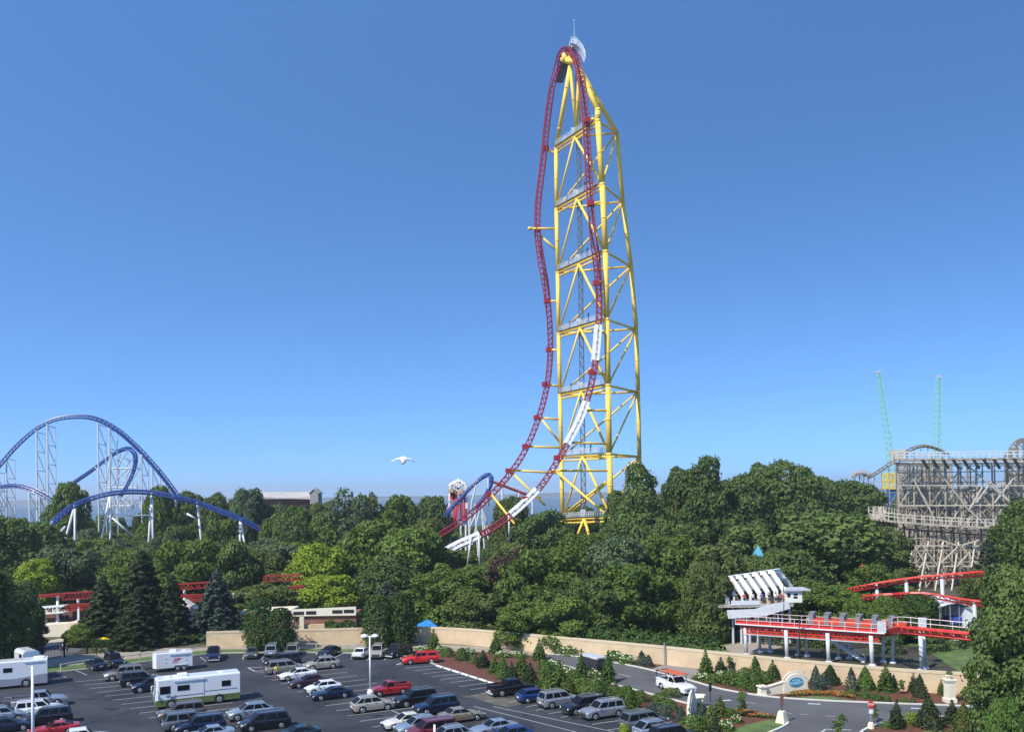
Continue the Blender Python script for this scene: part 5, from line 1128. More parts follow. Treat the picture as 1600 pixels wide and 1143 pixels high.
urn_pillar(1484, 1096, 'cream pillar with a planted urn beside the dark cones at right', 1.12)
urn_pillar(1538, 1128, 'second cream pillar half hidden under the big maple', .9)
# people
SHIRT = dict(yellow=mat('yellow_shirt', (.75, .62, .03), .8), grey=mat('grey_shorts', (.12, .12, .13), .9), navyc=mat('navy_cloth', (.02, .03, .07), .9), whitec=mat('white_cloth', (.7, .7, .7), .9), redc=mat('red_cloth', (.5, .04, .04), .9), bluec=mat('blue_cloth', (.05, .15, .4), .9))
HAIR = mat('dark_hair', (.04, .025, .015), .8)
def skinned(name, joints, edges, radii, m, parent, root=0):
    me = bpy.data.meshes.new(name); me.from_pydata(joints, edges, []); me.materials.append(m); o = bpy.data.objects.new(name, me); C.objects.link(o); o.parent = parent
    sk = o.modifiers.new('skin', 'SKIN'); lay = me.skin_vertices[0].data if me.skin_vertices else None
    if lay is None: me.attributes; 
    for i, r in enumerate(radii): lay[i].radius = (r, r) if not isinstance(r, tuple) else r
    lay[root].use_root = True; ss_ = o.modifiers.new('sub', 'SUBSURF'); ss_.levels = 1; ss_.render_levels = 1
    bpy.context.view_layer.update(); dg = bpy.context.evaluated_depsgraph_get(); nm = bpy.data.meshes.new_from_object(o.evaluated_get(dg)); o.modifiers.clear(); o.data = nm
    if not nm.materials: nm.materials.append(m)
    nm.polygons.foreach_set('use_smooth', [True]*len(nm.polygons)); return o
def person(loc, rz, shirt, trousers, label, stride=.22, group=None):
    t = thing('person', label, 'person', loc, rz, group); s = stride
    J = [(0,0,.95),(0,0,1.15),(0,0,1.38),(0,0,1.5),(.01,0,1.62),(.01,0,1.74), (0,.17,1.42),(-.06,.24,1.17),(.06,.25,.93),(.1,.25,.84), (0,-.17,1.42),(.1,-.23,1.18),(.2,-.22,.95),(.25,-.21,.86), (0,.09,.9),(s*.6,.1,.5),(s,.1,.08),(s+.16,.1,.04),(0,-.09,.9),(-s*.2,-.1,.5),(-s,-.1,.12),(-s+.14,-.1,.04)]
    E_ = [(0,1),(1,2),(2,3),(3,4),(4,5),(2,6),(6,7),(7,8),(8,9),(2,10),(10,11),(11,12),(12,13),(0,14),(14,15),(15,16),(16,17),(0,18),(18,19),(19,20),(20,21)]
    Rd = [.14,.13,.15,.055,.095,.08,.06,.045,.035,.04,.06,.045,.035,.04,.09,.06,.045,.04,.09,.06,.045,.04]
    skinned('body', J, E_, Rd, SKIN, t)
    skinned('shirt', [J[i] for i in (0,1,2,6,7,10,11)], [(0,1),(1,2),(2,3),(3,4),(2,5),(5,6)], [.155,.15,.17,.085,.065,.085,.065], SHIRT[shirt], t)
    skinned('trousers', [J[0], J[14], J[15], J[18], J[19]], [(0,1),(1,2),(0,3),(3,4)], [.16,.11,.08,.11,.08], SHIRT[trousers], t)
    m = MB(); m.lathe((-.01, 0, 1.66), [(.1, -.06), (.108, 0), (.1, .08), (.06, .13), (.01, .145)], 12); m.build('hair', HAIR, t, True)
    return t
person(G(432, 1058.5, .02), R(-60), 'yellow', 'grey', 'person in a yellow shirt and dark shorts walking beside the tan minivan')
person(G(94, 1021.5, .02), R(20), 'navyc', 'grey', 'leftmost person of the small group standing behind the black fence', .08, 'people on the plaza')
person(G(99, 1021, .02), R(160), 'whitec', 'navyc', 'middle person in pale shirt in the group behind the black fence', .08, 'people on the plaza')
person(G(105, 1020.5, .02), R(200), 'navyc', 'navyc', 'rightmost person of the group behind the black fence', .1, 'people on the plaza')
person(G(48, 1027, .02), R(90), 'navyc', 'navyc', 'lone dark dressed person left of the group behind the fence', .2, 'people on the plaza')
# canopies
def canopy(px, py, D, wm, hm, col, label, name='canopy_tent', peak=.9):
    top = P(px, py, D); g = Vector((top.x, top.y, 0)); z0 = top.z-peak; t = TH(name, label, 'canopy', g)
    w_ = wm/2; d = hm/2; m = MB(); vs = [Vector((g.x+i*w_, g.y+j*d, z0)) for i, j in ((-1,-1),(1,-1),(1,1),(-1,1))]+[Vector((g.x+i*w_, g.y+j*d, z0-.3)) for i, j in ((-1,-1),(1,-1),(1,1),(-1,1))]+[Vector((g.x, g.y, z0+peak))]
    m.add(vs, ((0,1,8),(1,2,8),(2,3,8),(3,0,8),(4,5,1,0),(5,6,2,1),(6,7,3,2),(7,4,0,3))); t.part(m, 'fabric', col)
    for i, j in ((-1,-1),(1,-1),(1,1),(-1,1)): m = MB(); m.tube((g.x+i*w_*.96, g.y+j*d*.96, 0), (g.x+i*w_*.96, g.y+j*d*.96, z0), .05, n=6); t.part(m, 'leg', GALV)
BLF = mat('blue_fabric', (.02, .22, .62), .7); canopy(668, 967, 148, 3.4, 3.4, BLF, 'bright blue canopy tent behind the wall under the trees'); canopy(688, 969, 152, 3, 3, mat('dark_blue_fabric', (.02, .1, .3), .7), 'darker blue canopy tent right behind the bright blue one')
LB = mat('light_blue_roof', (.1, .38, .55), .6); canopy(1184, 851, 176, 1.8, 1.8, LB, 'light blue pointed roof peeking out between dark trees', 'kiosk_roof', 2.0)
canopy(1393, 872, 192, 2.4, 2.4, mat('sky_blue_panel', (.1, .4, .7), .6), 'sky blue awning at the left foot of the wooden coaster', 'awning', .8)
YF = mat('yellow_fabric', (.75, .5, .02), .7); canopy(147, 996.5, 145, 1.6, 1.6, YF, 'left yellow parasol roof behind the black fence', 'parasol', .4); canopy(162, 994.5, 145, 1.9, 1.6, YF, 'right yellow parasol roof behind the black fence', 'parasol', .4)
# white tent with a blue cloth at the right
T = TH('party_tent', 'white curved tent beside the red track at right', 'tent', G(1495, 990)); a = MB(); g0 = P(1466, 953, 136); g1 = P(1522, 955, 136); z = g0.z; L = g1.x-g0.x
for k in range(8):
    t0, t1 = k/8, (k+1)/8; f = lambda t: z+1.1*math.sin(math.pi*min(1, .12+t*.8))
    a.add([Vector((g0.x+L*t, y, f(t)+(0 if y < 139 else .4))) for t, y in ((t0, 136), (t1, 136), (t1, 142), (t0, 142))]+[Vector((g0.x+L*t, y, f(t)-.12+(0 if y < 139 else .4))) for t, y in ((t0, 136), (t1, 136), (t1, 142), (t0, 142))], ((0,1,2,3),(7,6,5,4),(0,4,5,1),(3,2,6,7)))
T.part(a, 'roof_fabric', mat('tent_fabric', (.7, .72, .76), .7)); a = MB(); a.box((g1.x-.6, 139, z/2+.2), (1.6, 6, z+.3)); T.part(a, 'side_wall', mat('tent_fabric', (.7, .72, .76), .7))
a = MB()
for x in (g0.x+.3, g0.x+L*.35, g0.x+L*.6): a.tube((x, 136.2, 0), (x, 136.2, z+.8), .06, n=6)
T.part(a, 'legs', GALV); a = MB(); a.box((g0.x+L*.62, 138, 3.2), (2.0, 2.4, .9)); T.part(a, 'blue_cloth', mat('royal_blue_cloth', (.03, .08, .4), .7)); a = MB(); a.box((g0.x+L*.3, 141, 1.5), (3.6, .3, 3)); T.part(a, 'back_wall', BROWN)
wall_run('park_wall', [(1490, 999), (1545, 1004), (1600, 1006)], 2.0, .2, WHITE, 'low white wall at the top of the lawn behind the big maple', dens=0)
fn = rail([(1462, 1001), (1500, 1003), (1530, 1006)], 'dark railing at the top of the lawn below the white tent', BLK, 1.3, 1.6, .03, 'lawn_railing', (.25, 1.2), .06)

# ------------------------------------------------------------------ buildings at the left and in the middle
def quad_block(T, name, x0, x1, D, y0, y1, th, m, dz0=None):   # front face between photo x0..x1, tops y0 (left) and y1 (right), thickness th, down to dz0
    a, b = P(x0, y0, D), P(x1, y1, D); z0 = dz0 or 0; q = MB(); q.prism([(a.x, D, z0), (b.x, D, z0), (b.x, D, b.z), (a.x, D, a.z)], (0, th, 0)); return T.part(q, name, m)
T = TH('service_building', 'brown sided building with a cream base behind the left spruces', 'building', P(85, 976, 160)*1); T.b.z = 0; T.e.location.z = 0
quad_block(T, 'siding', 50, 113, 161, 958, 955, 5, BROWN); quad_block(T, 'base_wall', 62, 106, 156, 976, 974, 3, CREAM); quad_block(T, 'base_wall', 106.5, 122, 155, 972, 972, 3, CREAM)
q = MB(); 
for x in (58, 66, 97, 104): a = P(x, 959, 160.9); q.box((a.x, 160.85, a.z/2+.6), (.45, .12, a.z-1.4))
T.part(q, 'door', DARK)
q = MB(); 
for k in range(9): a, b = P(50, 958, 160.9), P(113, 955, 160.9); z = .6+k*.42; q.beam((a.x, 160.93, z), (b.x, 160.93, z), .04)
T.part(q, 'siding_joint', mat('brown_dark', (.12, .06, .045), .8)); 
q = MB(); a = P(62, 967, 160); q.box((a.x, 159, a.z-.3), (2.4, 2.6, .5)); T.part(q, 'white_railing', WHITE)
q = MB(); 
for xx in (123,): a = P(xx, 950, 159); q.box((a.x, 159, a.z/2), (.3, .3, a.z))
T.part(q, 'column', WHITE)
T = TH('service_building', 'brick and cream building with dark openings above the wall', 'building', P(505, 975, 152)*1); T.b.z = 0; T.e.location.z = 0
quad_block(T, 'parapet', 456, 556, 151, 952, 947.5, .4, mat('cream_parapet', (.78, .73, .58), .8, var=.05), 3.55); quad_block(T, 'brick_wall', 456, 556, 151.4, 958, 958, 6, BROWN); quad_block(T, 'stucco_base', 456, 556, 150.6, 976, 973, .7, BEIGE)
for x0, x1 in ((458, 475), (478, 494), (519, 535), (537, 553)):
    yy = 955-(x0-458)*.04; a, b = P(x0, yy, 150.97), P(x1, yy+5, 150.97); q = MB(); q.box(((a.x+b.x)/2, 150.99, (a.z+b.z)/2), (b.x-a.x, .06, a.z-b.z)); T.part(q, 'opening', DARK)
q = MB(); a = P(472, 964, 150.4); q.box((a.x, 150.3, 1.8), (.7, .6, 3.4)); q.box((P(458, 964, 150.4).x, 150.3, 1.8), (.6, .6, 3.4)); T.part(q, 'pier', CREAM)
T = TH('service_building', 'low brown building behind the left oval evergreens', 'building', P(390, 970, 152)*1); T.b.z = 0; T.e.location.z = 0
quad_block(T, 'wall', 374, 455.5, 153, 956, 953, 5, BROWN); quad_block(T, 'coping', 374, 455.5, 152.8, 955, 952, 5.4, CREAM, 3.75)
# white umbrellas showing through the trees near the left middle
rr = random.Random(4)
for k, (x, y) in enumerate(((365, 925), (382, 921), (398, 927), (385, 937), (378, 951))):
    canopy(x, y, 166+k*1.2, 1.5, 1.5, WHITE, ['leftmost', 'topmost', 'rightmost', 'middle', 'lowest'][k]+' white parasol showing between the trees left of the oval evergreens', 'parasol', .45)
# long covered lift station with a grey roof
T = TH('covered_station', 'long dark timber station with a pale grey roof above the wood', 'building', P(450, 790, 300)*1); T.b.z = 0; T.e.location.z = 0; D = 300
a, b, c_ = P(408, 776, D), P(492, 778, D), P(492, 768, D+8); d_ = P(408, 768.5, D+8)
q = MB(); q.add([a, b, c_, d_]+[v-Vector((0, 0, .4)) for v in (a, b, c_, d_)], ((0,1,2,3),(7,6,5,4),(0,4,5,1),(1,5,6,2),(2,6,7,3),(3,7,4,0))); T.part(q, 'roof', mat('pale_roof', (.45, .42, .38), .8, var=.12, scale=.3))
q = MB(); z0 = 14; q.box(((a.x+b.x)/2, D+5, (a.z+z0)/2-.4), (b.x-a.x, 8, a.z-z0-.9)); T.part(q, 'dark_wall', mat('station_dark', (.03, .022, .022), .8))
q = MB()
for k in range(22): x = a.x+(b.x-a.x)*k/21; q.beam((x, D+.6, 12), (x, D+.6, a.z-.3), .25)
for z in (a.z-1.6, a.z-3, a.z-4.4): q.beam((a.x, D+.5, z), (b.x, D+.5, z), .25)
T.part(q, 'timber_frame', mat('red_brown_timber', (.07, .035, .03), .8))
e0, e1 = P(484, 770, D-1), P(497, 770, D-1); zt = P(490, 764.5, D-1).z; zc = e0.z
q = MB(); q.prism([(e0.x, D-1, zc-3.6), (e1.x, D-1, zc-3.6), (e1.x, D-1, zc), ((e0.x+e1.x)/2, D-1, zt), (e0.x, D-1, zc)], (0, 6, 0)); T.part(q, 'gable_house', mat('weathered_board', (.3, .29, .27), .8))
q = MB(); q.prism([(e0.x-.3, D-1.3, zc-.2), ((e0.x+e1.x)/2, D-1.3, zt+.1), (e1.x+.3, D-1.3, zc-.2), (e1.x+.3, D-1.3, zc+.15), ((e0.x+e1.x)/2, D-1.3, zt+.5), (e0.x-.3, D-1.3, zc+.15)], (0, 6.6, 0)); T.part(q, 'gable_roof', MATS['pale_roof'])

# ------------------------------------------------------------------ rides: track tools
def track(T, pts, normals, gauge=1.2, off=.9, rr=.13, rs=.2, step=1.2, m=REDT, names=('rail', 'spine', 'cross_tie'), spine2=False, tie_r=None, steps=None, n_=6):
    """pts: resampled centre line; normals: towards the riders; rails each a part, the spine and the ties parts"""
    k = len(pts); fr = []
    for i, p in enumerate(pts):
        t = (pts[min(i+1, k-1)]-pts[max(i-1, 0)]).normalized(); N = normals[i]; N = (N-t*N.dot(t)).normalized(); fr.append((p, t, N, t.cross(N)))
    for s in (-1, 1): a = MB(); a.path([p+B*gauge/2*s for p, t, N, B in fr], rr, n=n_); T.part(a, names[0], m)
    a = MB()
    if spine2:
        for s in (-1, 1): a.path([p-N*off+B*gauge*.32*s for p, t, N, B in fr], rs, n=n_)
    else: a.path([p-N*off for p, t, N, B in fr], rs, n=n_)
    T.part(a, names[1], m)
    a = MB(); tr = tie_r or rr*.75
    for i, (p, t, N, B) in enumerate(fr):
        l, r_ = p-B*gauge/2, p+B*gauge/2; q = fr[i+1] if i+1 < k else None
        cs = [p-N*off-B*gauge*.32, p-N*off+B*gauge*.32] if spine2 else [p-N*off]*2
        a.beam(l, cs[0], tr*1.6); a.beam(r_, cs[1], tr*1.6); a.beam(l, r_, tr*1.6)
        if q and off > .5:
            c2 = [q[0]-q[2]*off-q[3]*gauge*.32, q[0]-q[2]*off+q[3]*gauge*.32] if spine2 else [q[0]-q[2]*off]*2
            a.beam(l, c2[0], tr*1.2); a.beam(r_, c2[1], tr*1.2)
            if spine2: a.beam(cs[0], c2[1], tr*1.2)
    T.part(a, names[2], m); return fr
def lerp_path(tab, n):    # tab of (px,py,D)
    return cr([P(*q) for q in tab], n)
def nrm_of(pts, fn): return [fn(i/(len(pts)-1), p) for i, p in enumerate(pts)]
def pipe(T, a, b, r, name, m, n=10, flange=0, r2=None):
    q = MB(); q.tube(a, b, r, r2, n=n)
    if flange:
        d = (Vector(b)-Vector(a)); L = d.length; k = int(L/flange)
        for i in range(1, k+1): c = Vector(a)+d*(i/(k+1)); q.tube(c-d.normalized()*.12, c+d.normalized()*.12, r*1.18, n=n)
    return T.part(q, name, m, True)

# ------------------------------------------------------------------ the tall yellow tower coaster
base = P(905, 905, 209); TW = TH('tower_coaster', 'very tall top hat coaster with crimson track on a yellow steel tower', 'roller coaster', (base.x, base.y, 0))
DA, DB, DC = 219.0, 202.0, 215.0
LV = [((869, 232), (934, 189), (964, 208)), ((869.5, 327), (941, 288), (973, 315)), ((871.5, 426), (946, 393), (986, 416)), ((873, 521), (948, 499), (994, 514)), ((875, 617), (950, 602), (997, 612)), ((877, 714), (952, 709), (999, 713)), ((879, 811), (955, 808), (1001, 809))]
A_ = [P(*l[0], DA) for l in LV]; B_ = [P(*l[1], DB) for l in LV]; C_ = [P(*l[2], DC) for l in LV]
for X in (A_, B_, C_): g = X[-1].copy(); X.append(Vector((g.x+(g.x-X[-2].x)*.8, g.y, 0)))
TA, TB_, TC = P(891, 103, 211), P(905, 108, 207), P(908, 112, 210)
kinkB = P(934, 172, DB)
for X, T0, r in ((A_, TA, .5), (B_, TB_, .64), (C_, TC, .5)):
    q = MB(); pts = [T0]+([kinkB] if X is B_ else [])+X; 
    for u, v in zip(pts, pts[1:]):
        rad = r; q.tube(u, v, rad, n=14)
        L = (v-u).length; k = max(1, int(L/9))
        for i in range(k): c = u.lerp(v, (i+.5)/k); d = (v-u).normalized(); q.tube(c-d*.12, c+d*.12, rad*1.1, n=14)
        q.lathe(v, [(rad*1.0, -rad*.5), (rad*1.06, 0), (rad*1.0, rad*.5)], 14)
    TW.part(q, 'tower_leg', YEL, True)
mids = []
for i in range(7):
    a, b, c = A_[i], B_[i], C_[i]; md = a.lerp(b, .46); mids.append(md)
    pipe(TW, a, b, .3, 'platform_girder', YEL); pipe(TW, a+Vector((0, .3, -.9)), b+Vector((0, .3, -.9)), .22, 'platform_girder', YEL) if i < 7 else 0
    if i < 6: pipe(TW, a if i else md, c, .25, 'horizontal_brace', YEL, flange=6)
    if i < 6: pipe(TW, b, c, .25, 'horizontal_brace', YEL, flange=6)
    if i < 6:
        pipe(TW, md, A_[i+1], .23, 'diagonal_brace', YEL, flange=9); pipe(TW, md, B_[i+1], .3, 'diagonal_brace', YEL, flange=9)
        pipe(TW, A_[i+1], C_[i], .23, 'diagonal_brace', YEL, flange=7); pipe(TW, C_[i], B_[i+1], .23, 'diagonal_brace', YEL, flange=7)
    # platform with a grey railing along A-B
    d = (b-a); L = d.length; d.normalize(); nn = Vector((-d.y, d.x, 0)).normalized(); f = MB(); g = MB(); x0 = .6; x1 = L-1.2
    up = Vector((0, 0, .45)); f.beam(a+d*x0+up, a+d*x1+up, 1.1, .08); TW.part(f, 'platform_deck', GALV)
    for s in (-.55, .55):
        for z in (.55, 1.1): g.beam(a+d*x0+up+nn*s+Vector((0, 0, z)), a+d*x1+up+nn*s+Vector((0, 0, z)), .07)
        k = int(L/.75)
        for j in range(k+1): c = a+d*(x0+(x1-x0)*j/k)+up+nn*s; g.beam(c, c+Vector((0, 0, 1.1)), .07)
    TW.part(g, 'platform_railing', WST)
    f = MB(); c = a.lerp(b, .44); f.box(c+Vector((0, .2, 1.3)), (1.1, 1.1, 1.7)); 
    if i < 5: f.box(a.lerp(b, .22)+Vector((0, 0, 1.1)), (.5, .5, .9))
    TW.part(f, 'equipment_cabinet', mat('cabinet_grey', (.5, .53, .56), .5, var=.15))
    if 0 < i < 6:
        f = MB(); c = a.lerp(b, .62); f.beam(c+up+Vector((0, 0, .3)), c+up+Vector((.3, 0, 2.4)), .3); c = a.lerp(b, .23); f.beam(c+up+Vector((0, 0, .3)), c+up+Vector((.2, 0, 1.9)), .25); TW.part(f, 'cable_drum', BLK)
# bottom bay
pipe(TW, P(870, 737, DA-1), P(944, 801, DB+2), .3, 'diagonal_brace', YEL); pipe(TW, P(884, 801, DA), P(946, 753, DB+2), .3, 'diagonal_brace', YEL)
pipe(TW, mids[-1], P(897, 850, 212), .3, 'foot_brace', YEL); pipe(TW, mids[-1], P(925, 850, 206), .34, 'foot_brace', YEL)
pipe(TW, TA, P(901, 206, 214), .4, 'mast_leg', YEL, flange=10); pipe(TW, TB_, P(900.5, 206, 211), .4, 'mast_leg', YEL, flange=10)
# lattice mast of the lift
a, b = P(903, 108, 213), P(912, 802, 213); b.x = a.x+ (b.x-a.x); q = MB(); n = 92
for dx, dy in ((-.5, -.5), (.5, -.5), (.5, .5), (-.5, .5)): q.beam(a+Vector((dx, dy, 0)), b+Vector((dx, dy, 0)), .16)
for k in range(n):
    u, v = a.lerp(b, k/n), a.lerp(b, (k+1)/n); s = 1 if k % 2 else -1
    for dy in (-.5, .5): q.beam(u+Vector((-.5*s, dy, 0)), v+Vector((.5*s, dy, 0)), .13)
    q.beam(u+Vector((-.5, -.5, 0)), u+Vector((.5, -.5, 0)), .13)
TW.part(q, 'lift_mast', MASTG)
# tracks: the front one climbs from lower left, the crown, and the rear one returns
FR = [(655, 880, 186), (676, 869, 187), (692, 861, 189), (710, 850, 190), (755, 829, 192), (800, 798, 194), (840, 759, 196), (868, 717, 197), (888, 682, 198), (902, 655, 199), (914, 622, 200), (922, 590, 200), (927, 560, 200.5), (932, 500, 201), (932, 445, 201), (929, 395, 201), (925, 350, 201), (922, 300, 201.5), (919, 240, 202), (916, 190, 202.5), (912, 150, 203), (906, 112, 204.5), (899, 85, 207), (888, 73.5, 210.5), (877, 82, 214), (870, 105, 216.5), (862, 140, 218), (855, 190, 219), (850, 240, 219.5), (845, 280, 220), (840.5, 320, 220), (839.5, 360, 220), (843, 400, 220), (850, 450, 220), (855, 500, 220), (856.5, 545, 220), (853, 590, 219), (846, 625, 218.5), (835, 660, 218), (818, 700, 217), (795, 736, 216), (765, 770, 215), (730, 802, 214), (700, 823, 213), (668, 842, 212)]
pts0 = lerp_path(FR, 14); pts = resample(pts0, 1.35); n = len(pts)
# arc position of the crown
itop = max(range(n), key=lambda i: pts[i].z)
ctr = Vector((P(900, 110, 210).x, 210, pts[itop].z-16))
def nfun(i):
    p = pts[i]; z = p.z
    lowN = Vector((-1, 0, .55)); 
    if i < itop: hi = Vector((.25, -1, .1))
    else: hi = Vector((-.1, 1, .1))
    t = min(1, max(0, (z-62)/34)); t = t*t*(3-2*t)
    v = lowN.normalized().lerp(hi.normalized(), t)
    c = min(1, max(0, (z-(pts[itop].z-13))/10)); return v.lerp(Vector((0, 0, 1)), c*c).normalized()
nm = [nfun(i) for i in range(n)]
track(TW, pts, nm, 1.3, 1.1, .14, .17, 1.3, REDT, ('running_rail', 'track_spine', 'track_ties'), spine2=True, tie_r=.09)
# white shielded stretches of the climbing track
def yproj(p): v = p-Vector((0, 0, H)); return CY-FPX*v.dot(UV)/v.dot(DV)
SCRW = mat('screen_white', (.8, .8, .8), .5, var=.03)
for y0, y1 in ((572, 505), (695, 625), (803, 758), (863, 833)):
    ids = [i for i in range(itop) if y1 <= yproj(pts[i]) <= y0]
    for s in (-1, 1):
        q = MB()
        def sp(i, u):
            t = (pts[i+1]-pts[max(0, i-1)]).normalized(); Nv = (nm[i]-t*nm[i].dot(t)).normalized(); return pts[i]+Nv*u+t.cross(Nv)*s*.8
        for i, j in zip(ids, ids[1:]):
            for u0, u1 in ((-1.25, -.62), (-.28, .4)): q.add([sp(i, u0), sp(j, u0), sp(j, u1), sp(i, u1)], ((0,1,2,3),))
            q.beam(sp(i, -.7), sp(i if i % 2 else j, -.2), .2, .08); q.beam(sp(i, -.2), sp(j, -.7), .16, .08)
            
        TW.part(q, 'white_walkway_screen', SCRW)
# arms carrying the tracks
def arm(a, b, r=.27, d2=None): pipe(TW, P(*a), P(*b), r, 'track_arm', YEL)
for a, b in (((866, 240, DA), (853, 230, 220)), ((867, 357, DA), (829, 357, 219)), ((868, 389, DA), (844, 368, 220)), ((871, 470, DA), (855, 471, 220)), ((872, 547, DA), (858, 546, 220)), ((873, 603, DA), (851, 600, 219)), ((874, 655, DA), (840, 652, 218)), ((876, 692, DA), (847, 656, 218)), ((876, 699, DA), (821, 697, 217)), ((877, 739, DA), (797, 734, 216)), ((852, 789, 214), (799, 737, 216)),
             ((804, 818, 206), (767, 771, 215)), ((934, 185, DB), (917, 188, 202)), ((941, 315, DB), (922, 319, 201.5)), ((946, 440, DB), (930, 442, 201)), ((950, 585, DB), (924, 581, 200)), ((951, 641, DB), (912, 641, 200)), ((952, 693, DB), (893, 691, 198)), ((953, 735, DB), (860, 735, 199)), ((950, 520, DB), (932, 519, 201))): arm(a, b)
for cx, cy, D in ((828, 357, 219),): q = MB(); c = P(cx, cy, D); q.lathe(c, [(.5, -.3), (.55, 0), (.5, .3)], 12); TW.part(q, 'arm_end', YEL, True)
# red saddle boxes where the arms meet the track
for x, y, D in ((853, 232, 220), (839, 359, 220), (854, 470, 220), (857, 546, 220), (851, 600, 219), (838, 652, 218), (820, 697, 217), (794, 735, 216), (762, 772, 215), (917, 188, 202), (922, 318, 201.5), (931, 442, 201), (924, 581, 200), (870, 715, 197), (820, 779, 195)):
    q = MB(); c = P(x, y, D); q.box(c, (1.15, 1.5, 1.1), .2); TW.part(q, 'track_saddle', mat('saddle_red', (.36, .02, .025), .5))
# crown: yellow beam, walkway and whip mast
q = MB(); q.tube(P(880, 93, 214), P(899, 97, 208), .8, n=12); q.tube(P(882, 84, 212), P(884, 96, 212), .7, n=12); q.tube(P(892, 84, 210), P(892, 100, 210), .6, n=12); TW.part(q, 'crown_beam', YEL, True)
q = MB(); W_ = [(892, 67, 207), (900, 69, 206), (907, 75, 205), (912, 83, 204), (915, 91, 203)]; wp_ = cr([P(*v) for v in W_], 4)
for z in (0, .7, 1.3): q.path([v+Vector((0, 0, z)) for v in wp_], .07, n=4); q.path([v+Vector((-.2, 2, z)) for v in wp_], .07, n=4)
for v in resample(wp_, .35): q.beam(v, v+Vector((0, 0, 1.35)), .07); q.beam(v+Vector((-.2, 2, 0)), v+Vector((-.2, 2, 1.35)), .09)
for u, v in zip(wp_, wp_[1:]): q.add([u, v, v+Vector((-.2, 2, 0)), u+Vector((-.2, 2, 0))], ((0,1,2,3),))
TW.part(q, 'crown_walkway', mat('walkway_mesh', (.5, .56, .62), .5, var=.2, scale=2))
q = MB()
W2 = cr([P(*v) for v in ((879, 98, 214), (876, 108, 216), (873, 118, 217), (869, 129, 218))], 4)
for u, v in zip(W2, W2[1:]): q.add([u, v, v+Vector((1.5, 0, -.2)), u+Vector((1.5, 0, -.2))], ((0,1,2,3),)); q.beam(u, v, .15); q.beam(u+Vector((1.6, 0, 0)), v+Vector((1.6, 0, 0)), .2)
TW.part(q, 'return_walkway', mat('walkway_dark', (.1, .12, .15), .6))
q = MB(); b0 = P(897.5, 67, 208); q.box(P(896.5, 69, 208), (1.2, 1.2, 1.8)); [q.beam(P(892, 66, 208)+Vector((x, 0, -1)), P(892, 66, 208)+Vector((x, 0, 1.3)), .08) for x in (0, .5, 1, 1.5)]; q.tube(b0, b0+Vector((0, 0, 5.2)), .07, .03, 6); q.lathe(b0+Vector((0, 0, 5.2)), [(.1, -.15), (.22, 0), (.1, .2)], 8); TW.part(q, 'whip_mast', WST)
# white legs under the low end of the track
for (x0, y0, x1, y1, D) in ((736, 838, 730, 880, 190), (748, 832, 750, 885, 190), (795, 801, 796, 842, 196), (685, 848, 686, 868, 205)):
    pipe(TW, P(x0, y0, D), P(x1, y1+6, D), .2, 'white_column', WST)

# ------------------------------------------------------------------ blue coaster at the left
BL = TH('blue_coaster', 'blue coaster with a high hill on white lattice supports at left', 'roller coaster', (P(150, 850, 290).x, 290, 0))
def upn(_t, p): return Vector((0, -.25, 1)).normalized()
def run(tab, step, gauge, off, rr, rs, m, T, nfun=upn, names=('running_rail', 'track_spine', 'track_ties'), **k):
    p = resample(lerp_path(tab, 12), step); return track(T, p, [nfun(i/(len(p)-1), q) for i, q in enumerate(p)], gauge, off, rr, rs, step, m, names, **k)
Dh = 305
run([(-60, 790, 298), (-20, 745, 300), (0, 722, 301), (25, 694, 302), (55, 668, 303), (85, 653, 304), (120, 648.5, 305), (150, 652, 306), (180, 667, 307), (208, 690, 308), (235, 718, 309), (258, 745, 310), (275, 768, 311), (290, 790, 312)], 1.5, 1.5, 1.0, .19, .21, BLUET, BL, spine2=True, tie_r=.09)
run([(-40, 768, 282), (-10, 759, 281), (0, 758, 281), (22, 756.5, 280), (42, 760, 279), (62, 768, 278), (82, 780, 277), (105, 797, 276), (118, 812, 275)], 1.4, 1.4, .85, .17, .2, BLUET, BL, spine2=True)
run([(55, 852, 232), (75, 822, 234), (95, 801, 236), (117, 786, 238), (145, 775, 240), (172, 768.5, 241), (205, 765.5, 243), (240, 767.5, 245), (275, 774, 246), (310, 783, 248), (345, 796, 249), (376, 808, 250), (400, 820, 251), (430, 836, 252), (450, 845, 253), (475, 858, 254), (500, 872, 255)], 1.3, 1.3, .85, .16, .19, BLUET, BL, spine2=True, tie_r=.09)
def bankn(t, p): return Vector((-.75, -.3, .6)).normalized() if t > .35 else Vector((-.2, -.6, .8)).lerp(Vector((-.75, -.3, .6)), t/.35).normalized()
run([(105, 760, 335), (118, 750, 334), (140, 735, 332), (165, 716, 330), (185, 703, 328), (200, 700, 325), (208, 706, 322), (210.5, 718, 319), (206, 738, 316), (197, 757, 313), (186, 775, 310)], 1.4, 1.4, .8, .18, .2, BLUET, BL, bankn, spine2=True)
def lattice(T, x0, x1, ytop, D0, D1, zbot, name='support_tower', m=WST, r=.2, panel=6.5, ysh=0):
    a, b = P(x0, ytop, D0), P(x1, ytop+ysh, D1); q = MB(); q.tube((a.x, a.y, zbot), a, r*1.25, n=6); q.tube((b.x, b.y, zbot), (b.x, b.y, a.z-.4), r*.8, n=6)
    z = a.z-.6
    while z > zbot+1: q.beam((a.x, a.y, z), (b.x, b.y, z), r*1.1); q.beam((a.x, a.y, z), (b.x, b.y, z-panel), r*.85); z -= panel
    return T.part(q, name, m)
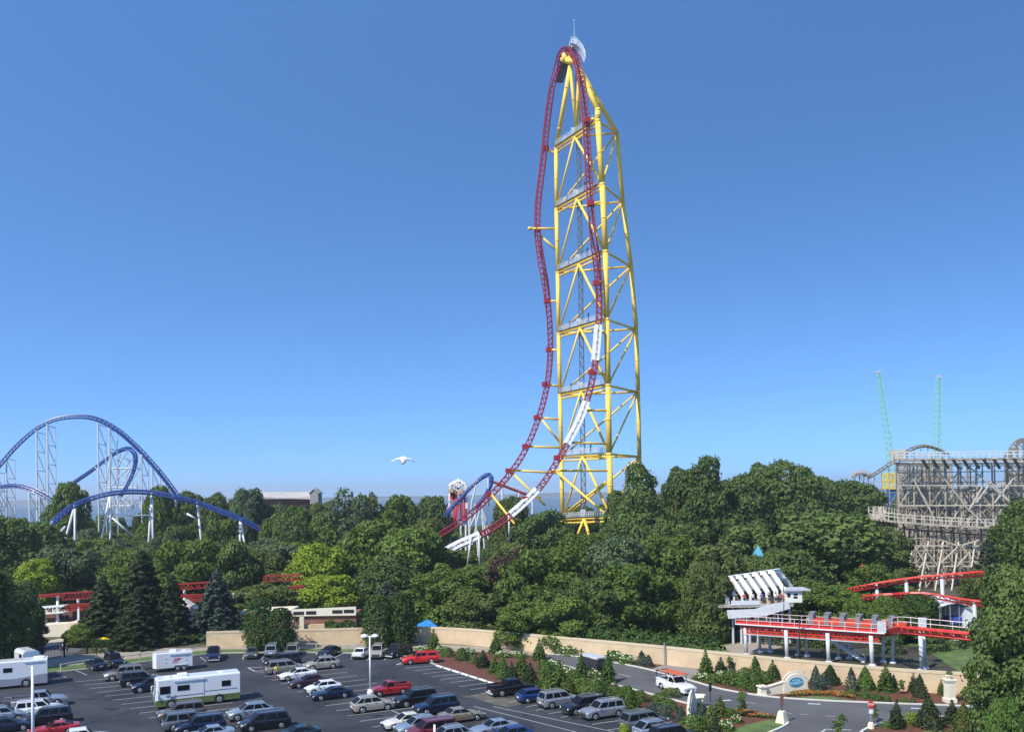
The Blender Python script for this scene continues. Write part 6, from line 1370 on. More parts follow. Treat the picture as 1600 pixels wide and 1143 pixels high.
for x0, x1, yt, zb in ((57, 69.5, 672, 8), (74, 86.5, 662, 8), (153, 165, 660, 8), (171, 183, 668, 8), (221, 231, 709, 8), (238, 250, 731, 8), (10, 23, 714, 6), (-6, 6, 735, 6)): lattice(BL, x0, x1, yt, 302, 312, zb)
for x0, x1, yt in ((46, 58, 768), (62, 74, 776), (-2, 10, 763)): lattice(BL, x0, x1, yt, 276, 284, 4, panel=5)
# lattice under the banked turn
q = MB(); D = 324; nodes = lambda *l: [P(x, y, D) for x, y in l]
for c in (((148, 729), (173, 755)), ((148, 735), (163, 760)), ((173, 710), (165, 762)), ((199, 703), (185, 728), (183, 812)), ((175, 700), (168, 812)), ((207, 705), (207, 800)), ((183, 714), (203, 728)), ((171, 731), (205, 731)), ((165, 761), (205, 761)), ((204, 764), (210, 803)), ((170, 728), (203, 758)), ((201, 730), (172, 760)), ((172, 762), (204, 790)), ((200, 762), (170, 792)), ((168, 790), (208, 790)), ((188, 762), (188, 810)), ((197, 745), (211, 720)), ((176, 765), (160, 800))):
    pp = nodes(*c)
    for u, v in zip(pp, pp[1:]): q.tube(u, v, .22, n=6)
    for u, v in zip(pp, pp[1:]): q.tube(u+Vector((0, 7, 0)), v+Vector((0, 7, 0)), .17, n=6)
BL.part(q, 'turn_support', WST)
for top, feet in (((59, 846), ((56, 862), (61, 862))), ((81, 813), ((64, 856), (80, 842))), ((117, 788), ((100, 850), (117, 850))), ((172, 770), ((155, 862), (172.5, 866))), ((237, 769), ((231, 866), (240, 872))), ((308, 784), ((312, 822),)), ((375, 810), ((388, 880), (375, 880))), ((452, 848), ((466, 880),))):
    Dx = 238+ (top[0]-81)*.045
    for f in feet:
        a = P(*top, Dx+1.5); b = P(*f, Dx+1.5); d = b-a; g = a+d*(a.z/(a.z-b.z)) if b.z < a.z else b
        pipe(BL, a, g, .3, 'support_column', WST, n=10)
pipe(BL, P(174, 805, 243), P(235, 805, 246), .28, 'cross_beam', WST); pipe(BL, P(175, 808, 243), P(208, 838, 245), .28, 'brace', WST); pipe(BL, P(102, 822, 241), P(86, 840, 241), .28, 'brace', WST); pipe(BL, P(292, 802, 247), P(306, 810, 247), .28, 'brace', WST)

# second blue coaster behind the lower red track
B2 = TH('blue_coaster', 'blue banked coaster turn behind the red track bottom and white arched ride', 'roller coaster', (P(745, 860, 262).x, 262, 0))
run([(695, 805, 262), (706, 790, 262), (720, 775, 262), (735, 759, 262), (750, 746, 262), (760, 741, 261), (766, 743, 259), (766, 754, 257), (760, 768, 255), (752, 780, 253), (740, 796, 252)], 1.2, 1.1, .65, .16, .18, BLUET, B2, bankn, spine2=True)
q = MB()
for c in (((744, 757), (737, 785), (731, 880)), ((742, 787), (748, 880)), ((751, 790), (738, 850)), ((753, 788), (757, 860)), ((748, 787), (765, 787)), ((752, 790), (764, 830)), ((763, 745), (763, 790)), ((733, 880), (733, 800)), ((745, 800), (736, 820)), ((752, 805), (766, 850))):
    pp = [P(x, y, 256) for x, y in c]
    for u, v in zip(pp, pp[1:]): q.tube(u, v, .28, n=6)
B2.part(q, 'white_support', WST)
# thin red and white track beyond
T3 = TH('red_coaster', 'thin red and white track sloping down beyond the yellow tower', 'roller coaster', (P(800, 800, 300).x, 300, 0))
run([(765, 750, 300), (780, 755, 300), (800, 763, 300), (825, 772, 300), (850, 778, 300)], 2, 1.0, .4, .16, .2, REDD, T3)
q = MB(); q.path([P(x, y, 299.2) for x, y in ((780, 752), (800, 760), (825, 769))], .18, n=4)
for x, y in ((785, 756), (811, 767), (832, 774)): q.tube(P(x, y, 300), P(x, y+30, 300), .4, n=6)
T3.part(q, 'white_column', WST)
# white arched ride with red towers
T4 = TH('arch_ride', 'white domed arch ride with red gondolas in front of the lake', 'amusement ride', (P(717, 850, 290).x, 290, 0)); D = 290
def ring(cx, cy, rx, ry, wd, D, q, dep=1.6):
    o = [(cx+rx*math.cos(R(k)), cy-ry*math.sin(R(k))) for k in range(0, 360, 20)]; i_ = [(cx+(rx-wd)*math.cos(R(k)), cy-(ry-wd)*math.sin(R(k))) for k in range(0, 360, 20)]; n = len(o)
    V = [P(x, y, D) for x, y in o]+[P(x, y, D) for x, y in i_]; V += [v+Vector((0, dep, 0)) for v in V]
    q.add(V, [(k, (k+1) % n, n+(k+1) % n, n+k) for k in range(n)]+[(2*n+k, 3*n+k, 3*n+(k+1) % n, 2*n+(k+1) % n) for k in range(n)]+[(k, 2*n+k, 2*n+(k+1) % n, (k+1) % n) for k in range(n)]+[(n+k, n+(k+1) % n, 3*n+(k+1) % n, 3*n+k) for k in range(n)])
for cx, cy, rx, ry in ((707.5, 761.5, 5.6, 7.5), (715.5, 760.5, 4.2, 7.2), (723.5, 761.5, 5.6, 7.5)):
    q = MB(); ring(cx, cy, rx, ry, 2.2, D, q); T4.part(q, 'white_arch', WHITE)
q = MB(); 
for x, y, r in ((704, 758, .8), (708, 755, .8), (712, 753.5, .8), (716.5, 752, 1.1), (721, 753.5, .8), (725, 756, .8), (728, 760, .8)): q.lathe(P(x, y, D+.8), [(.1, -r), (r, 0), (.1, r)], 8)
for y in (768, 772): q.box(P(716, y-5, D+.8), (1.6, 1.4, 2.5))
T4.part(q, 'crest', WHITE)
q = MB()
for x0, x1 in ((700.5, 704), (725, 731)):
    for y in (774, 785): a = P(x0, y, D); b = P(x1, y+9, D); q.box(((a.x+b.x)/2, D, (a.z+b.z)/2), (b.x-a.x, 1.6, abs(b.z-a.z)))
for x in (703, 728, 720): q.tube(P(x, 770, D+.5), P(x, 870, D+.5), .35, n=8)
T4.part(q, 'white_pylon', WHITE)
q = MB(); REDG = mat('gondola_red', (.65, .03, .03), .5)
for x, y in ((707, 772), (711, 778), (721, 773)): a = P(x, y, D-.6); q.box(a, (1.5, 1.5, 3.2))
for c in (((710, 782), (709, 815)), ((714, 782), (711, 815)), ((722, 776), (723, 812)), ((726, 776), (726, 812)), ((717, 786), (712, 815))):
    q.beam(P(*c[0], D-.6), P(*c[1], D-.6), .5)
T4.part(q, 'gondola_tower', REDG)
q = MB()
for cx, cy in ((705.5, 765.5), (720.5, 767.5)): a = P(cx, cy, D-1.5); q.lathe(a, [(1.3, -.7), (1.0, 0), (.1, .9)], 6)
T4.part(q, 'brown_canopy', mat('tan_canopy', (.32, .22, .13), .8)); q = MB(); q.beam(P(700, 786, D), P(692, 798, D), .5); T4.part(q, 'red_strut', REDD)

# ------------------------------------------------------------------ mint green lattice towers
def mast(pt, pb, w0, w1, D, label, baseparts=False):
    T = TH('lattice_tower', label, 'tower', (P(*pb, D).x, D, 0), 'mint green lattice towers'); a, b = P(*pt, D), P(*pb, D); q = MB(); n = 34
    S = lambda t, i, j: a.lerp(b, t)+Vector((i*(w0+(w1-w0)*t)/2, j*(w0+(w1-w0)*t)/2, 0))
    for i, j in ((-1,-1),(1,-1),(1,1),(-1,1)): q.beam(S(0, i, j), S(1, i, j), .14)
    for k in range(n):
        s = 1 if k % 2 else -1; t0, t1 = k/n, (k+1)/n
        for j in (-1, 1): q.beam(S(t0, -s, j), S(t1, s, j), .09); q.beam(S(t0, j, -s), S(t1, j, s), .09)
        q.beam(S(t0, -1, -1), S(t0, 1, -1), .09)
    T.part(q, 'lattice', GREEN_ST); q = MB(); q.box(a+Vector((0, 0, .5)), (1.4, 1.4, .8)); T.part(q, 'pulley_head', GREYP); return T
T5 = mast((1373, 583), (1396, 742), 1.0, 2.8, 345, 'left mint green lattice tower leaning over a yellow and blue base')
q = MB(); a, b = P(1391, 740, 345), P(1391, 763, 345)
for i in (-2, 2):
    for j in (-2, 2): q.beam(a+Vector((i, j, 0)), b+Vector((i, j, 0)), .55)
for z in (a.z, (a.z+b.z)/2, b.z):
    for j in (-2, 2): q.beam((a.x-2, a.y+j, z), (a.x+2, a.y+j, z), .5)
for j in (-2, 2): m_ = (a.z+b.z)/2; q.beam((a.x-2, a.y+j, a.z), (a.x+2, a.y+j, m_), .35); q.beam((a.x+2, a.y+j, m_), (a.x-2, a.y+j, b.z), .35); q.beam((a.x+2, a.y+j, a.z), (a.x-2, a.y+j, m_), .35)
T5.part(q, 'yellow_frame', mat('yellow_frame', (.8, .62, .04), .5))
q = MB(); a, b = P(1395, 763, 345), P(1395, 812, 345); q.box(((a.x+b.x)/2, 345, (a.z+0)/2), (3.4, 3.4, a.z))
for k in range(8): z = a.z*(k+.5)/8; q.box((a.x, 345, z), (3.9, 3.9, .25))
T5.part(q, 'blue_base', BLUE_ST)
T6 = mast((1467, 590), (1462, 745), 1.5, 3.2, 345, 'right mint green lattice tower rising behind the wooden hill')

# ------------------------------------------------------------------ wooden coaster
WD = TH('wooden_coaster', 'huge weathered timber coaster of posts and braces at right', 'roller coaster', (P(1500, 880, 240).x, 240, 0))
rw = random.Random(12)
def bents(D, x0, x1, prof, m, name, sp=2.6, lev=3.6, r=.26, zb=0, diag=.75, lean=0):
    a, b = P(x0, 800, D).x, P(x1, 800, D).x; n = max(2, int((b-a)/sp)); q = MB(); posts = []
    for i in range(n+1):
        x = a+(b-a)*i/n; px = x0+(x1-x0)*i/n; zt = P(px, prof(px), D).z; posts.append((x, zt)); q.beam((x-lean*zt*.1, D, zb), (x, D, zt), r)
    zm = max(z for _, z in posts); k = 0; z = zb+lev
    while z < zm:
        for (xa, za), (xb, zb_) in zip(posts, posts[1:]):
            if min(za, zb_) >= z-.5: q.beam((xa, D+.1, z), (xb, D+.1, z), r*.8)
            if min(za, zb_) >= z and rw.random() < diag:
                if rw.random() < .5: q.beam((xa, D-.15, z-lev), (xb, D-.15, z), r*.7)
                else: q.beam((xa, D-.15, z), (xb, D-.15, z-lev), r*.7)
        z += lev
    return WD.part(q, name, m)
def prof_of(tab):
    def f(x):
        for u, v in zip(tab, tab[1:]):
            if u[0] <= x <= v[0]: return u[1]+(v[1]-u[1])*(x-u[0])/(v[0]-u[0])
        return tab[0][1] if x < tab[0][0] else tab[-1][1]
    return f
flatp = prof_of([(1395, 722), (1660, 722)])
bents(238, 1404, 1650, flatp, WOODT, 'timber_bent', 4.0, 6.2, .32)
bents(243, 1404, 1650, prof_of([(1404, 724), (1650, 724)]), WOODT, 'timber_bent', 3.2, 4.6, .28)
for k, D in enumerate((249, 255, 262, 270, 279)):
    bents(D, 1402, 1470+k*14, prof_of([(1402, 724), (1480, 727), (1560, 735)]), (WOODD, WOODT)[k % 2], 'timber_bent', 2.3, 3.8, .3)
    bents(D+1, 1470, 1650, prof_of([(1470, 775), (1520, 768), (1560, 770), (1580, 735), (1650, 690)]), (WOODT, WOODD)[k % 2], 'timber_bent', 2.4, 3.8, .3)
bents(247, 1408, 1540, prof_of([(1408, 765), (1540, 800)]), WOODD, 'timber_bent', 1.9, 2.9, .3)
bents(266, 1404, 1640, prof_of([(1404, 730), (1480, 735), (1500, 790), (1560, 790), (1570, 745), (1640, 730)]), WOODD, 'timber_bent', 2.1, 3.2, .34)
for D, sp_, lv_ in ((240.5, 2.2, 3.1), (246, 1.8, 2.7), (252, 2.0, 3.0), (258.5, 1.9, 2.8)):
    bents(D, 1405, 1478, prof_of([(1405, 725), (1478, 726)]), WOODT, 'timber_bent', sp_, lv_, .19, diag=.95)
    bents(D+.6, 1440, 1650, prof_of([(1440, 772), (1500, 764), (1540, 766), (1575, 745), (1650, 725)]), (WOODL, WOODT)[int(D) % 2], 'timber_bent', sp_, lv_, .19, diag=.95)
for D in (214.5, 219.5, 226): bents(D, 1392, 1640, prof_of([(1392, 824), (1640, 834)]), WOODT, 'timber_bent', 1.8, 2.4, .17, diag=.95)
# long pale braces over the face
q = MB()
for c in (((1462, 730), (1512, 795)), ((1512, 795), (1552, 830)), ((1507, 722), (1574, 781)), ((1485, 752), (1504, 730)), ((1515, 795), (1535, 760)), ((1554, 785), (1602, 722)), ((1420, 735), (1461, 812)), ((1525, 785), (1549, 752)), ((1550, 755), (1580, 785))): q.beam(P(*c[0], 236.8), P(*c[1], 236.8), .3)
for y in (758, 789, 727): q.beam(P(1404, y, 237), P(1640, y, 237), .26)
WD.part(q, 'long_brace', WOODL)
# upper deck, walkway and railings
def deck(tab, D, th=.5, wd=3.2, rail_h=1.5, post=2.2, mr=WOODL, md=WOODD, name='deck', below=0):
    p = [P(*(t if len(t) == 3 else (t[0], t[1], D))) for t in tab]; p = cr(p, 6); q = MB(); g = MB()
    for u, v in zip(p, p[1:]):
        d = (v-u).normalized(); nn = Vector((-d.y, d.x, 0)).normalized()*wd/2
        q.add([u-nn, v-nn, v+nn, u+nn]+[w_-Vector((0, 0, th)) for w_ in (u-nn, v-nn, v+nn, u+nn)], ((0,1,2,3),(7,6,5,4),(0,4,5,1),(3,2,6,7),(0,3,7,4),(1,5,6,2)))
        for s in (-1, 1):
            for z in (rail_h*.55, rail_h): g.beam(u+nn*s+Vector((0, 0, z)), v+nn*s+Vector((0, 0, z)), .16)
    WD.part(q, name, md)
    for w_ in resample(p, post): 
        for s in (-1, 1): g.beam(w_+Vector((0, s*wd/2, -.3)), w_+Vector((0, s*wd/2, rail_h+.15)), .18)
    WD.part(g, 'railing', mr); return p
deck([(1398, 717), (1430, 716), (1480, 716), (1540, 715), (1600, 714), (1660, 713)], 235, .35, 3, 1.7, 3.2, WST, WOODT)
deck([(1400, 723), (1500, 723), (1660, 723)], 240, .25, 4, .8, 4, WOODL, WOODT)
q = MB()
for k in range(14): x = 1440+k*16; q.beam(P(x, 716, 234), P(x+10, 731, 238), .55)
WD.part(q, 'bracket', WOODD)
q = MB(); q.box(P(1402, 709, 238), (3, 3, 2.4)); WD.part(q, 'control_hut', WOODL)
# arched hill behind and the slope with the turn at far left
def hill(tab, D, sp=1.6, dep=14, m=WOODT, step=1.6):
    run([(x, y, D) for x, y in tab], step, 1.8, .5, .22, .3, WOODD, WD, names=('rail', 'track_timber', 'ties')); f = prof_of([(x, y+2) for x, y in tab]); bents(D, tab[0][0], tab[-1][0], f, m, 'timber_bent', sp, 4, .2, P(0, 800, D).z-dep, .6)
hill([(1408, 712), (1415, 707), (1425, 700), (1436, 696.5), (1448, 695.5), (1460, 698), (1472, 703), (1485, 710)], 300, 2.2)
hill([(1356, 745), (1366, 740), (1380, 731), (1392, 723), (1402, 716)], 320, 2.2)
bents(330, 1330, 1358, prof_of([(1330, 748), (1335, 741), (1350, 739), (1358, 744)]), WOODT, 'timber_bent', 1.6, 2.5, .22, 8)
deck([(1333, 744), (1338, 739), (1350, 739), (1358, 743)], 328, .7, 3, 1, 2)
hill([(1574, 712), (1582, 700), (1590, 690), (1600, 686), (1625, 690), (1650, 705)], 250, 1.6, 20, WOODT, 1.3)
bents(247, 1572, 1650, prof_of([(1572, 712), (1590, 688), (1602, 684), (1650, 700)]), WOODD, 'timber_bent', 1.7, 2.4, .3)
run([(1506, 765, 246), (1520, 762, 246), (1535, 762, 246), (1552, 768, 246), (1566, 784, 246), (1575, 800, 246)], 1.4, 1.8, .5, .24, .3, WOODL, WD, names=('rail', 'track_timber', 'ties'))
run([(1500, 776, 243), (1512, 766, 243), (1525, 765, 243), (1545, 775, 243), (1562, 795, 243)], 1.4, 1.8, .5, .22, .28, WOODL, WD, names=('rail', 'track_timber', 'ties'))
# lower curved deck with flared legs
low = deck([(1398, 806, 232), (1380, 802, 226), (1369, 803, 220), (1373, 809, 215), (1395, 813, 213), (1430, 816, 212), (1470, 819, 211), (1510, 821, 210), (1560, 823, 210), (1640, 826, 210)], 212, .4, 3.4, 1.7, 2.0, WOODL, WOODT)
deck([(1410, 824, 216), (1470, 829, 214), (1540, 834, 213), (1620, 838, 212)], 213, .4, 2.4, .7, 3)
q = MB(); q2 = MB()
for x, dx, y in ((1408, -8, 850), (1428, -8, 844), (1451, -8, 845), (1474, -7, 846), (1498, -6, 846), (1524, -6, 845)):
    u, v = P(x, y, 209), P(x+dx*1.9, 925, 205); q.beam(u, v, .3)
for y in (852, 884): q2.beam(P(1400, y, 208), P(1530, y, 208), .24)
for c in (((1404, 848), (1440, 925)), ((1424, 845), (1452, 890)), ((1465, 884), (1500, 850)), ((1440, 850), (1470, 890)), ((1500, 850), (1525, 880)), ((1470, 843), (1500, 853)), ((1500, 852), (1530, 843)), ((1428, 900), (1448, 870)), ((1490, 890), (1515, 862))): q2.beam(P(*c[0], 207.5), P(*c[1], 207.5), .24)
WD.part(q, 'flared_leg', WOODL); WD.part(q2, 'flared_brace', WOODL)
for k, D in enumerate((212, 217, 223, 230)): bents(D, 1388+k*5, 1640, prof_of([(1388, 822), (1450, 828), (1640, 834)]), (WOODT, WOODD)[k % 2], 'timber_bent', 2.1, 2.9, .28)
q = MB()
for k in range(16):
    u = low[min(len(low)-1, 6+k*3)]; q.beam(u+Vector((0, 0, -.4)), u+Vector((1.6, 3, -3.6)), .4)
WD.part(q, 'bracket', WOODD)

# ------------------------------------------------------------------ red coaster with its station
RC = TH('red_coaster', 'bright red coaster with a raised brake run on pale columns and a white station', 'roller coaster', G(1290, 1040))
def level(_t, p): return Vector((0, -.05, 1)).normalized()
run([(1310, 926, 150), (1333, 917.5, 148), (1360, 912, 146), (1385, 908, 145), (1415, 903.5, 144), (1445, 900, 143), (1471, 897.5, 142), (1500, 895, 141), (1540, 892, 140)], 1.4, 1.0, .62, .1, .15, REDB, RC, level)
run([(1350, 931, 140), (1368, 929, 140), (1395, 927.5, 139), (1415, 926, 139), (1437, 925.5, 138), (1460, 928, 137), (1490, 933, 136), (1520, 937.5, 135), (1553, 940.5, 134), (1600, 944, 134)], 1.4, 1.0, .62, .1, .15, REDB, RC, level)
def post(x, y0, y1, D, r=.28): 
    a = P(x, y0, D); q = MB(); q.tube((a.x+.25, D, 0), a, r, n=12); q.lathe((a.x+.25, D, 0), [(r*2, 0), (r*2, .12), (r*1.3, .35), (r, .5)], 12); q.tube((a.x, D, a.z-.05), (a.x, D, a.z+.45), r*.7, n=8); RC.part(q, 'support_column', GREYP, True)
for x, y, D in ((1370, 916, 146), (1416, 909, 144), (1471.5, 904, 142), (1370, 934, 140), (1461, 933, 137), (1522, 943, 135)): post(x, y, 0, D)
# brake run deck
def on_(x, y): return G(x, y)
f0, f1 = G(1166, 1024), G(1372, 1041); fd = (f1-f0).normalized(); fn_ = Vector((-fd.y, fd.x, 0)); L = (f1-f0).length; zt = P(1166, 973.5, f0.y).z
s0, s1 = -1.3, L+1.0
def dp(s, o, z): return f0+fd*s+fn_*o+Vector((0, 0, z))
def slab(q, sa, sb, o0, o1, z0, z1, m=0): q.prism([dp(sa, o0, z0), dp(sb, o0, z0), dp(sb, o0, z1), dp(sa, o0, z1)], fn_*(o1-o0), m)
q = MB(); slab(q, s0, s1, -.6, 3.4, zt-.12, zt); RC.part(q, 'brake_run_deck', mat('deck_red', (.5, .1, .07), .7))
q = MB(); slab(q, s0, s1, -.72, -.6, zt-.12, zt+.03); RC.part(q, 'deck_edge', WHITE)
q = MB()
for o in (-.3, 3.1): slab(q, s0+.5, s1-.5, o, o+.2, zt-.55, zt-.13); slab(q, s0+.8, s1-.8, o+.05, o+.15, zt-1.35, zt-1.2); slab(q, s0+.8, s1-.8, o+.05, o+.15, zt-.95, zt-.85)
k = 18
for i in range(k+1):
    s = s0+1+(s1-s0-2)*i/k
    for o in (-.2, 3.2): q.beam(dp(s, o, zt-.2), dp(s, o, zt-1.4), .1); q.beam(dp(s, o, zt-.3), dp(s+(s1-s0-2)/k*.98, o, zt-1.3), .08) if i < k else 0
    q.beam(dp(s, -.2, zt-.4), dp(s, 3.2, zt-.4), .14)
RC.part(q, 'girder', REDB); q = MB(); slab(q, s0+1, s1-.5, -.35, -.2, zt-1.52, zt-1.4); RC.part(q, 'pipe', GREYP)
q = MB()
for o in (-.6, 3.4):
    for z in (.55, 1.1): q.beam(dp(s0, o, zt+z), dp(s1, o, zt+z), .06)
    for i in range(13): s = s0+(s1-s0)*i/12; q.beam(dp(s, o, zt), dp(s, o, zt+1.12), .07)
RC.part(q, 'railing', mat('pink_white_rail', (.75, .62, .6), .5)); q = MB()
for o in (.5, 1.5): slab(q, s0, s1, o, o+.18, zt+.01, zt+.3)
slab(q, s0, s1, -.45, -.35, zt+.02, zt+.5)
RC.part(q, 'brake_rail', REDB)
q = MB(); slab(q, s1-.9, s1+.2, -.66, -.3, zt+.03, zt+1.5); RC.part(q, 'control_box', GREYP)
q = MB(); slab(q, s1+3.6, s1+4.6, 2.8, 3.2, zt+.5, zt+1.8); RC.part(q, 'control_box', GREYP)
for x, y in ((1166, 1024), (1230, 1030), (1295, 1036), (1363, 1041)): g = G(x, y); post2 = MB(); post2.tube(g, g+Vector((-.1, 0, zt-.5)), .27, n=12); post2.lathe(g, [(.6, 0), (.6, .15), (.4, .35), (.3, .4)], 12); RC.part(post2, 'support_column', mat('pale_column', (.62, .63, .64), .6), True)
for x in (1181, 1196, 1245, 1259, 1309, 1324, 1377, 1391): 
    s = (x-1166)/206*L*1.0; g = dp(s-.3, 3.3 if x % 2 else 4.0, 0); post2 = MB(); post2.tube(g, g+Vector((0, 0, zt-.6)), .2, n=10); post2.lathe(g, [(.5, 0), (.45, .2), (.25, .35)], 10); RC.part(post2, 'support_column', mat('pale_column', (.62, .63, .64), .6), True)
# track leaving the deck to the right
e0 = dp(s1, 1.1, zt+.2); run_pts = cr([dp(s1-2, 1.1, zt+.15), e0, P(1410, 979, 113), P(1441, 982, 110), P(1475, 985, 108), P(1515, 989, 106), P(1560, 991, 105)], 8); rp = resample(run_pts, 1.3)
track(RC, rp, [Vector((0, 0, 1))]*len(rp), 1.15, .7, .12, .19, 1.3, REDB, ('running_rail', 'track_spine', 'track_ties'))
q = MB()
for o in (1.3,):
    for z in (.5, 1.1): q.path([p+Vector((.2, o, z)) for p in rp], .05, n=4)
    for i, p in enumerate(rp):
        if i % 2 == 0: q.beam(p+Vector((.2, o, 0)), p+Vector((.2, o, 1.1)), .06)
RC.part(q, 'railing', MATS['pink_white_rail'])
for x, y in ((1441, 1047), (1445, 1044)): g = G(x, y); post2 = MB(); tp = P(1438, 986, g.y); post2.tube(g, Vector((g.x-.15, g.y, tp.z)), .28, n=12); post2.lathe(g, [(.6, 0), (.6, .15), (.3, .4)], 12); RC.part(post2, 'support_column', MATS['pale_column'], True)
# stairs
q = MB(); a = dp(7.5, 4.2, zt-.3); b = dp(15.5, 2.2, 0)
for o in (0, 1.0): q.beam(a+fn_*o, b+fn_*o, .12, .3); q.beam(a+fn_*o+Vector((0, 0, 1)), b+fn_*o+Vector((0, 0, 1)), .06); [q.beam(a.lerp(b, t/6)+fn_*o, a.lerp(b, t/6)+fn_*o+Vector((0, 0, 1)), .05) for t in range(7)]
for t in range(18): c = a.lerp(b, (t+.5)/18)+fn_*.5; q.box(c, (.35, .9, .05), math.atan2(fd.y, fd.x))
RC.part(q, 'stair', WHITE)
# the train parked on the brake run
TR = TH('coaster_train', 'red coaster train with grey seat backs parked on the raised run', 'coaster train', dp(20, 1.1, zt+.3))
for i in range(6):
    s = 9.0+i*1.98*1.03; q = MB(); slab(q, s+.25, s+1.9, .35, 1.85, zt+.55, zt+1.25); ca = TR.part(q, 'car', mat('train_red', (.62, .07, .02), .4, coat=.4))
    q = MB(); slab(q, s-.3, s+.3, .3, 1.9, zt+.5, zt+2.0); slab(q, s-.3, s+.45, .3, 1.9, zt+1.85, zt+2.05); TR.part(q, 'seat_back', mat('seat_grey', (.2, .21, .23), .7), False, None)
# station
ST = TH('ride_station', 'white station with slanted rib frames over open bays beside the red run', 'building', G(1190, 1010)); D0 = 139
zf = P(1200, 941, D0).z
CW = mat('station_white', (.82, .8, .74), .6, var=.04)
nf = 8
def fpt(k, x, y, D): return P(x-12.7*k, y+1.9*k, D)
for k in range(nf):
    T1a, T1b = fpt(k, 1206, 893, D0+2.5), fpt(k, 1223, 893, D0+2.5); K1a, K1b = fpt(k, 1225, 921, D0-.8), fpt(k, 1221, 924, D0-.8); B1 = fpt(k, 1225, 938, D0-.8)
    q = MB(); q.beam(T1a, K1a, .5, .5); q.box(((K1a.x+B1.x)/2, D0-.8, K1a.z-.35), (.6, .6, 1.0)); qq = MB(); qq.box(((K1a.x+B1.x)/2, D0-.8, (K1a.z+zf)/2-.3), (.42, .42, K1a.z-zf-.4)); ST.part(qq, 'tan_column', BEIGE); q.beam(T1a+Vector((-.3, 0, 0)), T1b+Vector((.3, 3, 0)), .6, .6)
    q.beam(T1b+Vector((0, 3, 0)), fpt(k, 1237, 919, D0+7), .7, .6)
    if k == 0: q.beam(fpt(k, 1213, 902, D0+3), fpt(k, 1228, 905, D0+6), .35)
    ST.part(q, 'rib_frame', CW)
    if k < nf-1:
        a, b = fpt(k, 1206, 893, D0+2.5), fpt(k+1, 1206, 893, D0+2.5); c, d_ = fpt(k+1, 1225, 921, D0-.8), fpt(k, 1225, 921, D0-.8); m1_, m2_ = b.lerp(c, .68), a.lerp(d_, .68)
        off = Vector((0, .25, -.25)); q = MB(); q.prism([a.lerp(d_, .12)+off, b.lerp(c, .12)+off, m1_+off, m2_+off], (.0, .12, -.1)); ST.part(q, 'roof_panel', mat('roof_panel_grey', (.17, .19, .22), .6, var=.2))
        q = MB(); q.prism([m2_+off, m1_+off, m1_.lerp(c, .55)+off], (0, .1, -.1)); ST.part(q, 'roof_window', DARK)
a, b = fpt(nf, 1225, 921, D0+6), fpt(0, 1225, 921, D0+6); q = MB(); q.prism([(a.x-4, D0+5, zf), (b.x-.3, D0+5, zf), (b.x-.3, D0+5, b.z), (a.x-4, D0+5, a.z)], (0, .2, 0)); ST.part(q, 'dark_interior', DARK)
q = MB(); q.prism([(a.x-2, D0-2, zf-.4), (b.x-1, D0-2, zf-.4), (b.x-1, D0-2, zf), (a.x-2, D0-2, zf)], (0, 9, 0)); ST.part(q, 'floor', CONC); q = MB(); xe = P(1186, 940, D0-2).x; q.box(((a.x+xe)/2, D0-2.05, zf+.3), (xe-a.x, .1, .7)); ST.part(q, 'front_rail', MATS['parapet_white'] if 'parapet_white' in MATS else mat('parapet_white', (.66, .68, .7), .7))
a, b = P(1183, 949, D0-2.3), P(1235, 938, D0-2.3); q = MB(); q.prism([P(1136, 953, D0-2.3), P(1180, 951, D0-2.3), P(1232, 938, D0-2.3), P(1235, 950, D0-2.3), P(1195, 962, D0-2.3), P(1138, 966, D0-2.3)], (0, .25, 0)); ST.part(q, 'white_parapet', mat('parapet_white', (.66, .68, .7), .7))
q = MB(); a, b = P(1227, 922, D0-1), P(1252, 940, D0-1); q.box(((a.x+b.x)/2, D0, (a.z+b.z)/2), (b.x-a.x, 3, a.z-b.z)); ST.part(q, 'booth', CW)
q = MB(); q.box(((a.x+b.x)/2+.4, D0, a.z+.1), (b.x-a.x+1.6, 3.8, .22)); ST.part(q, 'booth_roof', GREYP)
for x0, x1, y0, y1 in ((1230, 1235, 926, 932), (1240, 1246, 926.5, 929.5), (1240, 1246, 931, 934)):
    u, v = P(x0, y0, D0-1.52), P(x1, y1, D0-1.52); q = MB(); q.box(((u.x+v.x)/2, D0-1.52, (u.z+v.z)/2), (v.x-u.x, .06, u.z-v.z)); ST.part(q, 'booth_window', DARK)
for x in (1145, 1158, 1171, 1184, 1197, 1210, 1222, 1234): g = P(x, 960, D0-1); q = MB(); q.tube((g.x, D0-1, 0), (g.x, D0-1, zf-.3), .2, n=8); ST.part(q, 'column', GREYP)
q = MB(); u, v = P(1165, 992, D0+3), P(1215, 1010, D0+3); q.box(((u.x+v.x)/2, D0+3, 1.6), (v.x-u.x, .3, 3.2)); ST.part(q, 'lower_wall', CREAM)
cols = ['navyc', 'redc', 'whitec', 'bluec', 'navyc', 'whitec', 'redc']
wds = ['leftmost', 'second from left', 'third from left', 'middle', 'third from right', 'second from right', 'rightmost']
for k, x in enumerate((1150, 1163, 1176, 1190, 1202, 1212, 1220)):
    g = P(x, 940, D0-1.4); person((g.x, D0-1.5, zf), R(-90), cols[k], 'navyc', f'{wds[k]} of the people waiting at the white station front in a {dict(navyc="dark", redc="red", whitec="white", bluec="blue")[cols[k]]} shirt', .05, 'people waiting in the station')
q = MB()
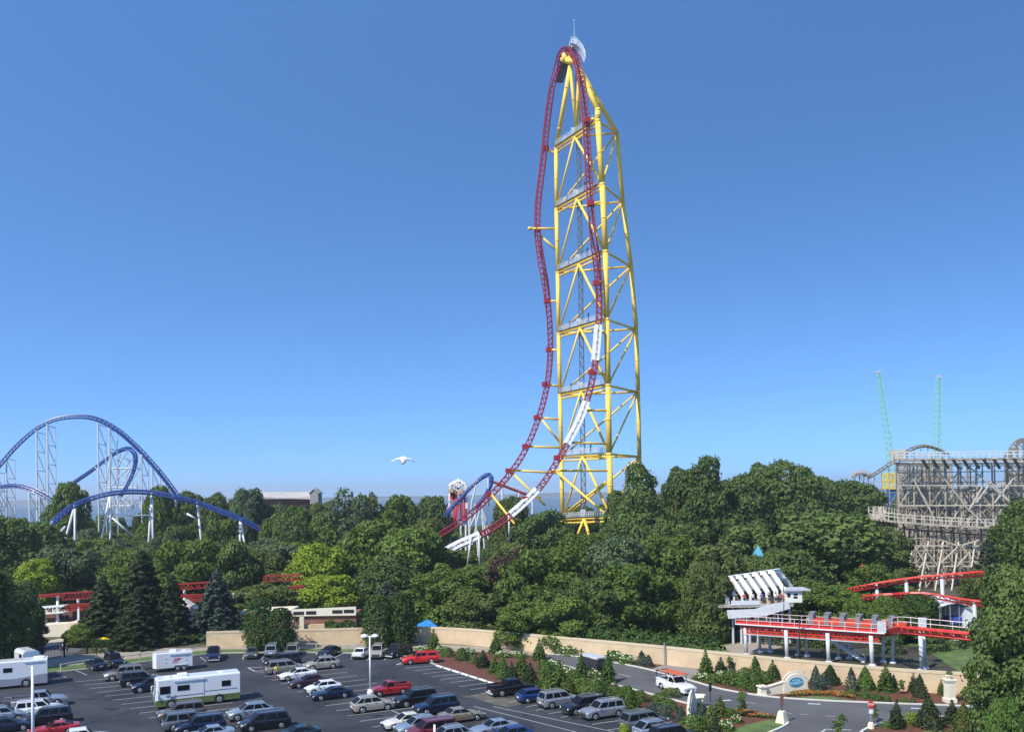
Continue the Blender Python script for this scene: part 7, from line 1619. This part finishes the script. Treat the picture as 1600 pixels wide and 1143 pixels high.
# orange flags on the ride among the trees
for k, (x, y) in enumerate(((1343, 886), (1348, 890), (1345, 902), (1392, 868))):
    g = P(x, y, 168 if k < 3 else 190); t = TH('banner', ['topmost', 'second', 'lowest', 'lone right hand'][k]+' orange banner showing through the olive tree by the wooden coaster', 'banner', (g.x, g.y, 0)); q = MB(); q.tube((g.x, g.y, 0), (g.x, g.y, g.z+.6), .05, n=5); t.part(q, 'pole', BLK); q = MB(); q.prism([(g.x, g.y, g.z-.5), (g.x+.9, g.y, g.z-.6), (g.x+1.0, g.y, g.z+.5), (g.x, g.y, g.z+.6)], (0, .05, 0)); t.part(q, 'cloth', mat('orange_cloth', (.6, .12, .03), .7))
# red elevated track pieces and white beam at the left
RL2 = TH('red_coaster', 'dull red elevated track passing behind the spruces at left', 'roller coaster', (P(220, 950, 165).x, 165, 0))
def truss(T, a, b, h, m, name, n=10, r=.1, w_=1.4):
    q = MB(); dn = Vector((0, 0, -h))
    for y in (0, w_):
        o = Vector((0, y, 0))
        q.beam(a+o, b+o, r*1.8); q.beam(a+o+dn, b+o+dn, r*1.4)
        for k in range(n): u, v = a.lerp(b, k/n)+o, a.lerp(b, (k+1)/n)+o; q.beam(u, v+dn if k % 2 else u+dn, r); q.beam(u+(dn if k % 2 == 0 else Vector()), v+(Vector() if k % 2 == 0 else dn), r)
    for k in range(n+1): u = a.lerp(b, k/n); q.beam(u, u+Vector((0, w_, 0)), r)
    return T.part(q, name, m)
D = 160
truss(RL2, P(30, 932, D), P(98, 927, D), .35, REDD, 'track_beam', 14); truss(RL2, P(97, 927, D), P(150, 924, D), 1.1, REDD, 'track_truss', 10); truss(RL2, P(101, 945, D-1), P(150, 942.5, D-1), .35, REDD, 'track_beam'); truss(RL2, P(104, 951, D-1), P(140, 951, D-1), .25, REDD, 'track_beam')
truss(RL2, P(272, 913, D), P(330, 909, D), .95, REDD, 'track_truss', 10); truss(RL2, P(276, 930, D-1), P(330, 929, D-1), .3, REDD, 'track_beam'); truss(RL2, P(290, 936, D-1), P(330, 936, D-1), .25, REDD, 'track_beam')
truss(RL2, P(412, 900, 164), P(470, 897.5, 164), .95, REDD, 'track_truss', 12); truss(RL2, P(440, 918, 163), P(475, 915, 163), .3, REDD, 'track_beam')
truss(RL2, P(30, 951.5, D-2), P(100, 946, D-2), 1.1, WHITE, 'white_beam', 8, .14)
for x, y in ((87, 931), (119.5, 935), (286, 922), (11, 935), (55, 934)): a = P(x, y, D); q = MB(); q.tube((a.x, D+.7, 0), (a.x, D+.7, a.z), .25, n=12); q.lathe((a.x, D+.7, 0), [(.6, 0), (.5, 1.6), (.25, 2.6)], 12); RL2.part(q, 'white_column', WHITE, True)
# white stall wall glimpsed between spruces
T = TH('stall', 'small white stall glimpsed between the two left spruce groups', 'stall', (P(288, 960, 157).x, 157, 0)); a, b = P(276, 945, 157), P(300, 960, 157); q = MB(); q.box(((a.x+b.x)/2, 158, a.z/2), (b.x-a.x, 2, a.z)); T.part(q, 'wall', CREAM); q = MB(); q.prism([(b.x-1.4, 156.9, a.z), (b.x+.4, 156.9, a.z-.8), (b.x+.4, 156.9, a.z-.6), (b.x-1.4, 156.9, a.z+.9)], (0, 2.4, 0)); T.part(q, 'roof', WHITE)

# ------------------------------------------------------------------ gull
gl_ = P(630, 719, 54); GU = thing('gull', 'white gull gliding with spread wings against the open sky', 'bird', gl_, 0); GW = mat('gull_white', (.75, .75, .74), .8, var=.05); 
def bird():
    q = MB(); rows = []; st = [(-.72, -.05, .04, .0), (-.55, .0, .1, .004), (-.38, .045, .15, .02), (-.2, .05, .17, .03), (-.12, .02, .22, .1), (0, .0, .28, .13), (.12, .02, .22, .1), (.2, .055, .17, .03), (.4, .05, .15, .02), (.56, .01, .11, .006), (.7, -.055, .04, 0)]
    for x, z, ch, th in st: rows.append([Vector((x, -ch*.6, z)), Vector((x, -ch*.1, z+.02+th)), Vector((x, ch, z+.012)), Vector((x, ch*.2, z-.012-th*1.1)), Vector((x, -ch*.5, z-th*.9-.008))])
    n = 5; vs = [p for r_ in rows for p in r_]; fs = [(i*n+j, i*n+(j+1) % n, (i+1)*n+(j+1) % n, (i+1)*n+j) for i in range(len(rows)-1) for j in range(n)]; fs += [(4,3,2,1,0), tuple((len(rows)-1)*n+j for j in range(n))]
    q.add(vs, fs)
    q.path([(0, -.36, -.06), (0, -.3, -.04), (0, -.2, -.04), (0, 0, -.06), (0, .22, -.02), (0, .34, 0)], .06, .05, 8); return q
q = bird(); o = q.build('body', GW, GU, True); q = MB(); q.path([(0, -.36, -.06), (0, -.45, -.08)], .025, .008, 6); q.build('beak', mat('beak_orange', (.6, .3, .03), .6), GU)
q = MB(); q.add([Vector(v) for v in ((-.05, .3, 0), (.05, .3, 0), (.12, .5, .0), (-.12, .5, 0), (-.05, .3, .02), (.05, .3, .02), (.12, .5, .012), (-.12, .5, .012))], ((3,2,1,0),(4,5,6,7),(0,1,5,4),(1,2,6,5),(2,3,7,6),(3,0,4,7))); q.build('tail', GW, GU)
GU.scale = (.98, .98, 1.7); GU.rotation_euler = (R(8), R(2), R(12))

# ------------------------------------------------------------------ summer haze over park and lake
hb = MB(); hb.box((0, 4500, 66), (26000, 9600, 139)); hz = bpy.data.materials.new('haze'); hz.use_nodes = True; ht = hz.node_tree; ht.nodes.clear()
ho = ht.nodes.new('ShaderNodeOutputMaterial'); hv = ht.nodes.new('ShaderNodeVolumePrincipled'); hv.inputs['Color'].default_value = (.93, .96, 1, 1); hv.inputs['Density'].default_value = .00016; hv.inputs['Anisotropy'].default_value = .2
ht.links.new(hv.outputs[0], ho.inputs['Volume']); o = hb.build('haze', hz); o['kind'] = 'stuff'; o['label'] = 'pale summer haze over the park and the lake'
